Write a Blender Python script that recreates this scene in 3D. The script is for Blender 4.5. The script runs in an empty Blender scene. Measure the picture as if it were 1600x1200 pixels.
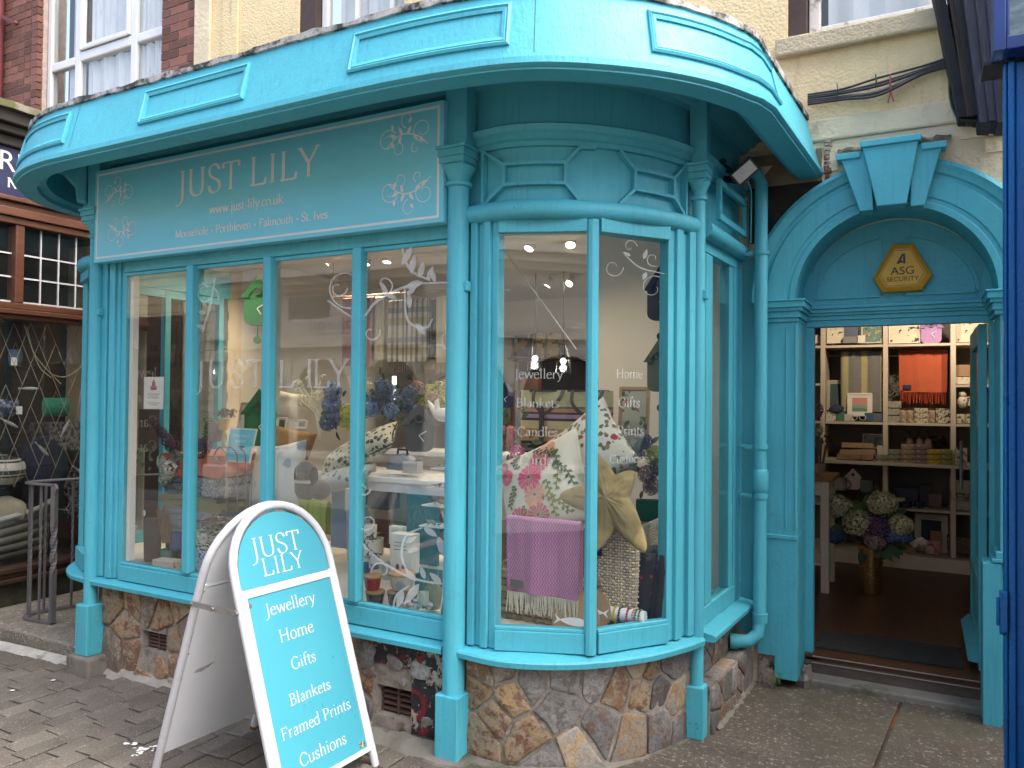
import bpy, bmesh, math, random
from mathutils import Vector, Matrix, noise
R = random.Random(7)
rad = math.radians
sc = bpy.context.scene
col = sc.collection

# ---------------------------------------------------------------- camera
YAW, PITCH, ROLL, HCAM, FPX = rad(28.1), rad(1.0), rad(0.55), 1.6, 1200.0
_f0 = Vector((-math.sin(YAW), math.cos(YAW), 0)); _r0 = Vector((math.cos(YAW), math.sin(YAW), 0)); _u0 = Vector((0, 0, 1))
FWD = _f0 * math.cos(PITCH) + _u0 * math.sin(PITCH); _u1 = _u0 * math.cos(PITCH) - _f0 * math.sin(PITCH)
RIGHT = _r0 * math.cos(ROLL) + _u1 * math.sin(ROLL); UP = _u1 * math.cos(ROLL) - _r0 * math.sin(ROLL)
CAM = Vector((0, 0, HCAM))
cam_d = bpy.data.cameras.new('camera'); cam = bpy.data.objects.new('camera', cam_d); col.objects.link(cam)
m = Matrix((RIGHT, UP, -FWD)).transposed().to_4x4(); m.translation = CAM
cam.matrix_world = m
cam_d.sensor_width = 36; cam_d.lens = FPX / 1600 * 36; cam_d.clip_end = 500; cam_d.clip_start = .02
sc.camera = cam

# ---------------------------------------------------------------- sky, sun, exposure
world = bpy.data.worlds.new('World'); sc.world = world; world.use_nodes = True
wn = world.node_tree; wn.nodes.clear()
sky = wn.nodes.new('ShaderNodeTexSky'); sky.sky_type = 'NISHITA'; sky.sun_disc = False
SUN_EL, SUN_AZ = rad(56), rad(72)
sky.sun_elevation = SUN_EL; sky.sun_rotation = SUN_AZ
sky.air_density = 1.0; sky.dust_density = 6.0; sky.ozone_density = 1.0
bg = wn.nodes.new('ShaderNodeBackground'); bg.inputs['Strength'].default_value = .14
wo = wn.nodes.new('ShaderNodeOutputWorld')
wn.links.new(sky.outputs[0], bg.inputs['Color']); wn.links.new(bg.outputs[0], wo.inputs['Surface'])
sl = bpy.data.lights.new('sun', 'SUN'); sl.energy = 1.35; sl.angle = rad(90); sl.color = (1, .93, .82)
so = bpy.data.objects.new('sun', sl); col.objects.link(so)
# NISHITA sun_rotation is measured from +Y towards +X
_sd = Vector((math.sin(SUN_AZ) * math.cos(SUN_EL), math.cos(SUN_AZ) * math.cos(SUN_EL), math.sin(SUN_EL)))
so.rotation_euler = _sd.to_track_quat('Z', 'Y').to_euler()
sc.view_settings.view_transform = 'Standard'; sc.view_settings.look = 'None'
sc.view_settings.gamma = 1; sc.view_settings.use_curve_mapping = False
sc.view_settings.exposure = 2.25
sc.render.engine = 'CYCLES'
sc.cycles.use_denoising = True
sc.cycles.max_bounces = 10; sc.cycles.transparent_max_bounces = 24; sc.cycles.glossy_bounces = 4
sc.cycles.sample_clamp_indirect = 6; sc.cycles.caustics_reflective = False; sc.cycles.caustics_refractive = False

# ---------------------------------------------------------------- where a pixel of the 1600x1200 survey picture lies in the place
def ray(x, y): return FWD + (x - 800) / FPX * RIGHT - (y - 600) / FPX * UP
def at(x, y, Y): r = ray(x, y); return CAM + r * (Y / r.y)
def atx(x, y, X): r = ray(x, y); return CAM + r * (X / r.x)
def atz(x, y, Z): r = ray(x, y); return CAM + r * ((Z - HCAM) / r.z)

# ---------------------------------------------------------------- materials
_M = {}
def srgb(r, g, b):
    f = lambda c: (c / 255 / 12.92) if c / 255 <= .04045 else ((c / 255 + .055) / 1.055) ** 2.4
    return (f(r), f(g), f(b))
class NT:
    def __init__(s, name):
        s.m = bpy.data.materials.new(name); s.m.use_nodes = True; s.t = s.m.node_tree; s.n = s.t.nodes; s.l = s.t.links
        s.n.clear(); s.out = s.n.new('ShaderNodeOutputMaterial')
        s.tc = s.n.new('ShaderNodeTexCoord')
    def node(s, typ, **kw):
        n = s.n.new(typ)
        for k, v in kw.items():
            if k.startswith('i_'):
                n.inputs[k[2:].replace('_', ' ')].default_value = v
            else: setattr(n, k, v)
        return n
    def link(s, a, b): s.l.new(a, b)
    def coord(s, which='Object', scale=(1, 1, 1), rot=(0, 0, 0)):
        mp = s.n.new('ShaderNodeMapping'); mp.inputs['Scale'].default_value = scale; mp.inputs['Rotation'].default_value = rot
        s.link(s.tc.outputs[which], mp.inputs['Vector']); return mp.outputs[0]
    def noise(s, vec, scale, detail=4, rough=.6):
        n = s.n.new('ShaderNodeTexNoise'); n.inputs['Scale'].default_value = scale; n.inputs['Detail'].default_value = detail
        n.inputs['Roughness'].default_value = rough; s.link(vec, n.inputs['Vector']); return n.outputs['Fac']
    def ramp(s, fac, stops, interp='LINEAR'):
        r = s.n.new('ShaderNodeValToRGB'); r.color_ramp.interpolation = interp
        e = r.color_ramp.elements
        while len(e) < len(stops): e.new(.5)
        for k, (p, c) in enumerate(stops):
            e[k].position = p; e[k].color = (c[0], c[1], c[2], 1) if hasattr(c, '__len__') else (c, c, c, 1)
        s.link(fac, r.inputs[0]); return r.outputs[0]
    def mix(s, fac, a, b, mode='MIX'):
        x = s.n.new('ShaderNodeMix'); x.data_type = 'RGBA'; x.blend_type = mode
        for sock, v in ((x.inputs[0], fac), (x.inputs[6], a), (x.inputs[7], b)):
            if isinstance(v, (int, float)): sock.default_value = v
            elif isinstance(v, tuple): sock.default_value = (v[0], v[1], v[2], 1)
            else: s.link(v, sock)
        return x.outputs[2]
    def math(s, op, a, b=0.0):
        x = s.n.new('ShaderNodeMath'); x.operation = op
        for sock, v in ((x.inputs[0], a), (x.inputs[1], b)):
            if isinstance(v, (int, float)): sock.default_value = v
            else: s.link(v, sock)
        return x.outputs[0]
    def bsdf(s, color, rough=.6, metal=0, bump=None, bstr=.3, bdist=.01, spec=.5, **kw):
        b = s.n.new('ShaderNodeBsdfPrincipled')
        def put(k, v):
            if isinstance(v, tuple): b.inputs[k].default_value = (v[0], v[1], v[2], 1)
            elif isinstance(v, (int, float)): b.inputs[k].default_value = v
            else: s.link(v, b.inputs[k])
        put('Base Color', color); put('Roughness', rough); put('Metallic', metal); put('Specular IOR Level', spec)
        for k, v in kw.items(): put(k.replace('_', ' '), v)
        if bump is not None:
            bp = s.n.new('ShaderNodeBump'); bp.inputs['Strength'].default_value = bstr; bp.inputs['Distance'].default_value = bdist
            s.link(bump, bp.inputs['Height']); s.link(bp.outputs[0], b.inputs['Normal'])
        s.link(b.outputs[0], s.out.inputs[0]); return b
def sc3(c, k): return tuple(min(1, x * k) for x in c)
def mat(name, c, rough=.6, var=.18, vs=6, bump=.0, bs=60, bdist=.006, metal=0, rand=0, c2=None, c2at=.6, c2s=3, stretch=(1, 1, 1), spec=.5, island=0, sheen=0):
    if name in _M: return _M[name]
    t = NT(name); v = t.coord('Object', stretch)
    n = t.noise(v, vs, 5)
    cc = t.mix(t.ramp(n, [(.25, 0.), (.75, 1.)]), sc3(c, 1 - var), sc3(c, 1 + var))
    if c2 is not None:
        cc = t.mix(t.ramp(t.noise(v, c2s, 6, .7), [(c2at - .06, 0.), (c2at + .06, 1.)]), cc, c2)
    if rand or island:
        oi = t.node('ShaderNodeObjectInfo') if rand else t.node('ShaderNodeNewGeometry')
        src = oi.outputs['Random'] if rand else oi.outputs['Random Per Island']
        k = rand or island
        h = t.node('ShaderNodeHueSaturation')
        mr = t.node('ShaderNodeMapRange'); mr.inputs['To Min'].default_value = 1 - k; mr.inputs['To Max'].default_value = 1 + k
        t.link(src, mr.inputs['Value']); t.link(mr.outputs[0], h.inputs['Value']); t.link(cc, h.inputs['Color']); cc = h.outputs[0]
    bm_ = t.noise(v, bs, 4, .65) if bump else None
    rr = t.ramp(t.noise(v, vs * 2.3, 4), [(.2, max(0, rough - .1)), (.8, min(1, rough + .12))])
    b = t.bsdf(cc, rr, metal, bm_, bump, bdist, spec)
    if sheen: b.inputs['Sheen Weight'].default_value = sheen
    _M[name] = t.m; return t.m
def emit(name, c, s):
    if name in _M: return _M[name]
    t = NT(name); e = t.node('ShaderNodeEmission'); e.inputs[0].default_value = (*c, 1); e.inputs[1].default_value = s
    t.link(e.outputs[0], t.out.inputs[0]); _M[name] = t.m; return t.m

# turquoise gloss paint: brush marks, slow colour drift, a little grime
def paint(name, c, rough=.47, grime=.8, peel=None, gs=2.2, gate=.60):
    t = NT(name); v = t.coord('Object')
    cc = t.mix(t.ramp(t.noise(v, 1.7, 5), [(.3, 0.), (.7, 1.)]), sc3(c, .90), sc3(c, 1.07))
    vs = t.coord('Object', (26, 26, 1.3))
    cc = t.mix(t.math('MULTIPLY', t.ramp(t.noise(vs, 2.2, 4), [(.52, 0.), (.75, 1.)]), grime * .42), cc, sc3(c, .5))
    g = t.ramp(t.noise(v, gs * 4, 8, .75), [(gate, 0.), (gate + .12, 1.)])
    cc = t.mix(t.math('MULTIPLY', g, grime * .4), cc, (.09, .12, .11))
    sp = t.ramp(t.noise(v, 85, 3, .6), [(.705, 0.), (.725, 1.)]); cc = t.mix(t.math('MULTIPLY', sp, t.ramp(t.noise(v, 3, 4), [(.42, 0.), (.6, .85)])), cc, (.05, .06, .055))
    if peel is not None:
        p = t.ramp(t.noise(v, 5.5, 8, .7), [(.61, 0.), (.625, 1.)])
        cc = t.mix(p, cc, peel)
    bb = t.math('ADD', t.noise(vs, 3, 3), t.noise(v, 45, 3))
    rr = t.ramp(t.noise(v, 9, 4), [(.2, rough - .07), (.8, rough + .14)])
    t.bsdf(cc, rr, 0, bb, .32, .005, .36)
    _M[name] = t.m; return t.m
TQ = (.072, .395, .49)
m_tq = paint('turquoise_paint', TQ)
m_tqworn = paint('worn_turquoise_paint', TQ, .45, 1.0, (.10, .07, .055), 3, .56)
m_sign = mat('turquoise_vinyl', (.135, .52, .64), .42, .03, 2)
m_board = mat('turquoise_board', (.056, .30, .385), .32, .02, 2)
m_white = mat('white_enamel', (.66, .67, .70), .3, .06, 9)
m_lett = mat('white_lettering', (.75, .76, .76), .5, .02, 3)
m_lettg = mat('pale_lettering', (.62, .64, .63), .5, .02, 3)
m_inner = mat('white_interior_paint', (.74, .70, .64), .6, .05, 2)
m_wood = mat('brown_varnished_wood', (.105, .042, .025), .35, .3, 4, .15, 40, stretch=(3, 1, 6))
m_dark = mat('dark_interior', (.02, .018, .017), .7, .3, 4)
m_black = mat('black_plastic', (.018, .018, .02), .45, .2, 8)
m_grey = mat('grey_metal', (.16, .16, .165), .42, .25, 20, .2, 120, metal=.35)
m_navy = mat('navy_paint', (.018, .022, .075), .35, .2, 6)
m_blue = paint('blue_gloss_paint', (.004, .115, .35), .27, .7)
m_upvc = mat('white_upvc', (.74, .73, .72), .35, .06, 5, c2=(.42, .41, .38), c2at=.68, c2s=4)
m_mortar = mat('mortar', (.22, .205, .185), .95, .2, 20, .6, 120)
m_slate = mat('grey_concrete', (.17, .155, .135), .9, .3, 5, .6, 90, c2=(.075, .08, .05), c2at=.58, c2s=4)
m_pale = mat('pale_cement', (.40, .385, .35), .9, .25, 9, .5, 90)
m_lead = mat('weathered_lead', (.40, .385, .36), .8, .3, 12, .7, 60, c2=(.04, .04, .04), c2at=.50, c2s=9)

def glass(name, tint=(1, 1, 1), ior=1.5, dirt=.0):
    t = NT(name)
    tr = t.node('ShaderNodeBsdfTransparent'); tr.inputs[0].default_value = (*tint, 1)
    gl = t.node('ShaderNodeBsdfGlossy'); gl.inputs['Roughness'].default_value = .0; gl.inputs[0].default_value = (1, 1, 1, 1)
    lw = t.node('ShaderNodeLayerWeight'); lw.inputs[0].default_value = .5; f0 = ((ior - 1) / (ior + 1)) ** 2      # Schlick, the same from both sides of the sheet
    fr = t.math('ADD', t.math('MULTIPLY', t.math('POWER', lw.outputs['Facing'], 5.0), 1 - f0), f0)
    mx = t.node('ShaderNodeMixShader'); t.link(fr, mx.inputs[0]); t.link(tr.outputs[0], mx.inputs[1]); t.link(gl.outputs[0], mx.inputs[2])
    sh = mx.outputs[0]
    if dirt:
        df = t.node('ShaderNodeBsdfDiffuse'); df.inputs[0].default_value = (.5, .5, .48, 1)
        m2 = t.node('ShaderNodeMixShader'); t.link(t.math('MULTIPLY', t.ramp(t.noise(t.coord('Object'), 3, 6), [(.35, .15), (.8, 1.)]), dirt), m2.inputs[0])
        t.link(sh, m2.inputs[1]); t.link(df.outputs[0], m2.inputs[2]); sh = m2.outputs[0]
    t.link(sh, t.out.inputs[0]); _M[name] = t.m; return t.m
m_glass = glass('window_glass', (.95, .965, .955), 1.55, .006)
m_glassn = glass('old_window_glass', (.93, .94, .93), 1.5, .02)
m_glassl = glass('lamp_glass', (.93, .93, .93), 1.4)
def vinyl(name, c, a):
    t = NT(name); tr = t.node('ShaderNodeBsdfTransparent'); df = t.node('ShaderNodeBsdfDiffuse'); df.inputs[0].default_value = (*c, 1)
    mx = t.node('ShaderNodeMixShader'); mx.inputs[0].default_value = a
    t.link(tr.outputs[0], mx.inputs[1]); t.link(df.outputs[0], mx.inputs[2]); t.link(mx.outputs[0], t.out.inputs[0]); _M[name] = t.m; return t.m
m_frost = vinyl('frosted_vinyl', (.72, .74, .73), .42)
m_frost2 = vinyl('thin_frosted_vinyl', (.68, .70, .69), .33)

# ---------------------------------------------------------------- mesh builder
class MB:
    def __init__(s): s.v = []; s.f = []; s.sm = []
    def add(s, vs, fs, smooth=False):
        o = len(s.v); s.v += [Vector(p) for p in vs]; s.f += [tuple(o + i for i in f) for f in fs]; s.sm += [smooth] * len(fs); return s
    def box(s, x0, x1, y0, y1, z0, z1, M=None):
        vs = [Vector(p) for p in ((x0, y0, z0), (x1, y0, z0), (x1, y1, z0), (x0, y1, z0), (x0, y0, z1), (x1, y0, z1), (x1, y1, z1), (x0, y1, z1))]
        if M is not None: vs = [M @ p for p in vs]
        return s.add(vs, [(0, 3, 2, 1), (4, 5, 6, 7), (0, 1, 5, 4), (1, 2, 6, 5), (2, 3, 7, 6), (3, 0, 4, 7)])
    def bar(s, a, b, w, d, up=(0, 0, 1)):      # rectangular bar from a to b
        a, b = Vector(a), Vector(b); t = (b - a).normalized(); u = Vector(up)
        sd = t.cross(u)
        if sd.length < 1e-5: sd = t.cross(Vector((0, 1, 0)))
        sd.normalize(); u = sd.cross(t)
        vs = []
        for p in (a, b):
            for i, j in ((-1, -1), (1, -1), (1, 1), (-1, 1)): vs.append(p + sd * i * w / 2 + u * j * d / 2)
        return s.add(vs, [(0, 1, 2, 3), (7, 6, 5, 4), (0, 4, 5, 1), (1, 5, 6, 2), (2, 6, 7, 3), (3, 7, 4, 0)])
    def tube(s, pts, r, n=8, caps=True, closed=False):
        pts = [Vector(p) for p in pts]; k = len(pts)
        rs = r if hasattr(r, '__len__') else [r] * k
        up = None; vs = []
        for i, p in enumerate(pts):
            t = (pts[(i + 1) % k] - pts[i - 1]) if closed else (pts[min(i + 1, k - 1)] - pts[max(i - 1, 0)])
            t.normalize()
            if up is None:
                up = Vector((0, 0, 1)) if abs(t.z) < .9 else Vector((1, 0, 0))
            sd = t.cross(up).normalized(); up = sd.cross(t).normalized()
            for j in range(n):
                a = 2 * math.pi * j / n; vs.append(p + (sd * math.cos(a) + up * math.sin(a)) * rs[i])
        fs = []
        for i in range(k if closed else k - 1):
            i2 = (i + 1) % k
            for j in range(n): fs.append((i * n + j, i * n + (j + 1) % n, i2 * n + (j + 1) % n, i2 * n + j))
        s.add(vs, fs, True)
        if caps and not closed:
            o = len(s.v) - k * n
            s.f += [tuple(o + j for j in range(n))[::-1], tuple(o + (k - 1) * n + j for j in range(n))]; s.sm += [False, False]
        return s
    def lathe(s, prof, c=(0, 0, 0), n=20, M=None, wob=0):
        vs = []; k = len(prof); c = Vector(c)
        for r, z in prof:
            for j in range(n):
                a = 2 * math.pi * j / n; rr = r * (1 + wob * math.sin(3 * a))
                p = Vector((rr * math.cos(a), rr * math.sin(a), z)); p = (M @ p) if M is not None else p; vs.append(p + c)
        fs = [(i * n + j, i * n + (j + 1) % n, (i + 1) * n + (j + 1) % n, (i + 1) * n + j) for i in range(k - 1) for j in range(n)]
        s.add(vs, fs, True)
        o = len(s.v) - k * n
        if prof[0][0] > 1e-4: s.f.append(tuple(o + j for j in range(n))[::-1]); s.sm.append(False)
        if prof[-1][0] > 1e-4: s.f.append(tuple(o + (k - 1) * n + j for j in range(n))); s.sm.append(False)
        return s
    def prism(s, poly, O, U, V, d):            # polygon in the U,V frame at O, extruded by vector d
        O, U, V, d = Vector(O), Vector(U), Vector(V), Vector(d); k = len(poly)
        vs = [O + U * a + V * b for a, b in poly]; vs += [p + d for p in vs]
        fs = [tuple(range(k))[::-1], tuple(range(k, 2 * k))] + [(i, (i + 1) % k, k + (i + 1) % k, k + i) for i in range(k)]
        return s.add(vs, fs)
    def sweep(s, prof, path, closed=False, smooth=True, caps=True):
        # prof: (out, z) closed loop; path: (x, y); out = to the right of the direction of travel
        k = len(path); n = len(prof); P = [Vector((p[0], p[1])) for p in path]; vs = []
        for i in range(k):
            a = P[i] - P[i - 1] if (i > 0 or closed) else P[1] - P[0]
            b = P[(i + 1) % k] - P[i] if (i < k - 1 or closed) else P[-1] - P[-2]
            a.normalize(); b.normalize(); na = Vector((a.y, -a.x)); nb = Vector((b.y, -b.x)); h = na + nb
            h = h / max(.3, h.length_squared / 2) if h.length > 1e-6 else na
            for o, z in prof: vs.append((P[i].x + h.x * o, P[i].y + h.y * o, z))
        fs = [(i * n + j, ((i + 1) % k) * n + j, ((i + 1) % k) * n + (j + 1) % n, i * n + (j + 1) % n) for i in range(k if closed else k - 1) for j in range(n)]
        s.add(vs, fs, smooth)
        if caps and not closed:
            o = len(s.v) - k * n
            s.f += [tuple(o + j for j in range(n)), tuple(o + (k - 1) * n + j for j in range(n))[::-1]]; s.sm += [False, False]
        return s
    def grid(s, fn, nu, nv, smooth=True, wrapu=False):
        vs = [fn(i / (nu if wrapu else nu), j / nv) for i in range(nu if wrapu else nu + 1) for j in range(nv + 1)]
        ku = nu if wrapu else nu + 1
        fs = [(i * (nv + 1) + j, ((i + 1) % ku) * (nv + 1) + j, ((i + 1) % ku) * (nv + 1) + j + 1, i * (nv + 1) + j + 1) for i in range(nu) for j in range(nv)]
        return s.add(vs, fs, smooth)
    def ball(s, c, r, n=12, k=8, sq=(1, 1, 1), jit=0, rnd=None):
        c = Vector(c); prof = []
        vs = []
        for i in range(k + 1):
            th = math.pi * i / k
            for j in range(n):
                ph = 2 * math.pi * j / n; d = Vector((math.sin(th) * math.cos(ph) * sq[0], math.sin(th) * math.sin(ph) * sq[1], math.cos(th) * sq[2]))
                q = 1 + (jit * noise.noise(d * 3 + c * 7) if jit else 0); vs.append(c + d * r * q)
        fs = [(i * n + j, i * n + (j + 1) % n, (i + 1) * n + (j + 1) % n, (i + 1) * n + j) for i in range(k) for j in range(n)]
        return s.add(vs, fs, True)
    def build(s, name, material, parent=None, world=True, bevel=0, ang=35, tri=False):
        me = bpy.data.meshes.new(name)
        off = Vector(parent['_loc']) if (parent is not None and world and '_loc' in parent) else Vector((0, 0, 0))
        me.from_pydata([p - off for p in s.v], [], s.f)
        for p, q in zip(me.polygons, s.sm): p.use_smooth = q
        bmx = bmesh.new(); bmx.from_mesh(me)
        bmesh.ops.remove_doubles(bmx, verts=bmx.verts, dist=1e-6)
        bmesh.ops.recalc_face_normals(bmx, faces=bmx.faces)
        bmx.to_mesh(me); bmx.free()
        if any(s.sm): me.set_sharp_from_angle(angle=rad(ang))
        me.materials.append(material)
        o = bpy.data.objects.new(name, me); col.objects.link(o)
        if parent is not None:
            o.parent = parent
            if '_loc' in parent: o['_loc'] = parent['_loc']
        if bevel:
            b = o.modifiers.new('edge', 'BEVEL'); b.width = bevel; b.segments = 2; b.limit_method = 'ANGLE'; b.angle_limit = rad(40)
        return o
def thing(name, label, cat, loc=(0, 0, 0), rz=0, group=None, rot=None):
    o = bpy.data.objects.new(name, None); col.objects.link(o); o.location = loc
    o.rotation_euler = rot if rot is not None else (0, 0, rz)
    o['label'] = label; o['category'] = cat; o.empty_display_size = .1
    o['_loc'] = list(loc)
    if group: o['group'] = group
    return o
def tag(o, label, cat, group=None):
    o['label'] = label; o['category'] = cat
    if group: o['group'] = group
    return o
def struct(o, kind='structure'): o['kind'] = kind; return o
def copy_tree(o, parent=None):
    c = o.copy(); col.objects.link(c)
    if parent is not None: c.parent = parent
    for ch in list(o.children): copy_tree(ch, c)
    return c
def catmull(pts, n=8):
    out = []; P = [Vector(p) for p in pts]
    for i in range(len(P) - 1):
        p0 = P[i - 1] if i else P[0] * 2 - P[1]; p1, p2 = P[i], P[i + 1]; p3 = P[i + 2] if i + 2 < len(P) else P[-1] * 2 - P[-2]
        for k in range(n):
            t = k / n
            out.append(.5 * ((2 * p1) + (p2 - p0) * t + (2 * p0 - 5 * p1 + 4 * p2 - p3) * t * t + (3 * p1 - p0 - 3 * p2 + p3) * t ** 3))
    out.append(P[-1]); return out

# ---------------------------------------------------------------- lettering: broad-nib serif capitals and lower case as flat strokes
G = {
'I': (.32, 'M.16 0L.16 .66;S.16 0;S.16 .66'), 'L': (.55, 'M.14 0L.14 .66;S.14 .66;M.04 .005L.5 .005L.53 .15'),
'J': (.33, 'M.2 .66L.2 .05C.2 -.12 .1 -.2 -.03 -.19;S.2 .66'),
'U': (.68, 'M.13 .66L.13 .22C.13 .05 .22 -.01 .34 -.01C.46 -.01 .55 .05 .55 .22L.55 .66;S.13 .66;S.55 .66'),
'S': (.48, 'M.41 .53C.38 .63 .31 .67 .24 .67C.12 .67 .07 .6 .07 .51C.07 .4 .16 .37 .24 .33C.34 .28 .42 .25 .42 .15C.42 .04 .33 -.01 .23 -.01C.14 -.01 .07 .05 .06 .17'),
'T': (.58, 'M.29 0L.29 .66;S.29 0;M.03 .53L.03 .655L.55 .655L.55 .53'), 'Y': (.62, 'M.05 .66L.31 .3L.31 0;M.57 .66L.31 .3;S.31 0;S.05 .66;S.57 .66'),
'M': (.82, 'M.12 0L.14 .66L.41 0L.68 .66L.7 0;S.12 0;S.7 0;S.12 .66;S.7 .66'),
'P': (.54, 'M.14 0L.14 .66;S.14 0;M.04 .655L.26 .655C.42 .655 .49 .58 .49 .48C.49 .37 .41 .3 .27 .3L.14 .3'),
'F': (.52, 'M.14 0L.14 .66;S.14 0;M.05 .655L.49 .655L.49 .53;M.14 .35L.4 .35'),
'H': (.74, 'M.14 0L.14 .66;M.6 0L.6 .66;S.14 0;S.6 0;S.14 .66;S.6 .66;M.14 .34L.6 .34'),
'G': (.68, 'M.58 .54C.52 .63 .45 .67 .37 .67C.18 .67 .07 .52 .07 .33C.07 .12 .19 -.01 .37 -.01C.46 -.01 .54 .02 .59 .06L.59 .27;S.59 .28'),
'B': (.56, 'M.14 0L.14 .66;M.04 .655L.26 .655C.4 .655 .45 .59 .45 .51C.45 .41 .36 .36 .27 .36L.14 .36;M.27 .36C.42 .36 .5 .29 .5 .19C.5 .07 .4 .005 .26 .005L.04 .005'),
'C': (.62, 'M.57 .5C.55 .6 .47 .67 .36 .67C.18 .67 .07 .52 .07 .33C.07 .13 .19 -.01 .36 -.01C.47 -.01 .54 .05 .58 .13'),
'K': (.6, 'M.14 0L.14 .66;S.14 0;S.14 .66;M.5 .66L.15 .33;M.22 .4L.56 0;S.5 .66;S.56 0'),
'E': (.55, 'M.14 0L.14 .66;M.04 .655L.48 .655L.49 .53;M.14 .35L.4 .35;M.04 .005L.48 .005L.52 .14'),
'A': (.64, 'M.06 0L.32 .67L.58 0;M.16 .23L.48 .23;S.06 0;S.58 0'),
'R': (.6, 'M.14 0L.14 .66;S.14 0;M.04 .655L.26 .655C.42 .655 .47 .58 .47 .49C.47 .38 .4 .32 .27 .32L.14 .32;M.27 .32L.56 0;S.57 0'),
'N': (.74, 'M.13 0L.13 .66L.61 0L.61 .66;S.13 0;S.61 .66;S.1 .66'),
'a': (.42, 'M.1 .35C.13 .41 .18 .43 .22 .43C.29 .43 .31 .38 .31 .32L.31 .06C.31 .01 .35 0 .39 .03;M.31 .26C.2 .24 .07 .21 .07 .1C.07 .03 .12 -.01 .17 -.01C.23 -.01 .28 .04 .31 .09'),
'b': (.48, 'M.04 .7L.11 .72L.11 .02;M.11 .34C.16 .4 .21 .43 .26 .43C.38 .43 .44 .33 .44 .22C.44 .08 .36 -.01 .25 -.01C.19 -.01 .14 .01 .11 .05'),
'c': (.4, 'M.36 .36C.33 .41 .28 .43 .23 .43C.11 .43 .05 .33 .05 .21C.05 .08 .12 -.01 .23 -.01C.29 -.01 .34 .03 .37 .08'),
'd': (.49, 'M.32 .7L.39 .72L.39 .05C.39 .01 .42 .01 .46 .02;M.39 .34C.35 .41 .3 .43 .25 .43C.12 .43 .05 .32 .05 .2C.05 .07 .13 -.01 .22 -.01C.29 -.01 .35 .03 .39 .09'),
'e': (.41, 'M.06 .26L.36 .26C.36 .36 .31 .43 .22 .43C.12 .43 .05 .33 .05 .21C.05 .08 .12 -.01 .22 -.01C.29 -.01 .35 .03 .38 .09'),
'f': (.29, 'M.12 0L.12 .55C.12 .66 .18 .72 .25 .72C.29 .72 .31 .7 .33 .67;S.12 0;M.03 .42L.26 .42'),
'g': (.46, 'M.21 .43C.1 .43 .06 .36 .06 .29C.06 .21 .12 .15 .21 .15C.3 .15 .36 .21 .36 .29C.36 .37 .3 .43 .21 .43;M.31 .4L.43 .42;M.15 .16C.09 .11 .09 .05 .16 .04L.28 .02C.4 0 .42 -.08 .39 -.13C.35 -.22 .26 -.24 .2 -.24C.1 -.24 .05 -.19 .05 -.14C.05 -.08 .1 -.03 .16 -.01'),
'h': (.51, 'M.04 .7L.11 .72L.11 0;S.11 0;M.11 .32C.17 .4 .22 .43 .28 .43C.36 .43 .4 .38 .4 .28L.4 0;S.4 0'),
'i': (.25, 'M.05 .4L.12 .42L.12 0;S.12 0;D.12 .6'), 'j': (.24, 'M.06 .4L.13 .42L.13 -.08C.13 -.17 .08 -.22 0 -.24;D.13 .6'),
'k': (.48, 'M.04 .7L.11 .72L.11 0;S.11 0;M.38 .42L.12 .2;M.18 .26L.43 0;S.38 .42;S.42 0'), 'l': (.25, 'M.05 .7L.12 .72L.12 0;S.12 0'),
'm': (.78, 'M.04 .4L.11 .42L.11 0;S.11 0;M.11 .32C.17 .4 .22 .43 .27 .43C.34 .43 .38 .38 .38 .28L.38 0;S.38 0;M.38 .32C.44 .4 .5 .43 .55 .43C.63 .43 .66 .38 .66 .28L.66 0;S.66 0'),
'n': (.51, 'M.04 .4L.11 .42L.11 0;S.11 0;M.11 .32C.17 .4 .22 .43 .28 .43C.36 .43 .4 .38 .4 .28L.4 0;S.4 0'),
'o': (.47, 'M.235 .43C.11 .43 .05 .33 .05 .21C.05 .08 .12 -.01 .235 -.01C.35 -.01 .42 .08 .42 .21C.42 .33 .35 .43 .235 .43'),
'p': (.49, 'M.04 .4L.11 .42L.11 -.24;S.11 -.24;M.11 .34C.16 .4 .21 .43 .26 .43C.38 .43 .44 .33 .44 .22C.44 .08 .36 -.01 .25 -.01C.19 -.01 .14 .01 .11 .05'),
'r': (.35, 'M.04 .4L.11 .42L.11 0;S.11 0;M.11 .3C.16 .39 .22 .43 .31 .4'),
's': (.35, 'M.28 .33C.26 .4 .22 .43 .17 .43C.1 .43 .06 .38 .06 .33C.06 .26 .12 .24 .17 .21C.24 .18 .29 .16 .29 .1C.29 .03 .23 -.01 .16 -.01C.1 -.01 .06 .03 .05 .11'),
't': (.3, 'M.12 .54L.12 .08C.12 .02 .16 -.01 .2 -.01C.24 -.01 .26 .01 .28 .03;M.03 .42L.26 .42'),
'u': (.51, 'M.04 .41L.11 .42L.11 .14C.11 .03 .16 -.01 .22 -.01C.29 -.01 .35 .04 .39 .1;M.32 .41L.39 .42L.39 .04L.46 .02'),
'v': (.45, 'M.05 .42L.23 0L.4 .42;S.05 .42;S.4 .42'), 'w': (.68, 'M.05 .42L.21 0L.35 .42L.5 0L.64 .42;S.05 .42;S.35 .42;S.64 .42'),
'y': (.45, 'M.05 .42L.23 0;M.4 .42L.19 -.1C.14 -.2 .1 -.24 .03 -.22;S.05 .42;S.4 .42'),
'.': (.2, 'D.1 .03'), '-': (.3, 'M.05 .2L.25 .2'), '*': (.40, 'O.20 .24'), ' ': (.24, ''), "'": (.18, 'M.09 .7L.08 .55')}
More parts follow.
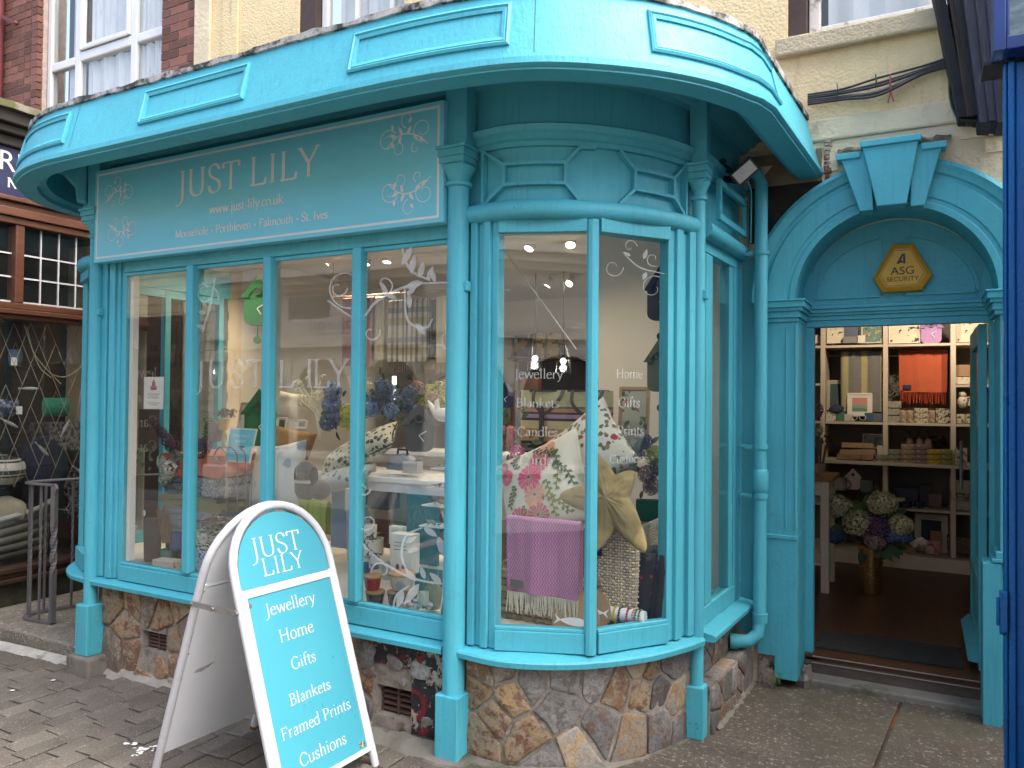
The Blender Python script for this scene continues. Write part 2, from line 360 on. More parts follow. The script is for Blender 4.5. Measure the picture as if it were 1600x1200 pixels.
def _parse(p):
    import re
    out = []
    for seg in p.split(';'):
        if not seg: continue
        cur = []; kind = 'M'
        for cmd, args in re.findall(r'([MLCSDO])([^MLCSDO]*)', seg):
            a = [float(q) for q in re.findall(r'-?\d*\.?\d+', args)]
            if cmd in 'SDO': kind = cmd; cur = [(a[0], a[1])]
            elif cmd == 'C':
                p0 = cur[-1]
                for k in range(1, 9):
                    t = k / 8; u = 1 - t
                    cur.append(tuple(u ** 3 * p0[i] + 3 * u * u * t * a[i] + 3 * u * t * t * a[2 + i] + t ** 3 * a[4 + i] for i in (0, 1)))
            else: cur.append((a[0], a[1]))
        out.append((kind, cur))
    return out
def strokes(text, track=0):
    x = 0; out = []
    for ch in text:
        adv, p = G[ch]
        for k, pts in _parse(p): out.append((k, [(a + x, b) for a, b in pts]))
        x += adv + track
    return out, x - track
_lay = [0]
def ribbon(mb, pts, wfn, T):
    k = len(pts); vs = []
    for i in range(k):
        a = pts[max(0, i - 1)]; b = pts[min(k - 1, i + 1)]; dx, dy = b[0] - a[0], b[1] - a[1]; L = math.hypot(dx, dy) or 1
        w = wfn(dx / L, dy / L, i / (k - 1)) / 2; nx, ny = -dy / L * w, dx / L * w
        vs += [T(pts[i][0] + nx, pts[i][1] + ny), T(pts[i][0] - nx, pts[i][1] - ny)]
    mb.add(vs, [(2 * i, 2 * i + 1, 2 * i + 3, 2 * i + 2) for i in range(k - 1)])
def disc(mb, x, y, r, T, n=12):
    mb.add([T(x + r * math.cos(2 * math.pi * i / n), y + r * math.sin(2 * math.pi * i / n)) for i in range(n)], [tuple(range(n))])
def lettering(mb, text, O, U, V, N, width=None, size=None, align='l', track=0, bold=1.0):
    # flat letters in the plane O,U,V; N lifts each stroke a hair so that none share a plane
    st, w = strokes(text, track); O, U, V, N = Vector(O), Vector(U).normalized(), Vector(V).normalized(), Vector(N).normalized()
    s = size if size else width / w
    x0 = {'l': 0, 'c': -w / 2, 'r': -w}[align]
    nib = rad(18)
    for k, pts in st:
        _lay[0] = (_lay[0] + 1) % 7; lift = N * (.0006 + .00012 * _lay[0])
        T = lambda a, b: O + U * (a + x0) * s + V * b * s + lift
        if k == 'M':
            # split at sharp corners so the nib keeps its width
            run = [pts[0]]
            for i in range(1, len(pts)):
                run.append(pts[i])
                last = i == len(pts) - 1
                if not last:
                    ax, ay = pts[i][0] - pts[i - 1][0], pts[i][1] - pts[i - 1][1]; bx, by = pts[i + 1][0] - pts[i][0], pts[i + 1][1] - pts[i][1]
                    ca = (ax * bx + ay * by) / ((math.hypot(ax, ay) * math.hypot(bx, by)) or 1)
                if last or ca < .75:
                    if len(run) > 1: ribbon(mb, run, lambda dx, dy, t: bold * (.026 + .062 * abs(dx * math.sin(nib) * 1 - dy * math.cos(nib))), T)
                    run = [pts[i]]
                    _lay[0] = (_lay[0] + 1) % 7; lift = N * (.0006 + .00012 * _lay[0])
        elif k == 'S':
            x, y = pts[0]; h = .08 if y > .5 or y < -.1 or True else .06
            yy = y + (.011 if y <= .01 else -.011)
            ribbon(mb, [(x - h, yy), (x + h, yy)], lambda dx, dy, t: .024 * bold, T)
        elif k == 'D': disc(mb, pts[0][0], pts[0][1] , .045 * bold, T)
        elif k == 'O': disc(mb, pts[0][0], pts[0][1], .11, T)
    return w * s
def sans(text, size, name='lettering'):
    cu = bpy.data.curves.new(name, 'FONT'); cu.body = text; cu.size = size; cu.align_x = 'CENTER'
    ob = bpy.data.objects.new(name, cu); col.objects.link(ob)
    dg = bpy.context.evaluated_depsgraph_get(); me = bpy.data.meshes.new_from_object(ob.evaluated_get(dg))
    bpy.data.objects.remove(ob); bpy.data.curves.remove(cu); return me
def sans_part(text, size, O, U, V, N, material, parent, bold=0, sx=1.0):
    me = sans(text, size); O, U, V, N = Vector(O), Vector(U).normalized(), Vector(V).normalized(), Vector(N).normalized()
    mb = MB(); mb.add([O + U * v.co.x * sx + V * v.co.y + N * .0012 for v in me.vertices], [tuple(p.vertices) for p in me.polygons])
    bpy.data.meshes.remove(me)
    return mb.build('lettering', material, parent)
def spiral(cx, cy, r, a0, turns, k=26, shrink=.35):
    return [(cx + r * (1 - (1 - shrink) * i / k) * math.cos(a0 + turns * 2 * math.pi * i / k), cy + r * (1 - (1 - shrink) * i / k) * math.sin(a0 + turns * 2 * math.pi * i / k)) for i in range(k + 1)]
def leaf2d(mb, x, y, a, L, w, T):
    n = 6; top = []; bot = []
    for i in range(n + 1):
        t = i / n; h = w * math.sin(math.pi * t) ** .8 * (1 - .35 * t)
        px, py = x + L * t * math.cos(a), y + L * t * math.sin(a)
        top.append((px - h * math.sin(a), py + h * math.cos(a))); bot.append((px + h * math.sin(a), py - h * math.cos(a)))
    poly = top + bot[::-1][1:-1]
    mb.add([T(*p) for p in poly], [tuple(range(len(poly)))])
def scroll(mb, O, U, V, N, s, flip=1, thick=.03):
    O, U, V, N = Vector(O), Vector(U).normalized() * flip, Vector(V).normalized(), Vector(N).normalized()
    def T(a, b):
        return O + U * a * s + V * b * s + N * lift
    lift = .0007
    stem = catmull([(-.95, -.35), (-.6, -.05), (-.1, .12), (.35, .05), (.8, -.3)], 6)
    ribbon(mb, [tuple(p) for p in stem], lambda dx, dy, t: thick * (1.4 - abs(t - .5)), T)
    for (cx, cy, r, a0, tn) in ((-.72, .18, .42, -1.9, 1.25), (.72, -.02, .4, 2.6, -1.3), (-.1, .62, .3, -1.4, .85), (.3, -.38, .26, 1.9, .8), (-.45, -.42, .2, 1.2, -.8)):
        lift += .00012
        ribbon(mb, spiral(cx, cy, r, a0, tn), lambda dx, dy, t: thick * (1.1 - .6 * t), T)
    for (x, y, a, L) in ((-.1, .12, 2.2, .3), (.1, .1, 1.1, .32), (.35, .05, .4, .3), (-.35, .04, 3.9, .28), (.15, .08, -1.2, .3), (.55, -.1, -2, .25), (-.15, .5, 2.4, .2), (-.62, -.05, -2.2, .24), (.5, .3, 1.4, .22)):
        lift += .0001
        leaf2d(mb, x, y, a, L, .075, T)
m_mortar2 = mat('rubble_mortar', (.27, .235, .195), .95, .35, 14, .8, 70, .01, c2=(.10, .08, .06), c2at=.58, c2s=6)
# ================================================================ GROUND
def gz(x): return -.03 * max(0., -2.0 - x)
def speckle(name, dark, light, mid, sscale=170, damp=None):
    t = NT(name); v = t.coord('Object')
    n1 = t.noise(v, sscale, 3, .8); n2 = t.noise(v, 3.2, 6, .7); n3 = t.noise(v, sscale * .42, 3, .7)
    cc = t.mix(t.ramp(n1, [(.36, 0.), (.5, 1.)]), dark, mid); cc = t.mix(t.ramp(n3, [(.57, 0.), (.64, 1.)]), cc, light)
    cc = t.mix(t.math('MULTIPLY', t.ramp(n2, [(.45, 0.), (.72, 1.)]), .75), cc, dark)
    if damp: cc = t.mix(t.ramp(t.noise(v, .9, 5), [(.5, 0.), (.62, .8)]), cc, damp)
    t.bsdf(cc, t.ramp(n2, [(.3, .65), (.7, .9)]), 0, n1, .5, .004); _M[name] = t.m; return t.m
m_road = speckle('street_surface', (.06, .055, .05), (.22, .2, .18), (.12, .11, .1), 120)
m_apron = speckle('exposed_aggregate', (.036, .029, .022), (.27, .24, .195), (.095, .077, .060), 105, (.07, .068, .04))
def paver_mat():
    t = NT('paver'); v = t.coord('Object'); oi = t.node('ShaderNodeObjectInfo')
    off = t.node('ShaderNodeVectorMath', operation='ADD'); t.link(v, off.inputs[0]); t.link(oi.outputs['Location'], off.inputs[1]); v = off.outputs[0]
    base = t.ramp(oi.outputs['Random'], [(0, (.100, .084, .070)), (.35, (.130, .107, .090)), (.65, (.118, .104, .084)), (1, (.152, .132, .108))])
    n = t.noise(v, 5, 6, .7); cc = t.mix(t.ramp(n, [(.35, 0.), (.7, 1.)]), base, t.mix(1., base, (.62, .62, .58), 'MULTIPLY'))
    sp = t.noise(v, 150, 2, .8); cc = t.mix(t.ramp(sp, [(.60, 0.), (.68, .85)]), cc, (.40, .37, .32)); cc = t.mix(t.ramp(sp, [(.30, .7), (.38, 0.)]), cc, (.04, .035, .03))
    t.bsdf(cc, .8, 0, t.noise(v, 110, 4, .7), .55, .004); return t.m
m_paver = paver_mat()
m_bird = mat('bird_lime', (.7, .7, .66), .8, .1, 20)
mb = MB(); mb.add([(-60, -40, -.20), (40, -40, -.20), (40, 40, -.20), (-60, 40, -.20)], [(0, 1, 2, 3)])
struct(mb.build('ground', m_road))
mb = MB()                                   # the bed the pavers lie in, falling gently to the left
mb.grid(lambda u, v: Vector((-9 + u * 7.3, -2.55 + v * 5.75, gz(-9 + u * 7.3) - .019)), 12, 2, False)
pav = struct(mb.build('pavement', mat('joint_sand', (.026, .023, .018), .95, .3, 20)))
def paver_mesh(seed):
    r = random.Random(seed); L, W, b = .189, .1095, .007
    mbp = MB(); vs = []
    for z, s_ in ((-.03, 0), (-.004, 0), (0, b)):
        for x, y in ((-1, -1), (1, -1), (1, 1), (-1, 1)):
            vs.append((x * (W / 2 - s_) + r.uniform(-.0015, .0015), y * (L / 2 - s_) + r.uniform(-.0015, .0015), z + r.uniform(-.0008, .0008)))
    fs = [(i + k * 4, (i + 1) % 4 + k * 4, (i + 1) % 4 + k * 4 + 4, i + k * 4 + 4) for k in range(2) for i in range(4)] + [(8, 9, 10, 11)]
    mbp.add(vs, fs); o = mbp.build('paver_brick', m_paver, pav); me = o.data; bpy.data.objects.remove(o); return me
pm = [paver_mesh(k) for k in range(6)]
rest = MB(); npv = 0
W_, L_ = .1175, .198
for i in range(0, 62):
    x = -1.74 - i * W_
    ph = R.uniform(0, L_)
    for j in range(-30, 8):
        y = 2.9 - ph - (-j) * L_ + .2
        if y > 2.99 or y < -2.4: continue
        vis = (-4.95 < x < -1.9) and y > 1.72 + .25 * (x + 3.4) * (1 if x > -3.4 else -1.3) and y < 2.98
        z = gz(x)
        if vis and npv < 298:
            o = bpy.data.objects.new('paver_brick', R.choice(pm)); col.objects.link(o); o.parent = pav; npv += 1
            o.location = (x, y, z + R.uniform(-.003, .003)); o.rotation_euler = (R.uniform(-.012, .012), R.uniform(-.012, .012) - .03, R.choice((0, math.pi)) + R.uniform(-.012, .012))
        else:
            rest.box(x - .0565, x + .0565, y - .096, y + .096, z - .02, z)
o = rest.build('paver_brick', m_paver, pav); o['kind'] = 'stuff'
mb = MB()
for k in range(9):                          # bird droppings on the pavers
    px, py = R.choice(((218, 1180), (226, 1172), (212, 1166), (236, 1175), (205, 1160), (90, 1053), (150, 1060), (25, 1073), (100, 1052)))
    p = atz(px + R.uniform(-8, 8), py + R.uniform(-6, 6), gz(-3.2)); disc(mb, p.x, p.y, R.uniform(.004, .016), lambda a, b: Vector((a + R.uniform(-.008, .008), b + R.uniform(-.006, .006), gz(a) + .0045 + k * .0003)), 7)
for k in range(14):
    t_ = k / 13; p = atz(208 + 34 * t_, 1182 - 14 * t_ + R.uniform(-3, 3), gz(-3.1)); disc(mb, p.x, p.y, R.uniform(.006, .014), lambda a, b: Vector((a + R.uniform(-.01, .01), b + R.uniform(-.005, .005), gz(a) + .005 + k * .0003)), 6)
o = mb.build('bird_dropping', m_bird, pav); o['kind'] = 'stuff'
# concrete apron in front of the door: two slabs with a rusty joint between
J0, J1 = atz(1408, 1097, .035), atz(1362, 1215, .02)
jd = (J1 - J0); jd.z = 0; jd.normalize()
def apr_z(x, y): return .012 + .022 * max(0, min(1, (y - 2.6) / 2.0))
ap = MB()
def strip(mb, xa, xb):
    def fn(u, v):
        y = -2.5 + 7.15 * v; l, r = xa(y), xb(y); x = l + (r - l) * u; return Vector((x, y, apr_z(x, y) + .003 * noise.noise(Vector((x * 2, y * 2, 0)))))
    mb.grid(fn, 14, 40, True)
jx = lambda y: J0.x + (y - J0.y) * jd.x / jd.y
strip(ap, lambda y: -1.72, lambda y: jx(y) - .008); strip(ap, lambda y: jx(y) + .008, lambda y: 3.0)
apron = struct(ap.build('path', m_apron))
mb = MB(); mb.grid(lambda u, v: Vector((jx(-2.4 + 6.95 * v) - .007 + .014 * u, -2.4 + 6.95 * v, apr_z(0, -2.4 + 6.95 * v) - .005)), 1, 30, False)
mb.build('joint_strip', mat('rusty_joint', (.05, .035, .025), .9, .4, 8, c2=(.15, .052, .018), c2at=.50, c2s=2.2), apron)
# cement fillet round the foot of the walls (a rough ramp of mortar)
def fillet(name, path, w, h, zf, m, parent, seed=0):
    mbf = MB(); rr = random.Random(seed); P = [Vector((p[0], p[1])) for p in path]; n = len(P)
    vs = []
    for i in range(n):
        t = (P[min(i + 1, n - 1)] - P[max(i - 1, 0)]).normalized(); nn = Vector((t.y, -t.x))
        ww = w * (1 + .45 * noise.noise(Vector((i * .45, seed, 1)))); hh = h * (1 + .4 * noise.noise(Vector((i * .5, seed, 7)))); z = zf(P[i].x, P[i].y)
        for a, b in ((0, 1), (.35, .55), (.75, .15), (1.05, -.4)): vs.append((P[i].x + nn.x * ww * a, P[i].y + nn.y * ww * a, z + hh * b))
    mbf.add(vs, [(i * 4 + j, i * 4 + j + 1, i * 4 + j + 5, i * 4 + j + 4) for i in range(n - 1) for j in range(3)], True)
    return mbf.build(name, m, parent, ang=80)

# ================================================================ SHOP BUILDING
SB = thing('shop_building', 'cream rendered shop with turquoise bow-windowed front, curved canopy and arched doorway', 'shop', (-2.4, 4.45, 0))
WY = 4.45
def pebbledash(name, c):
    t = NT(name); v = t.coord('Object')
    vo = t.node('ShaderNodeTexVoronoi'); vo.inputs['Scale'].default_value = 62; t.link(v, vo.inputs['Vector'])
    n = t.noise(v, 38, 5, .7); h = t.math('ADD', t.math('MULTIPLY', vo.outputs['Distance'], -.9), t.math('MULTIPLY', n, 1.6))
    cc = t.mix(t.ramp(t.noise(v, 2.2, 6, .7), [(.3, 0.), (.7, 1.)]), sc3(c, .84), sc3(c, 1.08))
    cc = t.mix(t.ramp(t.noise(v, 26, 4, .7), [(.60, 0.), (.74, .5)]), cc, sc3(c, .5))
    cc = t.mix(t.ramp(t.noise(t.coord('Object', (5, 5, .6)), 2.2, 6, .7), [(.56, 0.), (.75, .55)]), cc, (.28, .23, .15))
    t.bsdf(cc, .9, 0, h, .5, .009); _M[name] = t.m; return t.m
CREAM = (.76, .60, .345)
m_peb = pebbledash('cream_pebbledash', CREAM)
m_cream = mat('cream_masonry_paint', (.66, .55, .375), .75, .14, 3, .8, 22, .014, c2=(.33, .26, .17), c2at=.66, c2s=3.5)
# upper wall: pieces round the two upstairs windows
U1 = (-4.30, -3.28, 4.02, 6.2); U2 = (-.66, .75, 3.60, 5.6)
mb = MB(); T_ = .30; ZT = 6.6
for x0, x1, z0, z1 in ((-5.45, U1[0], 3.13, ZT), (U1[0], U1[1], 3.13, U1[2]), (U1[0], U1[1], U1[3], ZT), (U1[1], U2[0], 3.13, ZT), (U2[0], U2[1], 3.13, U2[2]), (U2[0], U2[1], U2[3], ZT), (U2[1], 1.6, 3.13, ZT)):
    mb.box(x0, x1, WY, WY + T_, z0, z1)
mb.build('upper_wall', m_peb, SB)
mb = MB(); mb.box(-5.45, -5.27, WY - .03, WY - .002, 3.6, ZT); mb.build('quoin_strip', m_cream, SB)
mb = MB(); mb.box(-5.12, -4.95, WY - .022, WY - .002, 3.6, ZT); mb.build('render_band', m_peb, SB)
# string course below the render, and the ledge over the arch
mb = MB(); mb.box(-.88, 1.6, WY - .016, WY + T_, 3.005, 3.128); mb.box(-1.75, -.882, WY + .0, WY + T_, 3.0, 3.128)
mb.build('string_course', m_cream, SB, bevel=.012)
# masonry round the arch
AX, AZ, AR, AO = -.142, 2.14, .472, .715
TY = 4.72
mb = MB()
NX_ = 80
def arch_lo(x): return AZ + math.sqrt(max(0, (AO * .97) ** 2 - (x - AX) ** 2))
xs_ = [-.88 + 2.48 * k / NX_ for k in range(NX_ + 1)]; vs = []
for x in xs_: vs += [(x, WY, arch_lo(x)), (x, WY, 3.003)]
mb.add(vs, [(2 * i, 2 * i + 1, 2 * i + 3, 2 * i + 2) for i in range(NX_)])
mb.box(-1.75, -.76, WY, WY + T_, -.1, 2.2); mb.box(-1.75, -.882, WY, WY + T_, 2.202, 2.998); mb.box(.52, 1.6, WY, WY + T_, -.1, AZ)
mb.box(-.88, 1.6, WY + .02, WY + T_, AZ + AO - .01, 3.0)
mb.build('door_wall', m_cream, SB)
# painted bricks in the wall beside the arch
mbb = MB(); mbb.box(-.105, .105, -.006, .008, -.036, .036); pbo = mbb.build('painted_brick', m_cream, None); pbm = pbo.data; bpy.data.objects.remove(pbo)
for r_ in range(9):
    z = 2.955 - r_ * .083
    for c_ in range(-4, 5):
        x = .05 + c_ * .222 + (.11 if r_ % 2 else 0)
        if math.hypot(x - AX, z - AZ) < AO + .09 or x < -.74 or x > .95 or (abs(x - AX) < .36 and z < 2.99): continue
        o = bpy.data.objects.new('painted_brick', pbm); col.objects.link(o); o.parent = SB
        o.location = (x + 2.4, -.002 + R.uniform(-.002, .003), z); o.rotation_euler = (R.uniform(-.01, .01), R.uniform(-.008, .008), R.uniform(-.01, .01))
# bare patch: dark hole and old timber under the canopy end, red flaking brick beside the canopy
m_oldw = mat('rotten_timber', (.045, .035, .03), .9, .4, 8, .6, 50)
mb = MB(); mb.box(-.86, -.475, WY - .012, WY - .003, 2.48, 2.79); mb.build('dark_recess', mat('hole_black', (.018, .016, .015), .95, .4, 8, .5, 50), SB)  # near-black slab on the wall face, standing for the hole
mb = MB(); mb.box(-.86, -.48, WY - .010, WY - .003, 2.792, 2.97); mb.build('old_plaster', mat('stained_plaster', (.20, .155, .095), .9, .35, 4, .5, 40), SB)
mb = MB()
for k in range(16): 
    z = 2.66 + k * .024; mb.box(-.468 + R.uniform(-.004, .006), -.445 + R.uniform(0, .02), WY - .014, WY - .001, z, z + R.uniform(.012, .03))
mb.build('flaking_brick', mat('flaking_red', (.16, .035, .03), .9, .5, 22, c2=(.4, .34, .25), c2at=.55, c2s=14), SB)

# ---- upstairs windows
def sash(x0, x1, z0, z1, mframe, bars, Y=WY + .09, mullw=.035):
    fr = MB(); w = .06
    fr.box(x0, x0 + w, Y, Y + .06, z0, z1); fr.box(x1 - w, x1, Y, Y + .06, z0, z1); fr.box(x0 + w, x1 - w, Y, Y + .06, z0, z0 + w); fr.box(x0 + w, x1 - w, Y, Y + .06, z1 - w, z1)
    f = fr.build('window', mframe, SB, bevel=.006)
    for b in bars:
        q = MB(); q.box(b - mullw / 2, b + mullw / 2, Y + .008, Y + .05, z0 + w, z1 - w); q.build('glazing_bar', mframe, f)
    g = MB(); g.box(x0 + w, x1 - w, Y + .028, Y + .032, z0 + w, z1 - w); g.build('pane', m_glassn, f)
    c = MB(); c.grid(lambda u, v: Vector((x0 + w + u * (x1 - x0 - 2 * w) * .93 + .03, Y + .12 + .02 * math.sin(u * 40), z0 + .05 + v * (z1 - z0 - .1))), 40, 1); c.build('curtain', mat('net_curtain', (.78, .78, .80), .9, .1, 3), f)
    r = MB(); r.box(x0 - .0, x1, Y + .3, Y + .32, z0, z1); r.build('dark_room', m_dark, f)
m_oldwhite = mat('flaking_white_paint', (.66, .63, .58), .7, .15, 8, .4, 60, c2=(.28, .22, .16), c2at=.60, c2s=12)
sash(U1[0] + .16, U1[1], U1[2], U1[3], m_upvc, (-3.80, -3.47))
mb = MB(); mb.box(U1[0], U1[0] + .155, WY + .02, WY + .2, U1[2], U1[3]); mb.build('brown_reveal', mat('brown_masonry_paint', (.060, .038, .033), .8, .2, 6), SB)
sash(U2[0] + .10, U2[1] - .05, U2[2] + .02, U2[3], m_oldwhite, (.05,))
mb = MB(); mb.box(U2[0], U2[0] + .095, WY + .02, WY + .2, U2[2], U2[3]); mb.build('brown_reveal', _M['brown_masonry_paint'], SB)
mb = MB(); mb.box(U2[0] - .06, U2[1] + .06, WY - .055, WY - .002, 3.495, 3.598); mb.build('window_sill', pebbledash('stained_render', (.50, .42, .28)), SB, bevel=.012)

# ---- bay plan (outer line of the bead and sill)
BOWR = [tuple(p) for p in catmull([(-1.80, 2.93), (-1.567, 2.922), (-1.318, 3.035), (-1.104, 3.25), (-.985, 3.47), (-.935, 3.615)], 5)]
RET = [(-.905, 3.66), (-.862, 4.44)]
BOWL = [tuple(p) for p in catmull([(-5.08, 4.0), (-5.065, 3.55), (-4.98, 3.27), (-4.83, 3.08), (-4.65, 2.975), (-4.45, 2.935)], 5)]
BOWL = [(-5.085, 4.44)] + BOWL
FRONT = [(-4.43, 2.935), (-1.83, 2.93)]
ALL = BOWL + BOWR + RET
def off(path, d):
    P = [Vector(p) for p in path]; out = []
    for i in range(len(P)):
        t = (P[min(i + 1, len(P) - 1)] - P[max(i - 1, 0)]).normalized(); out.append((P[i].x + t.y * d, P[i].y - t.x * d))
    return out

# ---- canopy: deep curved fascia hung on a flat soffit
CP = [(-5.17, 4.45), (-5.15, 3.3), (-5.06, 3.0), (-4.93, 2.78), (-4.68, 2.565), (-4.40, 2.445), (-4.14, 2.398), (-3.87, 2.392), (-3.17, 2.390), (-2.54, 2.387), (-1.95, 2.388), (-1.60, 2.412), (-1.328, 2.464), (-1.119, 2.565), (-.877, 2.76), (-.70, 2.98), (-.575, 3.22)]
CPs = [CP[0]] + [tuple(p) for p in catmull(CP[1:], 5)] + [(-.545, 3.34), (-.478, 4.45)]
prof = [(-.078, 3.135), (-.012, 2.865), (-.010, 2.856), (.004, 2.85), (.006, 2.826), (-.004, 2.818), (-.014, 2.815), (-.014, 2.808), (-.115, 2.806), (-.12, 2.83), (-.16, 2.845), (-.17, 3.05), (-.17, 3.12)]
cb = MB(); cb.sweep(prof, CPs); canopy = cb.build('canopy', m_tq, SB, ang=28)
inner = off(CPs, -.165)
sf = MB(); sf.add([(x, y, 3.045) for x, y in inner] , [tuple(range(len(inner)))]); sf.add([(x, y, 3.11) for x, y in inner], [tuple(range(len(inner)))])
sf.build('soffit', m_tq, canopy)
# flashing along the top edge, torn and uneven
edge = off(CPs, -.084); fl = MB(); vs = []
dense = []
for i in range(len(edge) - 1):
    n_ = max(1, int((Vector(edge[i + 1]) - Vector(edge[i])).length / .03))
    for k in range(n_): dense.append(Vector(edge[i]).lerp(Vector(edge[i + 1]), k / n_))
dn = [Vector(p) for p in off([tuple(p) for p in dense], .020)]
for i, p in enumerate(dense):
    h = .012 + .014 * noise.noise(Vector((p.x * 9, p.y * 9, 1))) + R.uniform(0, .006); q = dn[i]
    vs += [(q.x, q.y, 3.131 - R.uniform(0, .006)), (q.x, q.y, 3.137 + h), (p.x * 2 - q.x, p.y * 2 - q.y, 3.15 + h), (p.x * 2 - q.x, p.y * 2 - q.y, 3.12)]
fl.add(vs, [(i * 4 + j, i * 4 + (j + 1) % 4, i * 4 + 4 + (j + 1) % 4, i * 4 + 4 + j) for i in range(len(dense) - 1) for j in range(4)])
fl.build('lead_flashing', m_lead, canopy)
rf = MB(); rf.add([(x, y, 3.132) for x, y in off(CPs, -.09)], [tuple(range(len(CPs)))]); rf.build('canopy_roof', m_lead, canopy)
# raised panel mouldings on the fascia
def along(path):
    P = [Vector(p) for p in path]; L = [0]
    for i in range(1, len(P)): L.append(L[-1] + (P[i] - P[i - 1]).length)
    def f(s):
        s = max(0, min(L[-1] - 1e-6, s)); i = max(j for j in range(len(L)) if L[j] <= s); i = min(i, len(P) - 2)
        t = (s - L[i]) / (L[i + 1] - L[i]); d = (P[i + 1] - P[i]).normalized(); return P[i].lerp(P[i + 1], t), Vector((d.y, -d.x))
    return f, L[-1], P, L
cf, cL, cPp, cLl = along(CPs)
def s_at(px, py):                          # arc length where that pixel meets the fascia
    best = None; n = 900
    for k in range(n):
        s = cL * k / n; p, nn = cf(s); q = Vector((p.x - nn.x * .03, p.y - nn.y * .03, 2.98)); d = q - CAM; u = d.dot(RIGHT) / d.dot(FWD) * FPX + 800
        v = 600 - d.dot(UP) / d.dot(FWD) * FPX
        e = abs(u - px) + .001 * abs(v - py)
        if best is None or e < best[0]: best = (e, s)
    return best[1]
def face_pt(s, z, o):
    p, nn = cf(s); back = -.012 - .066 * (z - 2.865) / .27; return Vector((p.x + nn.x * (back + o), p.y + nn.y * (back + o), z))
def panel_frame(s0, s1, z0, z1):
    mbp = MB(); w = .034
    profile = [(0, -.004), (0, .010), (.30, .016), (.5, .009), (.62, .012), (1, .008), (1, -.004)]
    n = max(2, int((s1 - s0) / .05))
    ring = []
    for k in range(n + 1): ring.append((s0 + (s1 - s0) * k / n, z0, 'b'))
    outer = [(s0 + (s1 - s0) * k / n, z0) for k in range(n + 1)] + [(s1 - (s1 - s0) * k / n, z1) for k in range(n + 1)]
    innr = [(s0 + w + (s1 - s0 - 2 * w) * k / n, z0 + w) for k in range(n + 1)] + [(s1 - w - (s1 - s0 - 2 * w) * k / n, z1 - w) for k in range(n + 1)]
    vs = []
    for (a, b), (c, d) in zip(outer, innr):
        for t, h in profile: vs.append(face_pt(a + (c - a) * t, b + (d - b) * t, h))
    q = len(profile); m_ = len(outer)
    mbp.add(vs, [(i * q + j, ((i + 1) % m_) * q + j, ((i + 1) % m_) * q + j + 1, i * q + j + 1) for i in range(m_) for j in range(q - 1)])
    return mbp.build('panel_moulding', m_tq, canopy)
for a, b in (((24, 230), (104, 215)), ((220, 175), (383, 130)), ((547, 80), (797, 40)), ((1017, 50), (1216, 120))):
    s0, s1 = s_at(*a), s_at(*b); panel_frame(min(s0, s1), max(s0, s1), 2.905, 3.085)
for px in (113, 796 + 40):
    s0 = s_at(px, 150); mbj = MB(); mbj.add([face_pt(s0 - .0015, 2.87, .0012), face_pt(s0 + .0015, 2.87, .0012), face_pt(s0 + .0015, 3.12, .0012), face_pt(s0 - .0015, 3.12, .0012)], [(0, 1, 2, 3)]); mbj.build('board_joint', mat('joint_shadow_gap', (.03, .13, .16), .8), canopy)
# scrolled console bracket under the left end
br = MB(); pl = [(0, 0), (.10, 0), (.13, -.02), (.13, -.06), (.07, -.10), (.035, -.17), (.03, -.26), (0, -.27)]
o_ = Vector((-4.62, 2.80, 3.04))
br.prism([(a * 1.9, b) for a, b in pl], (-4.60, 2.96, 3.04), (-.55, -.83, 0), (0, 0, 1), Vector((.83, -.55, 0)) * .09); br.build('console_bracket', m_tq, SB, bevel=.01)

# ---- walls of the bay above the windows: frieze, cornice and transom bead
fz = MB(); fz.sweep([(-.055, 2.38), (-.055, 3.044), (-.10, 3.044), (-.10, 2.38)], ALL); fz.build('bay_frieze', m_tq, SB, ang=25)
cn = MB(); cn.sweep([(-.055, 2.985), (-.02, 2.99), (.0, 3.01), (.03, 3.02), (.05, 3.043), (-.055, 3.0435)], ALL); cn.build('cornice', m_tq, SB, ang=25)
def mould(path):
    q = MB(); q.sweep([(-.056, 2.70), (-.035, 2.702), (-.035, 2.722), (-.020, 2.728), (-.020, 2.752), (-.005, 2.760), (.002, 2.785), (-.02, 2.797), (-.056, 2.80)], path); return q.build('moulding', m_tq, SB, ang=20)
mould(BOWR); mould(RET); mould(BOWL)
def bead(path):
    q = MB(); q.sweep([(-.015 + .042 * math.cos(a), 2.417 + .042 * math.sin(a)) for a in [2 * math.pi * k / 12 for k in range(12)]], path); return q.build('bead', m_tq, SB, ang=60)
bead(BOWR); bead([(-.905, 3.66), (-.868, 4.40)]); bead(BOWL)
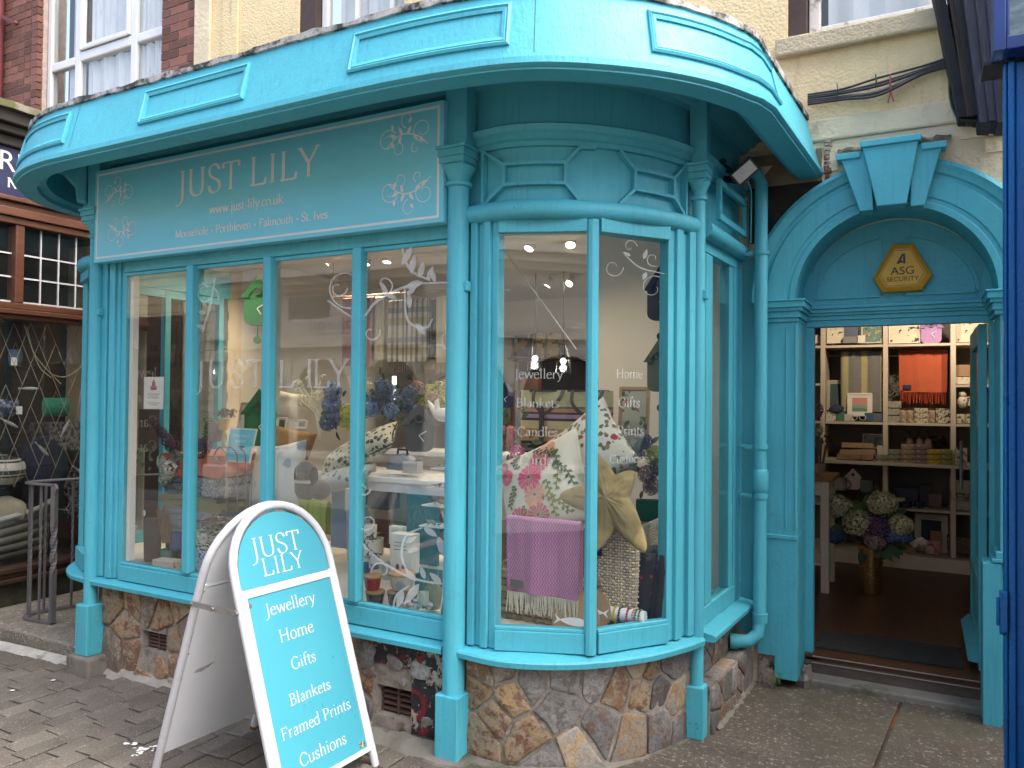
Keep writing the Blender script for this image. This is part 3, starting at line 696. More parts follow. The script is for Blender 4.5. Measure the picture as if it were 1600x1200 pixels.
# octagon panelling on the bow: raised ribs between bead and moulding
bf, bL, _, _ = along(BOWR)
def bow_pt(s, z, o): p, nn = bf(s * bL); return Vector((p.x + nn.x * (o - .055), p.y + nn.y * (o - .055), z))
def rib(pts, w=.014, h=.030, closed=False):
    q = MB()
    for i in range(len(pts) - 1):
        (a, b), (c, d) = pts[i], pts[i + 1]; n = 4
        for k in range(n):
            p0 = bow_pt(a + (c - a) * k / n, b + (d - b) * k / n, h / 2); p1 = bow_pt(a + (c - a) * (k + 1) / n, b + (d - b) * (k + 1) / n, h / 2)
            nn = bf((a + c) / 2 * bL)[1]; q.bar(p0, p1, h, w, up=(p1 - p0).cross(Vector((nn.x, nn.y, 0))))
    return q
za, zb, zt, zu = 2.462, 2.535, 2.625, 2.698
rb = MB()
ribsets = [[(.05, za), (.05, zu)], [(.95, za), (.95, zu)],
    [(.50, zu), (.44, zu - .004), (.385, zt), (.385, zb), (.44, za)], [(.60, zu), (.665, zt), (.665, zb), (.60, za)],
    [(.05, zu), (.145, zt), (.145, zb), (.06, za)], [(.145, zt), (.385, zt)], [(.145, zb), (.385, zb)],
    [(.665, zt), (.87, zt), (.94, zu)], [(.665, zb), (.87, zb), (.94, za)], [(.87, zt), (.87, zb)]]
panel = None
for st in ribsets:
    o = rib(st).build('panel_rib', m_tq, SB)

# ---- iron columns on square plinths
def column(x, y, zb, zp, D, base, top, pz, wear, n=18):
    c = MB(); c.lathe([(D / 2, zp), (D / 2, zp + .5), (D / 2 * .97, 2.50), (D / 2 * .97, 2.535), (D / 2 * 1.25, 2.542), (D / 2 * 1.25, 2.556), (D / 2 * 1.0, 2.562), (D / 2 * 1.05, 2.58), (D / 2 * 1.5, 2.615), (D / 2 * 1.6, 2.625)], (x, y, 0), n)
    o = c.build('column', m_tq, SB, ang=40)
    b = MB(); b.box(x - base / 2, x + base / 2, y - base / 2, y + base / 2, zb, zp); b.build('plinth', m_tqworn if wear else m_tq, o, bevel=.006)
    k = MB(); w = base * .52
    for z0, z1, e in ((2.622, 2.638, .98), (2.638, 2.668, 1.08), (2.668, 2.70, 1.16), (2.70, 2.716, 1.28)): k.box(x - w * e, x + w * e, y - w * e, y + w * e, z0, z1)
    k.build('capital', m_tq, o, bevel=.004)
    q = MB(); q.box(x - w * .92, x + w * .92, y - w * .5, y + w * .95, 2.716, 3.044); q.build('pilaster_block', m_tq, o, bevel=.003)
    e = MB(); e.box(x + D / 2 - .012, x + D / 2 + .014, y - .02, y + .015, 2.07, 2.115) ; e.build('lug', m_tq, o, bevel=.006)
    return o
column(-1.838, 2.915, .005, .288, .100, .118, 0, 0, False)
column(-.933, 3.615, .02, .262, .064, .085, 0, 0, True, 14)
column(-4.425, 2.915, .035, .335, .078, .115, 0, 0, True)
mb = MB(); mb.box(-4.535, -4.315, 2.835, 3.0, -.2, .034); mb.build('stone_plinth', m_slate, SB, bevel=.015)

# ---- window sills
def sill(path, name='sill'):
    q = MB(); q.sweep([(.047, .456), (.050, .478), (.044, .486), (-.07, .505), (-.12, .508), (-.12, .45), (-.05, .448)], path); return q.build(name, m_tq, SB, ang=30)
sill(BOWL); sill([(-4.385, 2.932), (-1.885, 2.930)]); sill(BOWR); sill([(-.905, 3.66), (-.862, 4.41)])
# ---- window frames.  Every light: jambs, head, bottom rail, mullions, panes
GY = 2.955
def quad_pane(a, b, z0, z1, parent, name='pane', mm=None):
    a, b = Vector((*a, 0)), Vector((*b, 0)); t = (b - a).normalized(); n = Vector((t.y, -t.x, 0)); q = MB(); d = n * -.005
    q.add([a + Vector((0, 0, z0)), b + Vector((0, 0, z0)), b + Vector((0, 0, z1)), a + Vector((0, 0, z1)), a + d + Vector((0, 0, z0)), b + d + Vector((0, 0, z0)), b + d + Vector((0, 0, z1)), a + d + Vector((0, 0, z1))],
          [(0, 1, 2, 3), (7, 6, 5, 4), (0, 4, 5, 1), (1, 5, 6, 2), (2, 6, 7, 3), (3, 7, 4, 0)])
    return q.build(name, mm or m_glass, parent)
GT, GB = 2.322, .605
wf = MB()
gx0, gx1 = at(195, 650, GY).x, at(712, 650, GY).x
for x0, x1, y0 in ((-4.395, -4.345, 2.93), (-4.345, -4.315, 2.945), (-4.315, -4.265, 2.925), (-4.265, -4.235, 2.94), (-4.235, gx0, 2.952)): wf.box(x0, x1 - .0005, y0, GY + .06, .50, 2.42)
wf.box(gx1, -1.80, 2.95, GY + .06, .50, 2.42)
wf.box(gx0, gx1, 2.935, GY + .06, GT, 2.42); wf.box(gx0, gx1, 2.945, GY + .012, GT - .022, GT - .001)
wf.box(gx0, gx1, 2.930, GY + .06, .50, GB - .018); wf.box(gx0, gx1, 2.938, GY + .02, GB - .0175, GB)
front = wf.build('front_window', m_tq, SB, bevel=.004)
for px in (295, 416, 556):
    x = at(px, 650, 2.93).x; q = MB(); q.box(x - .027, x + .027, 2.915, GY + .02, GB + .0005, GT - .0005); q.build('mullion', m_tq, front, bevel=.008)
mx = [gx0] + [at(px, 650, 2.93).x for px in (295, 416, 556)] + [gx1]
for i in range(4): quad_pane((mx[i] + .004 * (i > 0), GY), (mx[i + 1] - .004 * (i < 3), GY), GB, GT, front)
mb = MB(); mb.box(gx0 + .002, gx0 + .03, GY + .022, GY + .06, GB, GT); mb.build('inner_frame', m_inner, front)
# bow: two flat lights meeting at a mullion
bw = MB()
A0, A1, B0, B1 = (-1.645, 2.945), (-1.283, 3.085), (-1.240, 3.115), (-1.022, 3.415)
def rail(mb, a, b, d0, d1, z0, z1):
    a, b = Vector((*a, 0)), Vector((*b, 0)); t = (b - a).normalized(); n = Vector((t.y, -t.x, 0)); vs = []
    for z in (z0, z1):
        for p, d in ((a, d0), (b, d0), (b, d1), (a, d1)): vs.append(p + n * d + Vector((0, 0, z)))
    mb.add(vs, [(0, 3, 2, 1), (4, 5, 6, 7), (0, 1, 5, 4), (1, 2, 6, 5), (2, 3, 7, 6), (3, 0, 4, 7)])
for a, b in ((A0, A1), (B0, B1)):
    rail(bw, a, b, .022, -.05, .502, GB - .016); rail(bw, a, b, .014, -.03, GB - .0155, GB); rail(bw, a, b, .02, -.06, GT, 2.40)
P0, P1 = (-1.782, 2.955), A0
for k, o_ in enumerate((.022, .004, .02, .002)):
    u0, u1 = k / 4, (k + 1) / 4; p = Vector(P0).lerp(Vector(P1), u0); q_ = Vector(P0).lerp(Vector(P1), u1 - .004); rail(bw, p, q_, o_, -.05, .502, 2.42)
P0, P1 = B1, (-.955, 3.585)
for k, o_ in enumerate((.002, .018, .0, .02)):
    u0, u1 = k / 4, (k + 1) / 4; p = Vector(P0).lerp(Vector(P1), u0 + .004); q_ = Vector(P0).lerp(Vector(P1), u1); rail(bw, p, q_, o_, -.05, .502, 2.42)
bow = bw.build('bow_window', m_tq, SB, bevel=.003)
q = MB(); mc = (Vector(A1) + Vector(B0)) / 2; q.lathe([(.028, .503), (.028, GB + .1), (.027, GT + .05)], (mc.x + .004, mc.y - .012, 0), 10); q.build('mullion', m_tq, bow)
quad_pane(A0, A1, GB, GT, bow); quad_pane(B0, B1, GB, GT, bow)
# side return beside the doorway: two narrow lights
rw = MB(); RA, RB = Vector((-.945, 3.70)), Vector((-.905, 4.40))
rl = lambda t: tuple(RA.lerp(RB, t))
for a, b, o_, z0, z1 in ((0, .035, .006, .502, 2.4), (.035, .99, .012, .502, GB - .016), (.035, .99, .010, GT, 2.40), (.70, .80, .004, GB - .015, GT - .001), (.80, .90, .012, GB - .015, GT - .001), (.90, .99, .018, GB - .015, GT - .001)):
    rail(rw, rl(a), rl(b - .003), o_, -.05, z0, z1)
ret = rw.build('side_window', m_tq, SB, bevel=.003)
q = MB(); rail(q, rl(.10), rl(.25), .007, -.03, GB - .015, GT - .001); q.build('mullion', m_tq, ret, bevel=.005)
quad_pane(rl(.035), rl(.10), GB - .01, GT, ret); quad_pane(rl(.25), rl(.70), GB - .01, GT, ret)
# frieze panel on the side return
q = MB(); rail(q, rl(.16), rl(.9), .062, .04, 2.66, 2.69); rail(q, rl(.16), rl(.9), .062, .04, 2.49, 2.52); rail(q, rl(.16), rl(.2), .062, .04, 2.521, 2.659); rail(q, rl(.86), rl(.9), .062, .04, 2.521, 2.659); q.build('panel_rib', m_tq, SB)
# left bow: flat lights looking out to the passage on the left
lw = MB(); LP = [(-4.55, 3.0), (-4.83, 3.13), (-4.985, 3.40), (-5.015, 3.86), (-5.02, 4.36)]
for i in range(4):
    rail(lw, LP[i + 1], LP[i], -.02, .05, .502, GB)
lbow = lw.build('left_bow_window', m_tq, SB); lw = MB()
for i in range(4): rail(lw, LP[i + 1], LP[i], -.02, .05, GT, 2.40)
lw.build('head_rail', m_tq, lbow)
for p in LP: q = MB(); q.box(p[0] - .025, p[0] + .025, p[1] - .025, p[1] + .025, .51, 2.40); q.build('mullion', m_tq, lbow, bevel=.004)
for i in range(4): quad_pane(LP[i + 1], LP[i], GB, GT, lbow)

# ---- stone stall riser: crazy-paved stones set in mortar
def clip(poly, p, n):                       # keep the side where (q-p).n < 0
    out = []
    for i in range(len(poly)):
        a, b = poly[i], poly[(i + 1) % len(poly)]; da, db = (a[0] - p[0]) * n[0] + (a[1] - p[1]) * n[1], (b[0] - p[0]) * n[0] + (b[1] - p[1]) * n[1]
        if da <= 0: out.append(a)
        if da * db < 0: t = da / (da - db); out.append((a[0] + (b[0] - a[0]) * t, a[1] + (b[1] - a[1]) * t))
    return out
def cells(w, h, n, seed, holes=(), gap=.006, pts=None):
    rr = random.Random(seed)
    if pts is None:
        pts = []
        tries = 0
        while len(pts) < n and tries < 6000:
            tries += 1; p = (rr.uniform(0, w), rr.uniform(0, h))
            if all(math.hypot((p[0] - q[0]) * .9, p[1] - q[1]) > .62 * math.sqrt(w * h / n) * rr.uniform(.8, 1.25) for q in pts): pts.append(p)
    out = []
    for i, p in enumerate(pts):
        poly = [(0, 0), (w, 0), (w, h), (0, h)]
        for j, q in enumerate(pts):
            if i == j: continue
            d = (q[0] - p[0], q[1] - p[1]); L = math.hypot(*d); mid = ((p[0] + q[0]) / 2 - d[0] / L * gap, (p[1] + q[1]) / 2 - d[1] / L * gap)
            poly = clip(poly, mid, d)
        for (hx0, hx1, hz0, hz1) in holes:
            cx = sum(a for a, b in poly) / max(1, len(poly)); cz = sum(b for a, b in poly) / max(1, len(poly))
            if cx < hx0: poly = clip(poly, (hx0 - gap, 0), (1, 0))
            elif cx > hx1: poly = clip(poly, (hx1 + gap, 0), (-1, 0))
            elif cz > hz1: poly = clip(poly, (0, hz1 + gap), (0, -1))
            elif cz < hz0: poly = clip(poly, (0, hz0 - gap), (0, 1))
            else: poly = []
            if not poly: break
        if len(poly) >= 3: out.append(poly)
    return out
def stone_mat(name, a, b, c, wear=.50):
    t = NT(name); v = t.coord('Object'); oi = t.node('ShaderNodeObjectInfo')
    n = t.noise(v, 7, 7, .7); n2 = t.noise(v, 17, 6, .75); n3 = t.noise(v, 60, 4, .7)
    cc = t.mix(t.ramp(n, [(.40, 0.), (.60, 1.)]), a, b); cc = t.mix(t.ramp(n2, [(wear, 0.), (wear + .08, 1.)]), cc, c)
    cc = t.mix(t.ramp(n3, [(.35, .5), (.55, 0.)]), cc, sc3(a, .35))
    h = t.node('ShaderNodeHueSaturation'); mr = t.node('ShaderNodeMapRange'); mr.inputs['To Min'].default_value = .75; mr.inputs['To Max'].default_value = 1.25
    t.link(oi.outputs['Random'], mr.inputs['Value']); t.link(mr.outputs[0], h.inputs['Value']); t.link(cc, h.inputs['Color'])
    t.bsdf(h.outputs[0], .85, 0, t.math('ADD', n2, t.math('MULTIPLY', n3, .5)), .6, .012); _M[name] = t.m; return t.m
m_st = [stone_mat('ochre_stone', (.34, .225, .115), (.30, .25, .18), (.16, .075, .045)), stone_mat('grey_stone', (.21, .20, .19), (.30, .285, .26), (.15, .13, .115)), stone_mat('rust_stone', (.17, .095, .065), (.25, .15, .08), (.34, .28, .2)),
        stone_mat('slate_stone', (.13, .13, .128), (.19, .18, .165), (.14, .09, .065)), stone_mat('buff_stone', (.36, .29, .20), (.26, .24, .21), (.38, .22, .09)), stone_mat('brown_stone', (.15, .11, .088), (.20, .155, .12), (.27, .23, .18))]
def stones(polys, mapper, parent, weights, seed, name='stone', depth=.014):
    rr = random.Random(seed)
    for poly in polys:
        A = sum(poly[i][0] * poly[(i + 1) % len(poly)][1] - poly[(i + 1) % len(poly)][0] * poly[i][1] for i in range(len(poly))) / 2
        if abs(A) < .0006: continue
        cx = sum(a for a, b in poly) / len(poly); cz = sum(b for a, b in poly) / len(poly)
        # round the corners and roughen the outline
        P = []
        for i in range(len(poly)):
            a, b, c = poly[i - 1], poly[i], poly[(i + 1) % len(poly)]; L1 = math.hypot(b[0] - a[0], b[1] - a[1]); L2 = math.hypot(c[0] - b[0], c[1] - b[1])
            t1 = min(.25, .010 / (L1 + 1e-6)); t2 = min(.25, .010 / (L2 + 1e-6))
            P.append((b[0] + (a[0] - b[0]) * t1, b[1] + (a[1] - b[1]) * t1)); P.append((b[0] + (c[0] - b[0]) * t2, b[1] + (c[1] - b[1]) * t2))
            if L2 > .08: mx_ = ((b[0] + c[0]) / 2, (b[1] + c[1]) / 2); P.append((mx_[0] + (cx - mx_[0]) * rr.uniform(-.02, .10), mx_[1] + (cz - mx_[1]) * rr.uniform(-.02, .10)))
        d = depth * rr.uniform(.6, 1.25); tx, tz = rr.uniform(-.05, .05), rr.uniform(-.05, .05); q = MB(); vs = []; k = len(P)
        for sc_, dd in ((1, -.02), (.99, d * .35), (.95, d * .85), (.84, d), (.45, d * 1.02)):
            for a, b in P:
                x, z = cx + (a - cx) * sc_, cz + (b - cz) * sc_
                vs.append(mapper(x, z, dd + (tx * (x - cx) + tz * (z - cz)) * (dd > 0) + (.009 * noise.noise(Vector((x * 17, z * 17, seed))) if sc_ < .99 else 0)))
        fs = [(j * k + i, j * k + (i + 1) % k, (j + 1) * k + (i + 1) % k, (j + 1) * k + i) for j in range(4) for i in range(k)] + [tuple(4 * k + i for i in range(k))]
        q.add(vs, fs, True); q.build(name, rr.choices(m_st, weights)[0], parent, ang=50)
# front riser
RY = 2.965
mb = MB(); mb.box(-4.42, -4.005, RY, RY + .2, -.25, .455); mb.box(-4.005, -3.80, RY, RY + .2, -.25, .115); mb.box(-4.005, -3.80, RY, RY + .2, .225, .455); mb.box(-3.80, -2.30, RY, RY + .2, -.25, .455); mb.box(-2.30, -2.09, RY, RY + .2, -.25, .085); mb.box(-2.30, -2.09, RY, RY + .2, .225, .455); mb.box(-2.09, -1.80, RY, RY + .2, -.25, .455)
riser = mb.build('stall_riser', m_mortar2, SB)
W0 = -4.37; wd = 2.5
holes = [(-4.02 - W0, -3.785 - W0, .10 + .1, .235 + .1), (-2.315 - W0, -2.075 - W0, .07 + .1, .24 + .1)]
hand = [(.10, .45), (.30, .47), (.42, .50), (.22, .33), (.55, .44), (.68, .50), (.62, .30), (.12, .16), (.25, .17), (.41, .13), (.53, .12), (.62, .17), (.40, .05), (.60, .03), (.76, .38), (.80, .16), (.92, .30), (.98, .48), (.95, .08)]
hand += [(1.10 + .19 * i + R.uniform(-.06, .06), .09 + .155 * j + R.uniform(-.04, .04)) for i in range(4) for j in range(3)] + [(1.90, .43), (2.02, .36), (1.93, .22), (2.18, .44), (2.2, .07), (2.0, .02), (1.86, .06)]
polys = cells(wd - .42 + .0, .555, 40, 3, holes[:1] + [(holes[1][0], 9, 0, .0)], .006, [p for p in hand if p[0] < 2.08])
stones(polys, lambda a, b, d: Vector((W0 + a, RY - d, b - .10)), riser, (4, 2, 4, .5, 4, 2), 5)
# right end of the front riser: broken render with flakes of red and black paint
def peel_mat():
    t = NT('peeling_red_black_paint'); v = t.coord('Object'); n = t.noise(v, 10, 7, .7); n2 = t.noise(t.coord('Object', (1, 1, .8), (0, 0, 1)), 13, 7, .72)
    cc = t.mix(t.ramp(n, [(.53, 0.), (.55, 1.)]), (.016, .015, .017), (.17, .012, .016))
    cc = t.mix(t.ramp(n2, [(.55, 0.), (.57, 1.)]), cc, (.34, .30, .25)); cc = t.mix(t.ramp(t.noise(v, 30, 5), [(.62, 0.), (.65, .8)]), cc, (.5, .46, .40))
    t.bsdf(cc, .7, 0, t.math('ADD', t.ramp(n2, [(.55, 0.), (.57, 1.)]), n), .8, .012); return t.m
m_peel = peel_mat()
mb = MB(); mb.grid(lambda u, v: Vector((-2.09 + .22 * u, RY - .012 - .008 * noise.noise(Vector((u * 4, v * 9, 2))), .04 + .41 * v)), 10, 18); mb.grid(lambda u, v: Vector((-2.31 + .22 * u, RY - .010 - .008 * noise.noise(Vector((u * 4, v * 9, 5))), .33 + .12 * v)), 8, 6)
mb.build('peeling_paint', m_peel, riser)
rr = random.Random(12)
for (x, z, w, h) in ((-2.36, .36, .17, .15), (-2.18, .345, .13, .09), (-2.04, .335, .13, .10), (-2.14, .265, .06, .05), (-2.00, .10, .10, .06), (-2.34, .275, .12, .05)):
    P = [(x + w / 2 * math.cos(a) * rr.uniform(.6, 1.25), z + h / 2 * math.sin(a) * rr.uniform(.6, 1.25)) for a in [2 * math.pi * k / 6 + rr.uniform(0, .7) for k in range(6)]]
    stones([P], lambda a, b, d: Vector((a, RY - .010 - d * .8, b)), riser, (0, 6, 0, 0, 0, 2), int(x * 100))
for x0, x1, z0, z1 in ((-4.0, -3.805, .12, .222), (-2.295, -2.095, .09, .222)):
    vent = MB(); vent.box(x0 - .01, x1 + .01, RY + .075, RY + .10, z0 - .01, z1 + .01)
    for k in range(5): z = z0 + .008 + k * (z1 - z0 - .012) / 4.4; vent.box(x0, x1, RY + .035, RY + .076, z, z + .011)
    vent.box((x0 + x1) / 2 - .006, (x0 + x1) / 2 + .006, RY + .03, RY + .077, z0, z1)
    vent.build('air_brick', mat('dusty_terracotta', (.10, .055, .042), .95, .4, 10, .4, 60), SB)
# dressed base course and cement fillet along the pavement
def fl_front(x, y): return gz(x) - .02
mb = MB()
xs = -2.32
mb.box(-2.42, -1.90, RY - .055, RY - .002, -.16, .035); mb.build('base_stone', m_slate, SB, bevel=.02)
fillet('cement_fillet', [(-4.31 + .06 * k, RY - .005) for k in range(33)], .06, .055, fl_front, mat('worn_cement', (.27, .25, .215), .9, .3, 9, .6, 70), SB, 3)
fillet('cement_fillet', [(-2.45 + .05 * k, RY - .05) for k in range(12)], .09, .06, lambda x, y: gz(x) - .01, mat('dirty_cement', (.16, .15, .125), .9, .35, 9, .6, 60), SB, 4)
# bow riser
bwl = MB(); bwl.sweep([(-.026, -.25), (-.026, .452), (-.15, .452), (-.15, -.25)], BOWR); bowr = bwl.build('stall_riser', m_mortar2, SB)
RH = .44
bh = [(.08, .38), (.06, .30), (.13, .20), (.19, .30), (.07, .10), (.27, .37), (.26, .12), (.40, .39), (.38, .26), (.52, .38), (.45, .08), (.60, .33), (.53, .15), (.70, .40), (.71, .30), (.66, .10), (.80, .28), (.86, .38), (.80, .10), (.90, .20), (.93, .07), (.16, .41), (.32, .02), (.74, .37)]
polys = cells(bL, RH, 0, 0, (), .0055, [(a * bL, b) for a, b in bh])
bset = (3.4, 3, 2, 2.2, 2.5, 2)
stones(polys, lambda a, b, d: (lambda pn: Vector((pn[0].x + pn[1].x * (d - .03), pn[0].y + pn[1].y * (d - .03), b + .012)))(bf(a)), bowr, bset, 23)
# stone kerb under the bow
kb = MB(); kb.sweep([(.0, -.2), (.075, -.2), (.082, -.02), (.070, .010), (.0, .022), (-.06, .022), (-.06, -.2)], [(-1.92, 2.90), (-1.86, 2.885)] + BOWR[2:] + [(-.90, 3.68), (-.875, 3.72)])
kb.build('kerb_stone', m_slate, SB, ang=30)
# side return riser: battered lower course of slate
sr = MB(); rail(sr, (-.93, 3.64), (-.878, 4.42), -.03, -.2, -.1, .45); rail(sr, (-.93, 3.655), (-.878, 4.42), .05, -.029, -.1, .245); sretr = sr.build('stall_riser', m_mortar2, SB)
sdir = Vector((.052, .78)).normalized(); sn = Vector((sdir.y, -sdir.x))
p1 = cells(.76, .23, 11, 8, (), .004); stones(p1, lambda a, b, d: Vector((-.928 + sdir.x * a + sn.x * (d * .7 + .05), 3.66 + sdir.y * a + sn.y * (d * .7 + .05), b + .01)), sretr, (0, 2, .5, 5, 0, 3), 31)
p2 = cells(.76, .19, 9, 9, (), .004); stones(p2, lambda a, b, d: Vector((-.928 + sdir.x * a + sn.x * (d * .7 - .03), 3.66 + sdir.y * a + sn.y * (d * .7 - .03), b + .255)), sretr, (.5, 2, 1, 4, 1, 4), 32)
p3 = cells(.76, .075, 5, 4, (), .003); stones(p3, lambda a, b, d: Vector((-.928 + sdir.x * a + sn.x * (.048 - b), 3.66 + sdir.y * a + sn.y * (.048 - b), .248 + d * .4)), sretr, (0, 4, 0, 2, 1, 3), 33)
fillet('cement_fillet', [(-.905 + .04 * k / 42, 3.72 + .0167 * k) for k in range(43)], .07, .05, lambda x, y: apr_z(x, y), _M['dirty_cement'], SB, 9)

q = MB(); q.box(-.90, -.74, 4.432, 4.449, .30, 2.40); q.build('corner_board', m_tq, SB)
q = MB(); q.box(-7.2, -5.03, WY + .006, WY + .15, -.3, 3.2); q.build('passage_wall', m_cream, SB)
for r_ in range(27):
    for c_ in range(2):
        o = bpy.data.objects.new('painted_brick', pbm); col.objects.link(o); o.parent = SB; o.location = (-5.44 + c_ * .219 + (.11 if r_ % 2 else 0) + 2.4, R.uniform(-.004, .003), .5 + r_ * .083); o.rotation_euler = (R.uniform(-.02, .02), 0, R.uniform(-.012, .012))
# ---- arched doorway
def arch_ring(prof, m_, name, parent, a0=0, a1=math.pi, n=40):
    q = MB(); vs = []; k = len(prof)
    for i in range(n + 1):
        a = a0 + (a1 - a0) * i / n
        for r, y in prof: vs.append((AX - r * math.cos(a), y, AZ + r * math.sin(a)))
    q.add(vs, [(i * k + j, (i + 1) * k + j, (i + 1) * k + j + 1, i * k + j + 1) for i in range(n) for j in range(k - 1)], True); return q.build(name, m_, parent, ang=25)
m_tqr = m_tq
arch = arch_ring([(AO, 4.452), (AO, 4.405), (AO - .02, 4.395), (AO - .035, 4.405), (.655, 4.41), (.645, 4.422), (.63, 4.422), (.62, 4.412), (.53, 4.416), (.525, 4.423), (.505, 4.423), (.50, 4.418), (AR, 4.418), (AR, 4.73)], m_tqr, 'door_arch', SB)
def key(poly, y0, y1): q = MB(); q.prism(poly, (0, y0, 0), (1, 0, 0), (0, 0, 1), (0, y1 - y0, 0)); return q
key([(-.390, 2.885), (-.375, 2.862), (-.285, 2.585), (-.222, 2.585), (-.235, 2.9), (-.32, 2.895)], 4.355, 4.46).build('keystone_side', m_tqr, arch, bevel=.004)
key([(.100, 2.885), (.085, 2.862), (.008, 2.585), (-.052, 2.585), (-.045, 2.9), (.03, 2.895)], 4.355, 4.46).build('keystone_side', m_tqr, arch, bevel=.004)
key([(-.275, 2.935), (-.272, 2.905), (-.205, 2.595), (-.07, 2.595), (-.015, 2.905), (-.012, 2.935)], 4.325, 4.46).build('keystone', m_tqr, arch, bevel=.006)
for a_, b_, z_, y_ in ((-.282, -.004, 2.905, 4.312), (-.398, -.284, 2.862, 4.342), (-.002, .108, 2.862, 4.342)): key([(a_, z_), (b_, z_), (b_ + .004, z_ + .034), (a_ - .004, z_ + .034)], y_, 4.44).build('keystone_cap', m_tqr, arch, bevel=.005)
m_grit = mat('mossy_grit', (.10, .075, .05), .95, .5, 30, .6, 90)
mb = MB(); mb.grid(lambda u, v: Vector((-.40 + .53 * u, 4.445 - .05 * v, 2.94 + .03 * (1 - v) * noise.noise(Vector((u * 14, 1, 1))) + .012 - .03 * abs(u - .5) * 2 * v)), 24, 2); mb.build('dirt_ledge', m_grit, arch)
# jambs with imposts
def impost(x0, x1, y1, inner):
    q = MB()
    for z0, z1, e in ((2.028, 2.05, .012), (2.05, 2.085, .022), (2.085, 2.105, .034), (2.105, 2.138, .046), (2.138, 2.148, .052)):
        if inner > 0: q.box(x0 - e * .5, x1 + e, 4.42 - e, y1, z0, z1)
        else: q.box(x0 - e, x1 + e * .5, 4.42 - e, y1, z0, z1)
    return q
impost(-.78, -.606, 4.73, 1).build('impost', m_tqr, arch, bevel=.003)
impost(.325, .52, 4.73, -1).build('impost', m_tqr, arch, bevel=.003)
q = MB(); q.box(-.80, -.596, 4.418, 4.76, .845, 2.0275); q.box(-.80, -.594, 4.405, 4.76, .84, .862)
q.box(-.66, -.652, 4.412, 4.4185, .90, 2.0); q.box(-.612, -.6, 4.411, 4.4185, .90, 2.0)
q.prism([(0, .08), (.118, .08), (.118, .84), (-.09, .84), (-.09, .20), (0, .20)], (-.712, 4.411, 0), (1, 0, 0), (0, 0, 1), (0, .35, 0)); q.build('door_jamb', m_tqr, arch, bevel=.003)
q = MB(); q.box(-.80, -.705, 4.43, 4.46, .0, .205); q.build('broken_base', mat('flaking_stone', (.30, .25, .2), .95, .4, 12, .8, 60, c2=(.03, .028, .025), c2at=.52, c2s=14), SB)
q = MB(); q.box(.335, .52, 4.418, 4.76, .84, 2.0275); q.box(.275, .52, 4.43, 4.56, .035, .82); q.box(.262, .34, 4.405, 4.57, .03, .815); q.box(.30, .52, 4.40, 4.57, .822, .84); q.box(.315, .52, 4.405, 4.57, .841, .875); q.build('door_jamb', m_tqr, arch, bevel=.003)
mb = MB(); mb.ball((-.572, 4.56, .02), .10, 14, 9, (.42, 1.1, .95), .5); mb.build('cement_lump', _M['dirty_cement'], SB)
# tympanum with two quarter panels and the lintel moulding
q = MB(); n = 32; q.prism([(AX - (AR + .01) * math.cos(math.pi * i / n), AZ - .02 + (AR + .01) * math.sin(math.pi * i / n)) for i in range(n + 1)], (0, 4.722, 0), (1, 0, 0), (0, 0, 1), (0, .04, 0)); tym = q.build('tympanum', m_tqr, arch)
for sgn in (-1, 1):
    pts = [(AX + sgn * .055, AZ + .045)] + [(AX + sgn * (.40 * math.cos(a)), AZ + .045 + .33 * math.sin(a)) for a in [k * rad(81) / 14 for k in range(15)]]
    pts = pts[:1] + pts[1:] ; loop = pts + [pts[0]]
    q = MB()
    for i in range(len(loop) - 1): q.bar((loop[i][0], 4.716, loop[i][1]), (loop[i + 1][0], 4.716, loop[i + 1][1]), .016, .012, up=(0, 1, 0))
    q.build('panel_moulding', m_tqr, tym)
q = MB(); q.box(AX - .004, AX + .004, 4.717, 4.7215, AZ + .02, AZ + .45); q.build('panel_joint', m_tqr, tym)
q = MB()
for z0, z1, y in ((2.022, 2.06, 4.735), (2.06, 2.085, 4.725), (2.085, 2.10, 4.712), (2.10, 2.122, 4.70), (2.122, 2.14, 4.688)): q.box(-.60, .33, y, 4.80, z0, z1)
q.build('lintel', m_tqr, arch, bevel=.002)
q = MB(); q.box(-.64, -.552, 4.735, 4.80, .14, 2.02); q.box(.312, .40, 4.735, 4.80, .14, 2.02); q.build('door_frame', m_tqr, arch, bevel=.003)
q = MB(); q.box(-.59, .33, 4.70, 4.80, .03, .142); q.box(-.59, .33, 4.66, 4.70, .03, .118); q.build('threshold', mat('worn_timber', (.075, .055, .045), .7, .35, 6, .4, 40, stretch=(1, 6, 6)), SB, bevel=.006)
q = MB(); q.box(-.55, .312, 4.693, 4.703, .1425, .147); q.box(-.55, .312, 4.655, 4.662, .1185, .122); q.build('metal_strip', mat('aluminium_strip', (.5, .47, .42), .4, .2, 9, metal=.8), SB)
q = MB(); q.box(-.57, .30, 4.53, 4.66, .0, .066); q.build('door_step', m_slate, SB, bevel=.01)
# ivy-like weed in the crack
q = MB()
for k in range(26):
    a = R.uniform(0, 6.28); p = Vector((-.70 + R.uniform(-.03, .03), 4.39 + R.uniform(-.02, .01), .06 + R.uniform(0, .07))); d = Vector((math.cos(a), math.sin(a), .4)) * .014; e = Vector((-d.y, d.x, 0)) * .6
    q.add([p, p + d * .6 + e, p + d * 1.4, p + d * .6 - e], [(0, 1, 2, 3)])
tag(q.build('weed', mat('weed_leaf', (.10, .19, .03), .7, .3, 9)), 'tiny green weed in the crack at the foot of the door jamb', 'plant')
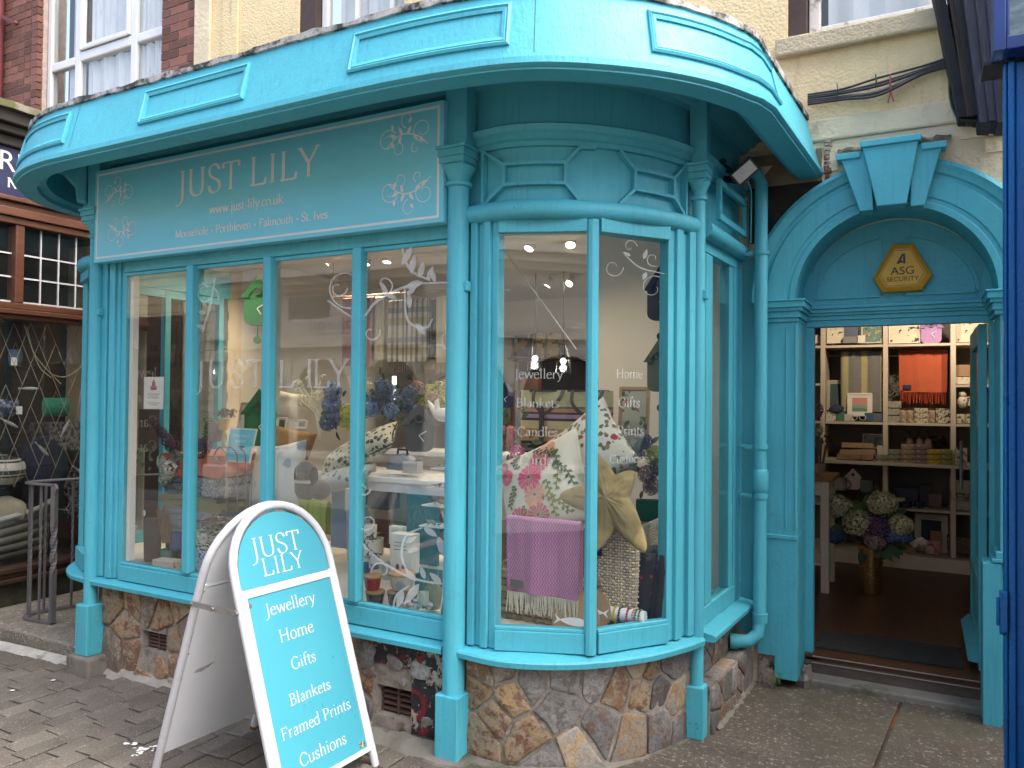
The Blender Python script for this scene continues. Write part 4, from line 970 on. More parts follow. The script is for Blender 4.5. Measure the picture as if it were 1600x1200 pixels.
# ================================================================ SHOP SIGN
SY = 2.855
sx0, sx1 = at(149, 270, SY).x, at(694, 155, SY).x; sz0, sz1 = at(162, 409, SY).z + .0, at(690, 156, SY).z
sz0 = (at(162, 409, SY).z + at(694, 347, SY).z) / 2
SG = thing('shop_sign', 'long turquoise sign over the window reading JUST LILY in white capitals', 'sign', (sx0, SY, sz0))
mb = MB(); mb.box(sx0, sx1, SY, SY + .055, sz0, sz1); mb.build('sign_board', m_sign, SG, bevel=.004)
mb = MB(); i0, w = .022, .011
mb.box(sx0 + i0, sx1 - i0, SY - .0012, SY + .001, sz0 + i0, sz0 + i0 + w); mb.box(sx0 + i0, sx1 - i0, SY - .0012, SY + .001, sz1 - i0 - w, sz1 - i0)
mb.box(sx0 + i0, sx0 + i0 + w, SY - .0012, SY + .001, sz0 + i0 + w, sz1 - i0 - w); mb.box(sx1 - i0 - w, sx1 - i0, SY - .0012, SY + .001, sz0 + i0 + w, sz1 - i0 - w)
mb.build('border', m_lettg, SG)
for txt, (xa, ya), (xb, yb), tr in (('JUST LILY', (277, 306), (499, 277), .035), ('www.just-lily.co.uk', (327, 333), (443, 319), .0), ('Mousehole * Porthleven * Falmouth * St. Ives', (274, 371), (513, 342), .0)):
    a, b = at(xa, ya, SY), at(xb, yb, SY); mb = MB(); lettering(mb, txt, (a.x, SY - .0008, (a.z + b.z) / 2), (1, 0, 0), (0, 0, 1), (0, -1, 0), width=b.x - a.x, track=tr, bold=1.0 if tr else 1.35); mb.build('lettering', m_lettg, SG)
for (px, py, s, f, vf) in ((185, 303, .125, 1, 1), (190, 358, .125, 1, -1), (633, 215, .135, -1, 1), (636, 297, .135, -1, -1)):
    p = at(px, py, SY); mb = MB(); scroll(mb, (p.x, SY - .0008, p.z), (1, 0, 0), (0, 0, vf), (0, -1, 0), s, f, .035); mb.build('scroll_ornament', m_lettg, SG)
# a few screws down the frame beside the sign
mb = MB()
for z in (2.50, 2.57, 2.64): mb.ball((sx1 + .012, 2.925, z), .006, 8, 5)
mb.build('screw', m_grey, SG)['kind'] = 'stuff'

# ================================================================ DRAINPIPE, FLOODLIGHT, ALARM, CABLES
DP = thing('drainpipe', 'turquoise painted drainpipe running down the corner beside the arched doorway', 'drainpipe', (-.86, 4.30, .25))
dx, dy = at(1188, 700, 4.31).x, 4.31
mb = MB(); mb.tube([(dx - .12, dy - .02, 2.86), (dx - .03, dy, 2.84), (dx, dy, 2.78), (dx, dy, 1.2), (dx, dy, .42), (dx - .005, dy - .02, .345), (dx - .045, dy - .05, .305), (dx - .13, dy - .08, .30)], .035, 14); mb.build('pipe', m_tq, DP)
for pts_, r_ in (([(dx, dy, 1.10), (dx, dy, 1.115), (dx, dy, 1.21), (dx, dy, 1.225)], [.036, .043, .043, .036]), ([(dx, dy, .40), (dx, dy, .45)], .042), ([(dx - .1, dy - .072, .30), (dx - .14, dy - .085, .30)], .041)): mb = MB(); mb.tube(pts_, r_, 14); mb.build('collar', m_tq, DP)
for z in (2.40, 1.345, 1.08):
    mb = MB(); mb.lathe([(.036, -.012), (.041, -.012), (.041, .012), (.036, .012)], (dx, dy, z), 14); mb.box(dx - .11, dx - .03, dy - .005, dy + .02, z - .011, z + .011); mb.ball((dx - .09, dy - .008, z), .008, 8, 5); mb.build('pipe_clip', m_tq, DP)
FL = thing('floodlight', 'small black floodlight tucked under the canopy beside the drainpipe', 'floodlight', (-.84, 3.95, 2.72))
c = at(1163, 268, 3.95); w0 = Vector((-.905, 4.1, 2.74))
mb = MB(); mb.bar(at(1128, 258, 4.0), at(1148, 272, 3.97), .025, .03); mb.bar(at(1134, 280, 4.0), at(1150, 282, 3.96), .035, .035); mb.bar(at(1145, 284, 3.97), at(1150, 266, 3.96), .012, .02); mb.bar(at(1126, 256, 4.05), at(1122, 252, 4.12), .06, .04); mb.build('arm', m_black, FL, bevel=.003)
FM = Matrix.Translation(c) @ Matrix.Rotation(rad(-38), 4, 'Y') @ Matrix.Rotation(rad(25), 4, 'X')
mb = MB(); mb.box(-.066, .066, -.028, .032, -.04, .04, FM)
for k in range(6): mb.box(-.06 + k * .021, -.05 + k * .021, .032, .046, -.036, .036, FM)
mb.build('lamp_body', m_black, FL, bevel=.004)
mb = MB(); mb.box(-.054, .054, -.0305, -.028, -.030, .030, FM); mb.build('lens', mat('frosted_lens', (.55, .57, .58), .25, .05, 5), FL)
mb = MB(); mb.tube(catmull([at(1168, 283, 3.98), at(1172, 292, 4.1), at(1174, 310, 4.25), at(1173, 380, 4.3)], 5), .004, 6); mb.build('lead', m_tq, FL)
# alarm box on the tympanum
yel = mat('yellow_plastic', (.50, .25, .010), .45, .12, 5); yel2 = mat('yellow_label', (.56, .32, .03), .5, .06, 5); m_agreen = mat('dark_green_print', (.012, .035, .03), .6, .05, 3)
AL = thing('alarm_box', 'yellow six-sided alarm box reading ASG SECURITY on the panel over the door', 'alarm box', (-.10, 4.70, 2.3))
hexp = [at(*p, 4.66) for p in ((1394, 380), (1427, 379), (1458, 428), (1441, 453), (1378, 457), (1363, 434))]
cx = sum(p.x for p in hexp) / 6; cz = sum(p.z for p in hexp) / 6
def inset(k, y): return [(cx + (p.x - cx) * k, y, cz + (p.z - cz) * k) for p in hexp]
mb = MB(); vs = inset(.98, 4.722) + inset(1.0, 4.69) + inset(.96, 4.672) + inset(.80, 4.658) + inset(.77, 4.657); mb.add(vs, [(i * 6 + j, i * 6 + (j + 1) % 6, i * 6 + 6 + (j + 1) % 6, i * 6 + 6 + j) for i in range(4) for j in range(6)]); mb.build('case', yel, AL)
mb = MB(); mb.add(inset(.772, 4.6565), [tuple(range(6))]); mb.build('label_panel', yel2, AL)
mb = MB(); A_, B_ = inset(.735, 4.6555), inset(.715, 4.6555); mb.add(A_ + B_, [(j, (j + 1) % 6, 6 + (j + 1) % 6, 6 + j) for j in range(6)]); mb.build('outline', m_agreen, AL)
sans_part('ASG', .060, (cx + .002, 4.6558, cz - .024), (1, 0, 0), (0, 0, 1), (0, -1, 0), m_agreen, AL, sx=1.05)
sans_part('SECURITY', .036, (cx + .002, 4.6558, cz - .061), (1, 0, 0), (0, 0, 1), (0, -1, 0), m_agreen, AL, sx=.98)
mb = MB(); mb.add([(cx - .028, 4.6552, cz + .034), (cx - .014, 4.6552, cz + .034), (cx + .004, 4.6552, cz + .076), (cx - .002, 4.6552, cz + .088)], [(0, 1, 2, 3)]); mb.add([(cx + .004, 4.6551, cz + .034), (cx + .016, 4.6551, cz + .034), (cx + .014, 4.6551, cz + .089), (cx - .001, 4.6551, cz + .088), (cx - .001, 4.6551, cz + .074), (cx + .004, 4.6551, cz + .074)], [(0, 1, 2, 3, 4, 5)])
disc(mb, cx - .004, cz + .045, .0075, lambda a, b: Vector((a, 4.655, b))); mb.build('emblem', m_agreen, AL)
# cables
CB = thing('cable_bundle', 'sagging bundle of black cables clipped across the cream render above the arch', 'cables', (-.2, 4.40, 3.2))
for k in range(6):
    a, b = at(1262, 148 + 3.0 * k, 4.41), at(1494, 86 + 3.0 * k, 4.40); mid = a.lerp(b, .5) + Vector((0, -.005 * k, -.03 - (.03 if k > 2 else -.02 * (k == 0)) + R.uniform(-.01, .01)))
    mb = MB(); mb.tube(catmull([a, a.lerp(b, .25) + Vector((0, 0, -.02 + R.uniform(-.008, .008))), mid, a.lerp(b, .78) + Vector((0, 0, -.012 + R.uniform(-.01, .008))), b], 6), .0075 if k else .006, 7); mb.build('cable', m_black, CB)
mb = MB(); mb.tube(catmull([at(1492, 95, 4.39), at(1485, 112, 4.39), at(1484, 145, 4.39), at(1490, 172, 4.39), at(1503, 188, 4.37), at(1545, 191, 4.3)], 6), .006, 7); mb.build('cable', m_black, CB)
for px, py in ((1368, 127), (1308, 141)): p = at(px, py, 4.388); mb = MB(); mb.tube([p + Vector((0, 0, .035)), p + Vector((.004, -.012, 0)), p + Vector((0, 0, -.035))], .004, 6); mb.build('cable_tie', m_black, CB)
p = at(1391, 135, 4.385); mb = MB(); mb.tube([p + Vector((0, 0, .06)), p + Vector((0, -.012, .02)), p + Vector((.002, 0, -.03))], .005, 6)
mb.tube([p + Vector((.002, 0, -.03)), p + Vector((-.006, 0, -.06)), p + Vector((-.01, 0, -.085))], .0045, 6); mb.tube([p + Vector((.002, 0, -.03)), p + Vector((.01, 0, -.06)), p + Vector((.016, 0, -.08))], .0045, 6); mb.build('red_tie', mat('faded_red_tie', (.30, .05, .055), .6), CB)

# ================================================================ A-BOARD
AB = thing('sandwich_board', 'white framed A-board sign on the pavement listing Jewellery, Home and Gifts', 'sandwich board', (-2.4986, 2.461, -.02), rad(-3.02))
AB['_loc'] = [0, 0, 0]
h_, s_, w_ = 1.1354, .3794, .262
Ls = math.hypot(h_, s_)
def bp(side, u, s, o=0):                   # point on a leaf: u across, s up the slope, o outwards
    t = s / Ls; n = Vector((h_ / Ls, 0, s_ / Ls)); d = Vector((-s_ / Ls, 0, h_ / Ls))
    p = Vector((s_ + .012, u, 0)) + d * s + n * o
    return p if side > 0 else Vector((-p.x, u, p.z))
for side in (1, -1):
    pts = [bp(side, -w_, -.01), bp(side, -w_, .45), bp(side, -w_, Ls - w_)] + [bp(side, -w_ * math.cos(a), Ls - w_ + w_ * 1.03 * math.sin(a)) for a in [math.pi * k / 16 for k in range(1, 16)]] + [bp(side, w_, Ls - w_), bp(side, w_, .45), bp(side, w_, -.01)]
    mb = MB(); mb.tube(pts, .0175, 12); mb.build('frame', mat('chipped_white_enamel', (.50, .51, .54), .3, .05, 9, c2=(.10, .055, .035), c2at=.73, c2s=14), AB)
    mb = MB()
    for u in (-w_, w_): mb.tube([bp(side, u, -.012), bp(side, u, .012)], .0178, 12)
    mb.build('rusty_foot', mat('rust', (.16, .065, .025), .9, .4, 20), AB)
    # white lower board with its raised frame
    mb = MB(); mb.prism([(-.245, .085), (.245, .085), (.245, .862), (-.245, .862)], bp(side, 0, 0, -.006), (0, 1, 0), bp(side, 0, 1) - bp(side, 0, 0), (bp(side, 0, 0, .008) - bp(side, 0, 0)))
    mb.build('back_panel', mat('pale_grey_board', (.78, .79, .82), .45, .06, 3, c2=(.25, .25, .26), c2at=.72, c2s=9), AB)
    mb = MB(); mb.prism([(-w_ + .02, .88)] + [(-(w_ - .022) * math.cos(a), Ls - w_ + (w_ - .022) * math.sin(a)) for a in [math.pi * k / 18 for k in range(19)]] + [(w_ - .02, .88)], bp(side, 0, 0, -.004), (0, 1, 0), bp(side, 0, 1) - bp(side, 0, 0), bp(side, 0, 0, .006) - bp(side, 0, 0)); mb.build('head_panel', m_board if side > 0 else _M['pale_grey_board'], AB)
    mb = MB(); mb.bar(bp(side, -w_, .872), bp(side, w_, .872), .012, .012); mb.build('cross_bar', m_white, AB)
    mb = MB()
    for u in (-w_ + .012, w_ - .012):
        mb.box(u - .014, u + .014, -.0, .0, 0, 0) if False else None
        mb.prism([(u - .016, .845), (u + .016, .845), (u + .016, .88), (u - .016, .88)], bp(side, 0, 0, -.01), (0, 1, 0), bp(side, 0, 1) - bp(side, 0, 0), bp(side, 0, 0, .016) - bp(side, 0, 0))
    mb.build('lug', m_white, AB, bevel=.003)
U_, V_, N_ = Vector((0, 1, 0)), (bp(1, 0, 1) - bp(1, 0, 0)), bp(1, 0, 0, 1) - bp(1, 0, 0)
mb = MB()
for a0, a1, b0, b1 in ((-.250, -.230, .082, .865), (.230, .250, .082, .865), (-.2295, .2295, .082, .102), (-.2295, .2295, .845, .865)):
    mb.prism([(a0, b0), (a1, b0), (a1, b1), (a0, b1)], bp(1, 0, 0, .0025), U_, V_, N_ * .010)
mb.build('poster_frame', mat('white_poster_frame', (.58, .585, .60), .35, .03, 5), AB, bevel=.002)
mb = MB(); mb.prism([(-.2293, .1025), (.2293, .1025), (.2293, .8445), (-.2293, .8445)], bp(1, 0, 0, .0025), U_, V_, N_ * .004); mb.build('poster', m_board, AB)
mb = MB(); mb.prism([(-.24, .868), (.24, .868), (.24, .884), (-.24, .884)], bp(1, 0, 0, -.012), U_, V_, N_ * .01); mb.build('slot', m_black, AB)
m_bl = mat('board_lettering', (.62, .66, .66), .5, .02, 3)
for txt, u0, u1, s, o in (('JUST', -.160, .112, .995, .0022), ('LILY', -.124, .106, .916, .0022), ('Jewellery', -.154, .120, .757, .0066), ('Home', -.112, .076, .640, .0066), ('Gifts', -.080, .055, .522, .0066), ('Blankets', -.126, .102, .392, .0066), ('Framed Prints', -.198, .188, .282, .0066), ('Cushions', -.136, .124, .160, .0066)):
    mb = MB(); lettering(mb, txt, bp(1, (u0 + u1) / 2, s, o), U_, V_, N_, width=u1 - u0, align='c', track=.02, bold=.74); mb.build('lettering', m_bl, AB)
mb = MB(); mb.prism([(-.222 + .011 * math.cos(a), .815 + .011 * math.sin(a)) for a in [k * math.pi / 7 for k in range(14)]], bp(1, 0, 0, .0066), U_, V_, N_ * .001); mb.build('grey_cap', m_grey, AB)
mb = MB(); mb.prism([(.188, .112), (.222, .112), (.222, .132), (.188, .132)], bp(1, 0, 0, .0066), U_, V_, N_ * .0008); mb.build('maker_sticker', mat('worn_sticker', (.55, .5, .38), .5, .2, 9, c2=(.05, .04, .03), c2at=.5, c2s=70), AB)
mb = MB(); mb.bar(bp(1, -w_ - .022, .80), bp(-1, -w_ - .022, .80), .022, .003, up=(0, 1, 0)); mb.build('hinge_strap', mat('galvanised_strap', (.30, .30, .29), .4, .2, 20, metal=.7), AB)
mb = MB()
for sd in (1, -1): mb.ball(bp(sd, -w_ - .02, .80), .009, 8, 6)
mb.ball((0, -w_ - .026, bp(1, 0, .8).z), .008, 8, 6); mb.build('rivet', m_grey, AB)
mb = MB()
for s in (.10, .33, .56, .63, .66, .70, .85, .90, .95): 
    p = bp(-1, -w_ + .012 + R.uniform(-.004, .006), s, -.006); mb.ball(p, R.uniform(.003, .006), 7, 5)
mb.build('paint_chip', mat('dark_chip', (.03, .028, .03), .8), AB)['kind'] = 'stuff'
mb = MB(); q0 = bp(-1, -.14, .46, -.0065); 
mb.add([bp(-1, -.19, .452, -.0066), bp(-1, -.15, .446, -.0066), bp(-1, -.12, .458, -.0066), bp(-1, -.085, .478, -.0066), bp(-1, -.13, .470, -.0066), bp(-1, -.18, .465, -.0066)], [(0, 1, 2, 3, 4, 5)]); mb.build('scuff', mat('scuff_mark', (.38, .38, .40), .7, .4, 30), AB)

# ================================================================ NEIGHBOUR ON THE LEFT: brick house over a brown shopfront
BH = thing('brick_house', 'red brick upper storey with a white plastic window and net curtains', 'house', (-6.8, 4.45, 0))
m_brick = mat('red_brick', (.185, .078, .056), .85, .25, 14, .5, 70, .006, rand=.42, c2=(.10, .065, .06), c2at=.62, c2s=7)
mb = MB(); mb.box(-9.6, -7.78, WY + .001, WY + .3, 3.2, 6.6); mb.box(-5.90, -5.452, WY + .001, WY + .3, 3.2, 6.6); mb.box(-7.78, -5.90, WY + .012, WY + .3, 3.0, 3.78); mb.build('brick_wall', mat('brick_mortar', (.52, .44, .38), .95, .2, 20, .5, 90), BH)
def brick_mesh(L):
    q = MB(); q.box(-L / 2, L / 2, -.004, .05, -.0325, .0325); o = q.build('brick', m_brick, None); me = o.data; bpy.data.objects.remove(o); return me
bmsh = {L: brick_mesh(L) for L in (.215, .102)}
def lay(x0, x1, z0, z1, y=WY):
    r_ = 0; z = z0
    while z < z1:
        x = x0 + (0 if r_ % 2 else .0); k = 0
        seq = (.215, .102) if True else 0
        while x < x1 - .05:
            L = .102 if (k == 0 and r_ % 2) or (k % 3 == 2) else .215
            if x + L > x1 + .02: L = .102
            o = bpy.data.objects.new('brick', bmsh[L]); col.objects.link(o); o.parent = BH
            o.location = (x + L / 2 + 6.8, y - 4.452 + R.uniform(-.003, .001), z); o.rotation_euler = (R.uniform(-.02, .02), 0, R.uniform(-.008, .008)); x += L + .011; k += 1
        z += .0755; r_ += 1
lay(-8.42, -7.80, 4.35, 5.75); lay(-5.895, -5.47, 3.80, 5.10)
# returned brickwork in the window reveal
for r_ in range(18):
    o = bpy.data.objects.new('brick', bmsh[.215]); col.objects.link(o); o.parent = BH; o.location = (-7.80 + 6.8, .11, 4.35 + r_ * .0755); o.rotation_euler = (0, 0, rad(90))
UW = thing('tmp', 'x', 'x'); bpy.data.objects.remove(UW)
uw = MB(); X0, X1, Z0, Z1 = -7.765, -5.905, 3.72, 6.3; Yf = WY + .10
def frame_rect(mb, x0, x1, z0, z1, y0, y1, w): mb.box(x0, x0 + w, y0, y1, z0, z1); mb.box(x1 - w, x1, y0, y1, z0, z1); mb.box(x0 + w, x1 - w, y0, y1, z0, z0 + w); mb.box(x0 + w, x1 - w, y0, y1, z1 - w, z1)
frame_rect(uw, X0, X1, Z0, Z1, Yf, Yf + .07, .07)
V1, V2 = at(121, 100, Yf).x, at(209, 60, Yf).x
uw.box(V1 - .045, V1 + .045, Yf, Yf + .07, Z0 + .07, Z1 - .07); uw.box(V2 - .045, V2 + .045, Yf, Yf + .07, Z0 + .07, Z1 - .07)
zt = at(90, 103, Yf).z; zm = at(165, 75, Yf).z
uw.box(X0 + .07, V1 - .045, Yf, Yf + .07, zt - .045, zt + .04); uw.box(V1 + .045, V2 - .045, Yf, Yf + .07, zm - .05, zm + .045); uw.box(V2 + .045, X1 - .07, Yf, Yf + .07, zm - .045, zm + .04)
uwo = uw.build('window', m_upvc, BH, bevel=.012)
sh = MB(); frame_rect(sh, V1 + .047, V2 - .047, zm + .05, Z1 - .08, Yf - .022, Yf + .03, .045); sh.build('opening_sash', m_upvc, uwo, bevel=.01)
cur = mat('grubby_curtain', (.82, .81, .82), .9, .1, 4, c2=(.22, .22, .24), c2at=.68, c2s=9, stretch=(4, 1, .8))
for (a, b, c0, c1, gap) in ((X0 + .07, V1 - .045, Z0 + .07, zt - .045, .22), (X0 + .07, V1 - .045, zt + .04, Z1 - .07, .28), (V1 + .045, V2 - .045, Z0 + .07, zm - .05, 0), (V1 + .092, V2 - .092, zm + .095, Z1 - .125, 0), (V2 + .045, X1 - .07, Z0 + .07, zm - .045, 0), (V2 + .045, X1 - .07, zm + .04, Z1 - .07, 0)):
    g = MB(); g.box(a, b, Yf + .03, Yf + .034, c0, c1); g.build('pane', m_glassn, uwo)
    g = MB(); g.grid(lambda u, v: Vector((a + gap + u * (b - a - gap), Yf + .068 + .018 * math.sin(u * 23 + a * 5) + .01 * math.sin(u * 61), c0 + v * (c1 - c0))), 40, 1); g.build('curtain', cur, uwo)
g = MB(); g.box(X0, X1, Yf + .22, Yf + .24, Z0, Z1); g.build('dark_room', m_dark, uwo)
pr = thing('red_downpipe', 'dull red downpipe with a bracket at the left end of the brick wall', 'drainpipe', (-8.5, 4.40, 3.5))
px_ = at(2, 60, 4.40).x; mb = MB(); mb.tube([(px_ - .03, 4.38, 3.6), (px_ - .03, 4.38, 6.5)], .055, 12); mb.build('pipe', mat('dull_red_paint', (.15, .035, .04), .6, .2, 8), pr)
mb = MB(); a = at(8, 28, 4.38); mb.bar(at(4, 26, 4.38), at(26, 37, 4.40), .02, .035); mb.ball(at(25, 36, 4.40), .024, 8, 6); mb.build('bracket', _M['dull_red_paint'], pr)

NX = -6.0
NB = thing('brown_shopfront', 'brown varnished shopfront with leaded toplights, a dark blue sign and a display window', 'shopfront', (NX, 3.6, 0))
mb = MB()
def yb(x0, x1, y0, y1, z0, z1): mb.box(NX + x0, NX + x1, y0, y1, z0, z1)
YA, YB = 2.55, 4.44
yb(-.10, .03, YA, YB, 2.86, 2.91); yb(-.10, .055, YA, YB, 2.912, 2.975); yb(-.10, .03, YA, YB, 2.977, 3.02); yb(-.10, .07, YA, YB, 3.022, 3.055)
yb(-.10, .035, YA, YB, 2.225, 2.27); yb(-.10, .055, YA, YB, 2.185, 2.223); yb(-.10, .03, YA, YB, 2.15, 2.183); mb.build('transom', m_wood, NB, bevel=.006)
mb = MB(); mb.box(NX + .03, -5.56, 4.405, 4.44, -.2, 3.0); mb.box(NX + .04, -5.60, 4.395, 4.404, .3, 1.1); mb.box(NX + .04, -5.60, 4.395, 4.404, 1.3, 2.2); mb.build('side_panel', mat('dark_stained_wood', (.035, .018, .013), .4, .3, 5), NB, bevel=.006)
for y0, y1 in ((2.62, 2.69), (3.30, 3.365), (4.10, 4.17)): mb = MB(); mb.box(NX - .09, NX + .02, y0, y1, 2.272, 2.858); mb.build('post', m_wood, NB, bevel=.008)
mb = MB(); mb.box(NX - .1, NX + .06, YA, YB, .26, .30); mb.box(NX - .12, NX + .04, YA, YB, .225, .258); mb.box(NX - .1, NX + .075, YA, YB, .19, .223); mb.build('window_sill', mat('dark_stained_wood', (.035, .018, .013), .4, .3, 5), NB, bevel=.006)
mb = MB(); mb.box(NX - .2, NX - .02, YA, YB, -.3, .188); mb.build('plinth', mat('damp_dark_stone', (.035, .032, .025), .9, .4, 6, .6, 40, c2=(.05, .06, .03), c2at=.55), NB)
m_came = mat('white_painted_lead', (.52, .53, .54), .6, .15, 30)
for (y0, y1) in ((2.70, 3.298), (3.367, 4.098)):
    mb = MB(); n = 4 if y0 < 3 else 5
    for k in range(0, n): 
        y = y0 + .008 + (.140 if y0 > 3 else .15) * k if k else y0 + .006
        if y < y1: mb.bar((NX - .035, y, 2.272), (NX - .035, y, 2.858), .012, .010)
    for z in (2.285, 2.470, 2.645): mb.bar((NX - .0345, y0, z), (NX - .0345, y1, z), .010, .012)
    lw_ = mb.build('leading', m_came, NB)
    mb = MB(); mb.box(NX - .042, NX - .038, y0, y1, 2.272, 2.858); mb.build('pane', m_glassn, NB)
mb = MB(); mb.box(NX - .05, NX - .045, YA, YB, .30, 2.15); mb.build('pane', m_glassn, NB)
mb = MB(); mb.box(NX - .06, NX + .02, YA, YB, 3.06, 3.42); mb.build('sign_board', m_navy, NB)
sans_part('RE', .21, (NX + .0215, atx(22, 247, NX).y - .01, 3.245), (0, 1, 0), (0, 0, 1), (1, 0, 0), m_lettg, NB, sx=1.0)
mb = MB(); p = atx(14, 292, NX + .02); lettering(mb, 'N', (NX + .0215, atx(8, 292, NX).y, 3.125), (0, 1, 0), (0, 0, 1), (1, 0, 0), size=.105, bold=1.5); mb.build('lettering', m_lettg, NB)
mb = MB(); mb.box(NX - .1, NX + .06, YA, YB, 3.425, 3.50); mb.box(NX - .1, NX + .12, YA, YB, 3.502, 3.56); mb.box(NX - .1, NX + .17, YA, YB, 3.562, 3.66); mb.build('cornice', mat('black_stained_timber', (.022, .018, .015), .7, .4, 6), NB, bevel=.01)
mb = MB(); mb.grid(lambda u, v: Vector((NX - .3 + .52 * v, YA + (YB - YA) * u, 3.70 + .10 * (1 - v) + .012 * noise.noise(Vector((u * 40, v * 3, 0))))), 60, 4); mb.grid(lambda u, v: Vector((NX + .22, YA + (YB - YA) * u, 3.70 - .05 * v + .012 * noise.noise(Vector((u * 40, 3, 0))))), 60, 1); mb.build('lead_roof', mat('mossy_lead', (.16, .15, .12), .9, .4, 6, .6, 40, c2=(.08, .085, .03), c2at=.5, c2s=4), NB)
# dark room behind the display window, with its white inside ledge
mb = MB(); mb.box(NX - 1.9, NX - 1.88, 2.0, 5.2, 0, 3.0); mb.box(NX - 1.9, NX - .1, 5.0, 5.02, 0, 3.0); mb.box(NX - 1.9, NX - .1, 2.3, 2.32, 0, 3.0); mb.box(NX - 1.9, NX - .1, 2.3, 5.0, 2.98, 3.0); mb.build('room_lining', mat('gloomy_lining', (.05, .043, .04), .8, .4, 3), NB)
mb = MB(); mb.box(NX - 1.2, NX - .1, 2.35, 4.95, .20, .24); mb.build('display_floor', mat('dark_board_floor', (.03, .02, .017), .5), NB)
mb = MB(); mb.box(NX - 1.25, NX - .75, 3.45, 4.9, .24, 1.05); mb.box(NX - 1.25, NX - .74, 3.44, 4.9, 1.052, 1.09)
for k in range(4): mb.box(NX - .748, NX - .735, 3.5 + .35 * k, 3.82 + .35 * k, .45, .98)
mb.build('chest', mat('black_chest', (.016, .014, .014), .5), NB)
# display: clinker dinghy, cloths, purses and a net
BT = thing('dinghy', 'small white clinker-built boat displayed in the left shop window', 'boat', (-6.5, 3.3, .28))
m_boat = mat('scuffed_white_boat', (.36, .36, .35), .7, .2, 6, .3, 40)
def hull(mb, k0, k1, th):
    def fn(u, v):
        y = 2.5 + 1.35 * u; wd_ = .30 * (1 - max(0, (u - .45) / .55) ** 2.2) ** .8 + .004; zt_ = .60 + .13 * max(0, u - .2) ** 1.5; q = k0 + (k1 - k0) * v
        return Vector((NX - .42 + wd_ * (.35 + .65 * q ** .6) + th, y, .28 + (zt_ - .28) * q))
    mb.grid(fn, 20, 1)
for k in range(5):
    q = MB(); hull(q, k / 5, (k + 1) / 5 + .03, .012 * (k / 5)); o = q.build('strake', m_boat, BT); sd = o.modifiers.new('thick', 'SOLIDIFY'); sd.thickness = .012
q = MB(); q.tube([(NX - .42 + .30 * (1 - max(0, (u - .45) / .55) ** 2.2) ** .8 + .02, 2.5 + 1.35 * u, .61 + .13 * max(0, u - .2) ** 1.5) for u in [k / 20 for k in range(21)]], .022, 8); q.build('gunwale', mat('boat_gunwale', (.42, .42, .40), .6), BT)
def lump(name, mname, c, pts, label, cat, seed, noise_a=.03):
    q = MB(); c = Vector(c)
    def fn(u, v):
        th, ph = math.pi * v, 2 * math.pi * u; d = Vector((math.sin(th) * math.cos(ph) * pts[0], math.sin(th) * math.sin(ph) * pts[1], math.cos(th) * pts[2])); return c + d * (1 + noise_a * 6 * noise.noise(d * 9 + Vector((seed, 0, 0))))
    q.grid(fn, 20, 14, wrapu=True); return tag(q.build(name, mname, None), label, cat)
m_stripe = None
def stripes(name, cols, scale, axis, width=None, coord='Object', rough=.9, bump=120):
    t = NT(name); v = t.coord(coord); sx = t.node('ShaderNodeSeparateXYZ'); t.link(v, sx.inputs[0])
    f = t.math('FRACT', t.math('MULTIPLY', sx.outputs['XYZ'.index(axis)], scale)); st = []; p = 0
    for c, w in cols: st.append((p, c)); p += w
    cc = t.ramp(f, st, 'CONSTANT'); t.bsdf(t.mix(.25, cc, t.mix(1., cc, t.ramp(t.noise(v, 40, 3), [(.3, .5), (.7, 1.)]), 'MULTIPLY')), rough, 0, t.noise(v, bump, 3), .4, .003); _M[name] = t.m; return t.m
m_str1 = stripes('black_white_stripe', [((.55, .53, .48), .5), ((.03, .03, .035), .12), ((.5, .48, .44), .1), ((.04, .04, .045), .28)], 9, 'Z')
m_beige = mat('beige_canvas', (.30, .26, .20), .9, .15, 6, .4, 60); m_dnavy = mat('dark_navy_wool', (.012, .018, .045), .95, .3, 8)
p = atx(10, 735, -6.32); lump('striped_blanket', m_str1, (-6.35, p.y - .02, p.z), (.18, .16, .13), 'black and white striped blanket heaped over the dinghy', 'blanket', 2)
p = atx(10, 800, -6.3); lump('canvas_sheet', m_beige, (-6.33, p.y - .01, p.z), (.2, .14, .12), 'beige canvas sheet hanging in folds inside the dinghy', 'canvas', 5)
p = atx(62, 725, -6.5); lump('navy_jumper', m_dnavy, (-6.5, p.y, p.z - .05), (.2, .21, .26), 'dark navy jumper standing behind the dinghy', 'jumper', 8)
p = atx(128, 770, -6.4); q = MB()
for k in range(60):
    a = R.uniform(0, 6.28); c0 = Vector((-6.4 + R.uniform(-.08, .1), p.y + R.uniform(-.12, .12), p.z + R.uniform(-.16, .16))); q.tube([c0 + Vector((R.uniform(-.05, .05), R.uniform(-.09, .09), R.uniform(-.07, .07))) for _ in range(3)], .005, 5)
tag(q.build('heaped_net', mat('grey_net_cord', (.17, .165, .155), .9, .3, 20), None), 'tangled grey net heaped at the pointed end of the dinghy', 'net')
def purse(x, y, label, m_, w, h, nm='purse', cat='purse'):
    p = atx(x, y, -6.14); o = thing(nm, label, cat, tuple(p)); q = MB(); q.grid(lambda u, v: Vector(((.035 * math.sin(math.pi * v) ** .5) * math.cos(2 * math.pi * u), w * (1 + .12 * math.sin(math.pi * v)) * math.sin(2 * math.pi * u) * (.7 + .3 * abs(math.sin(2 * math.pi * u))), (v - .5) * h)), 16, 8, wrapu=True); q.build('body', m_, o, world=False)
    q = MB(); q.tube([(0, -.02, h / 2), (0, 0, h / 2 + .05), (0, .02, h / 2)], .003, 6); q.build('ring', m_grey, o, world=False); return o
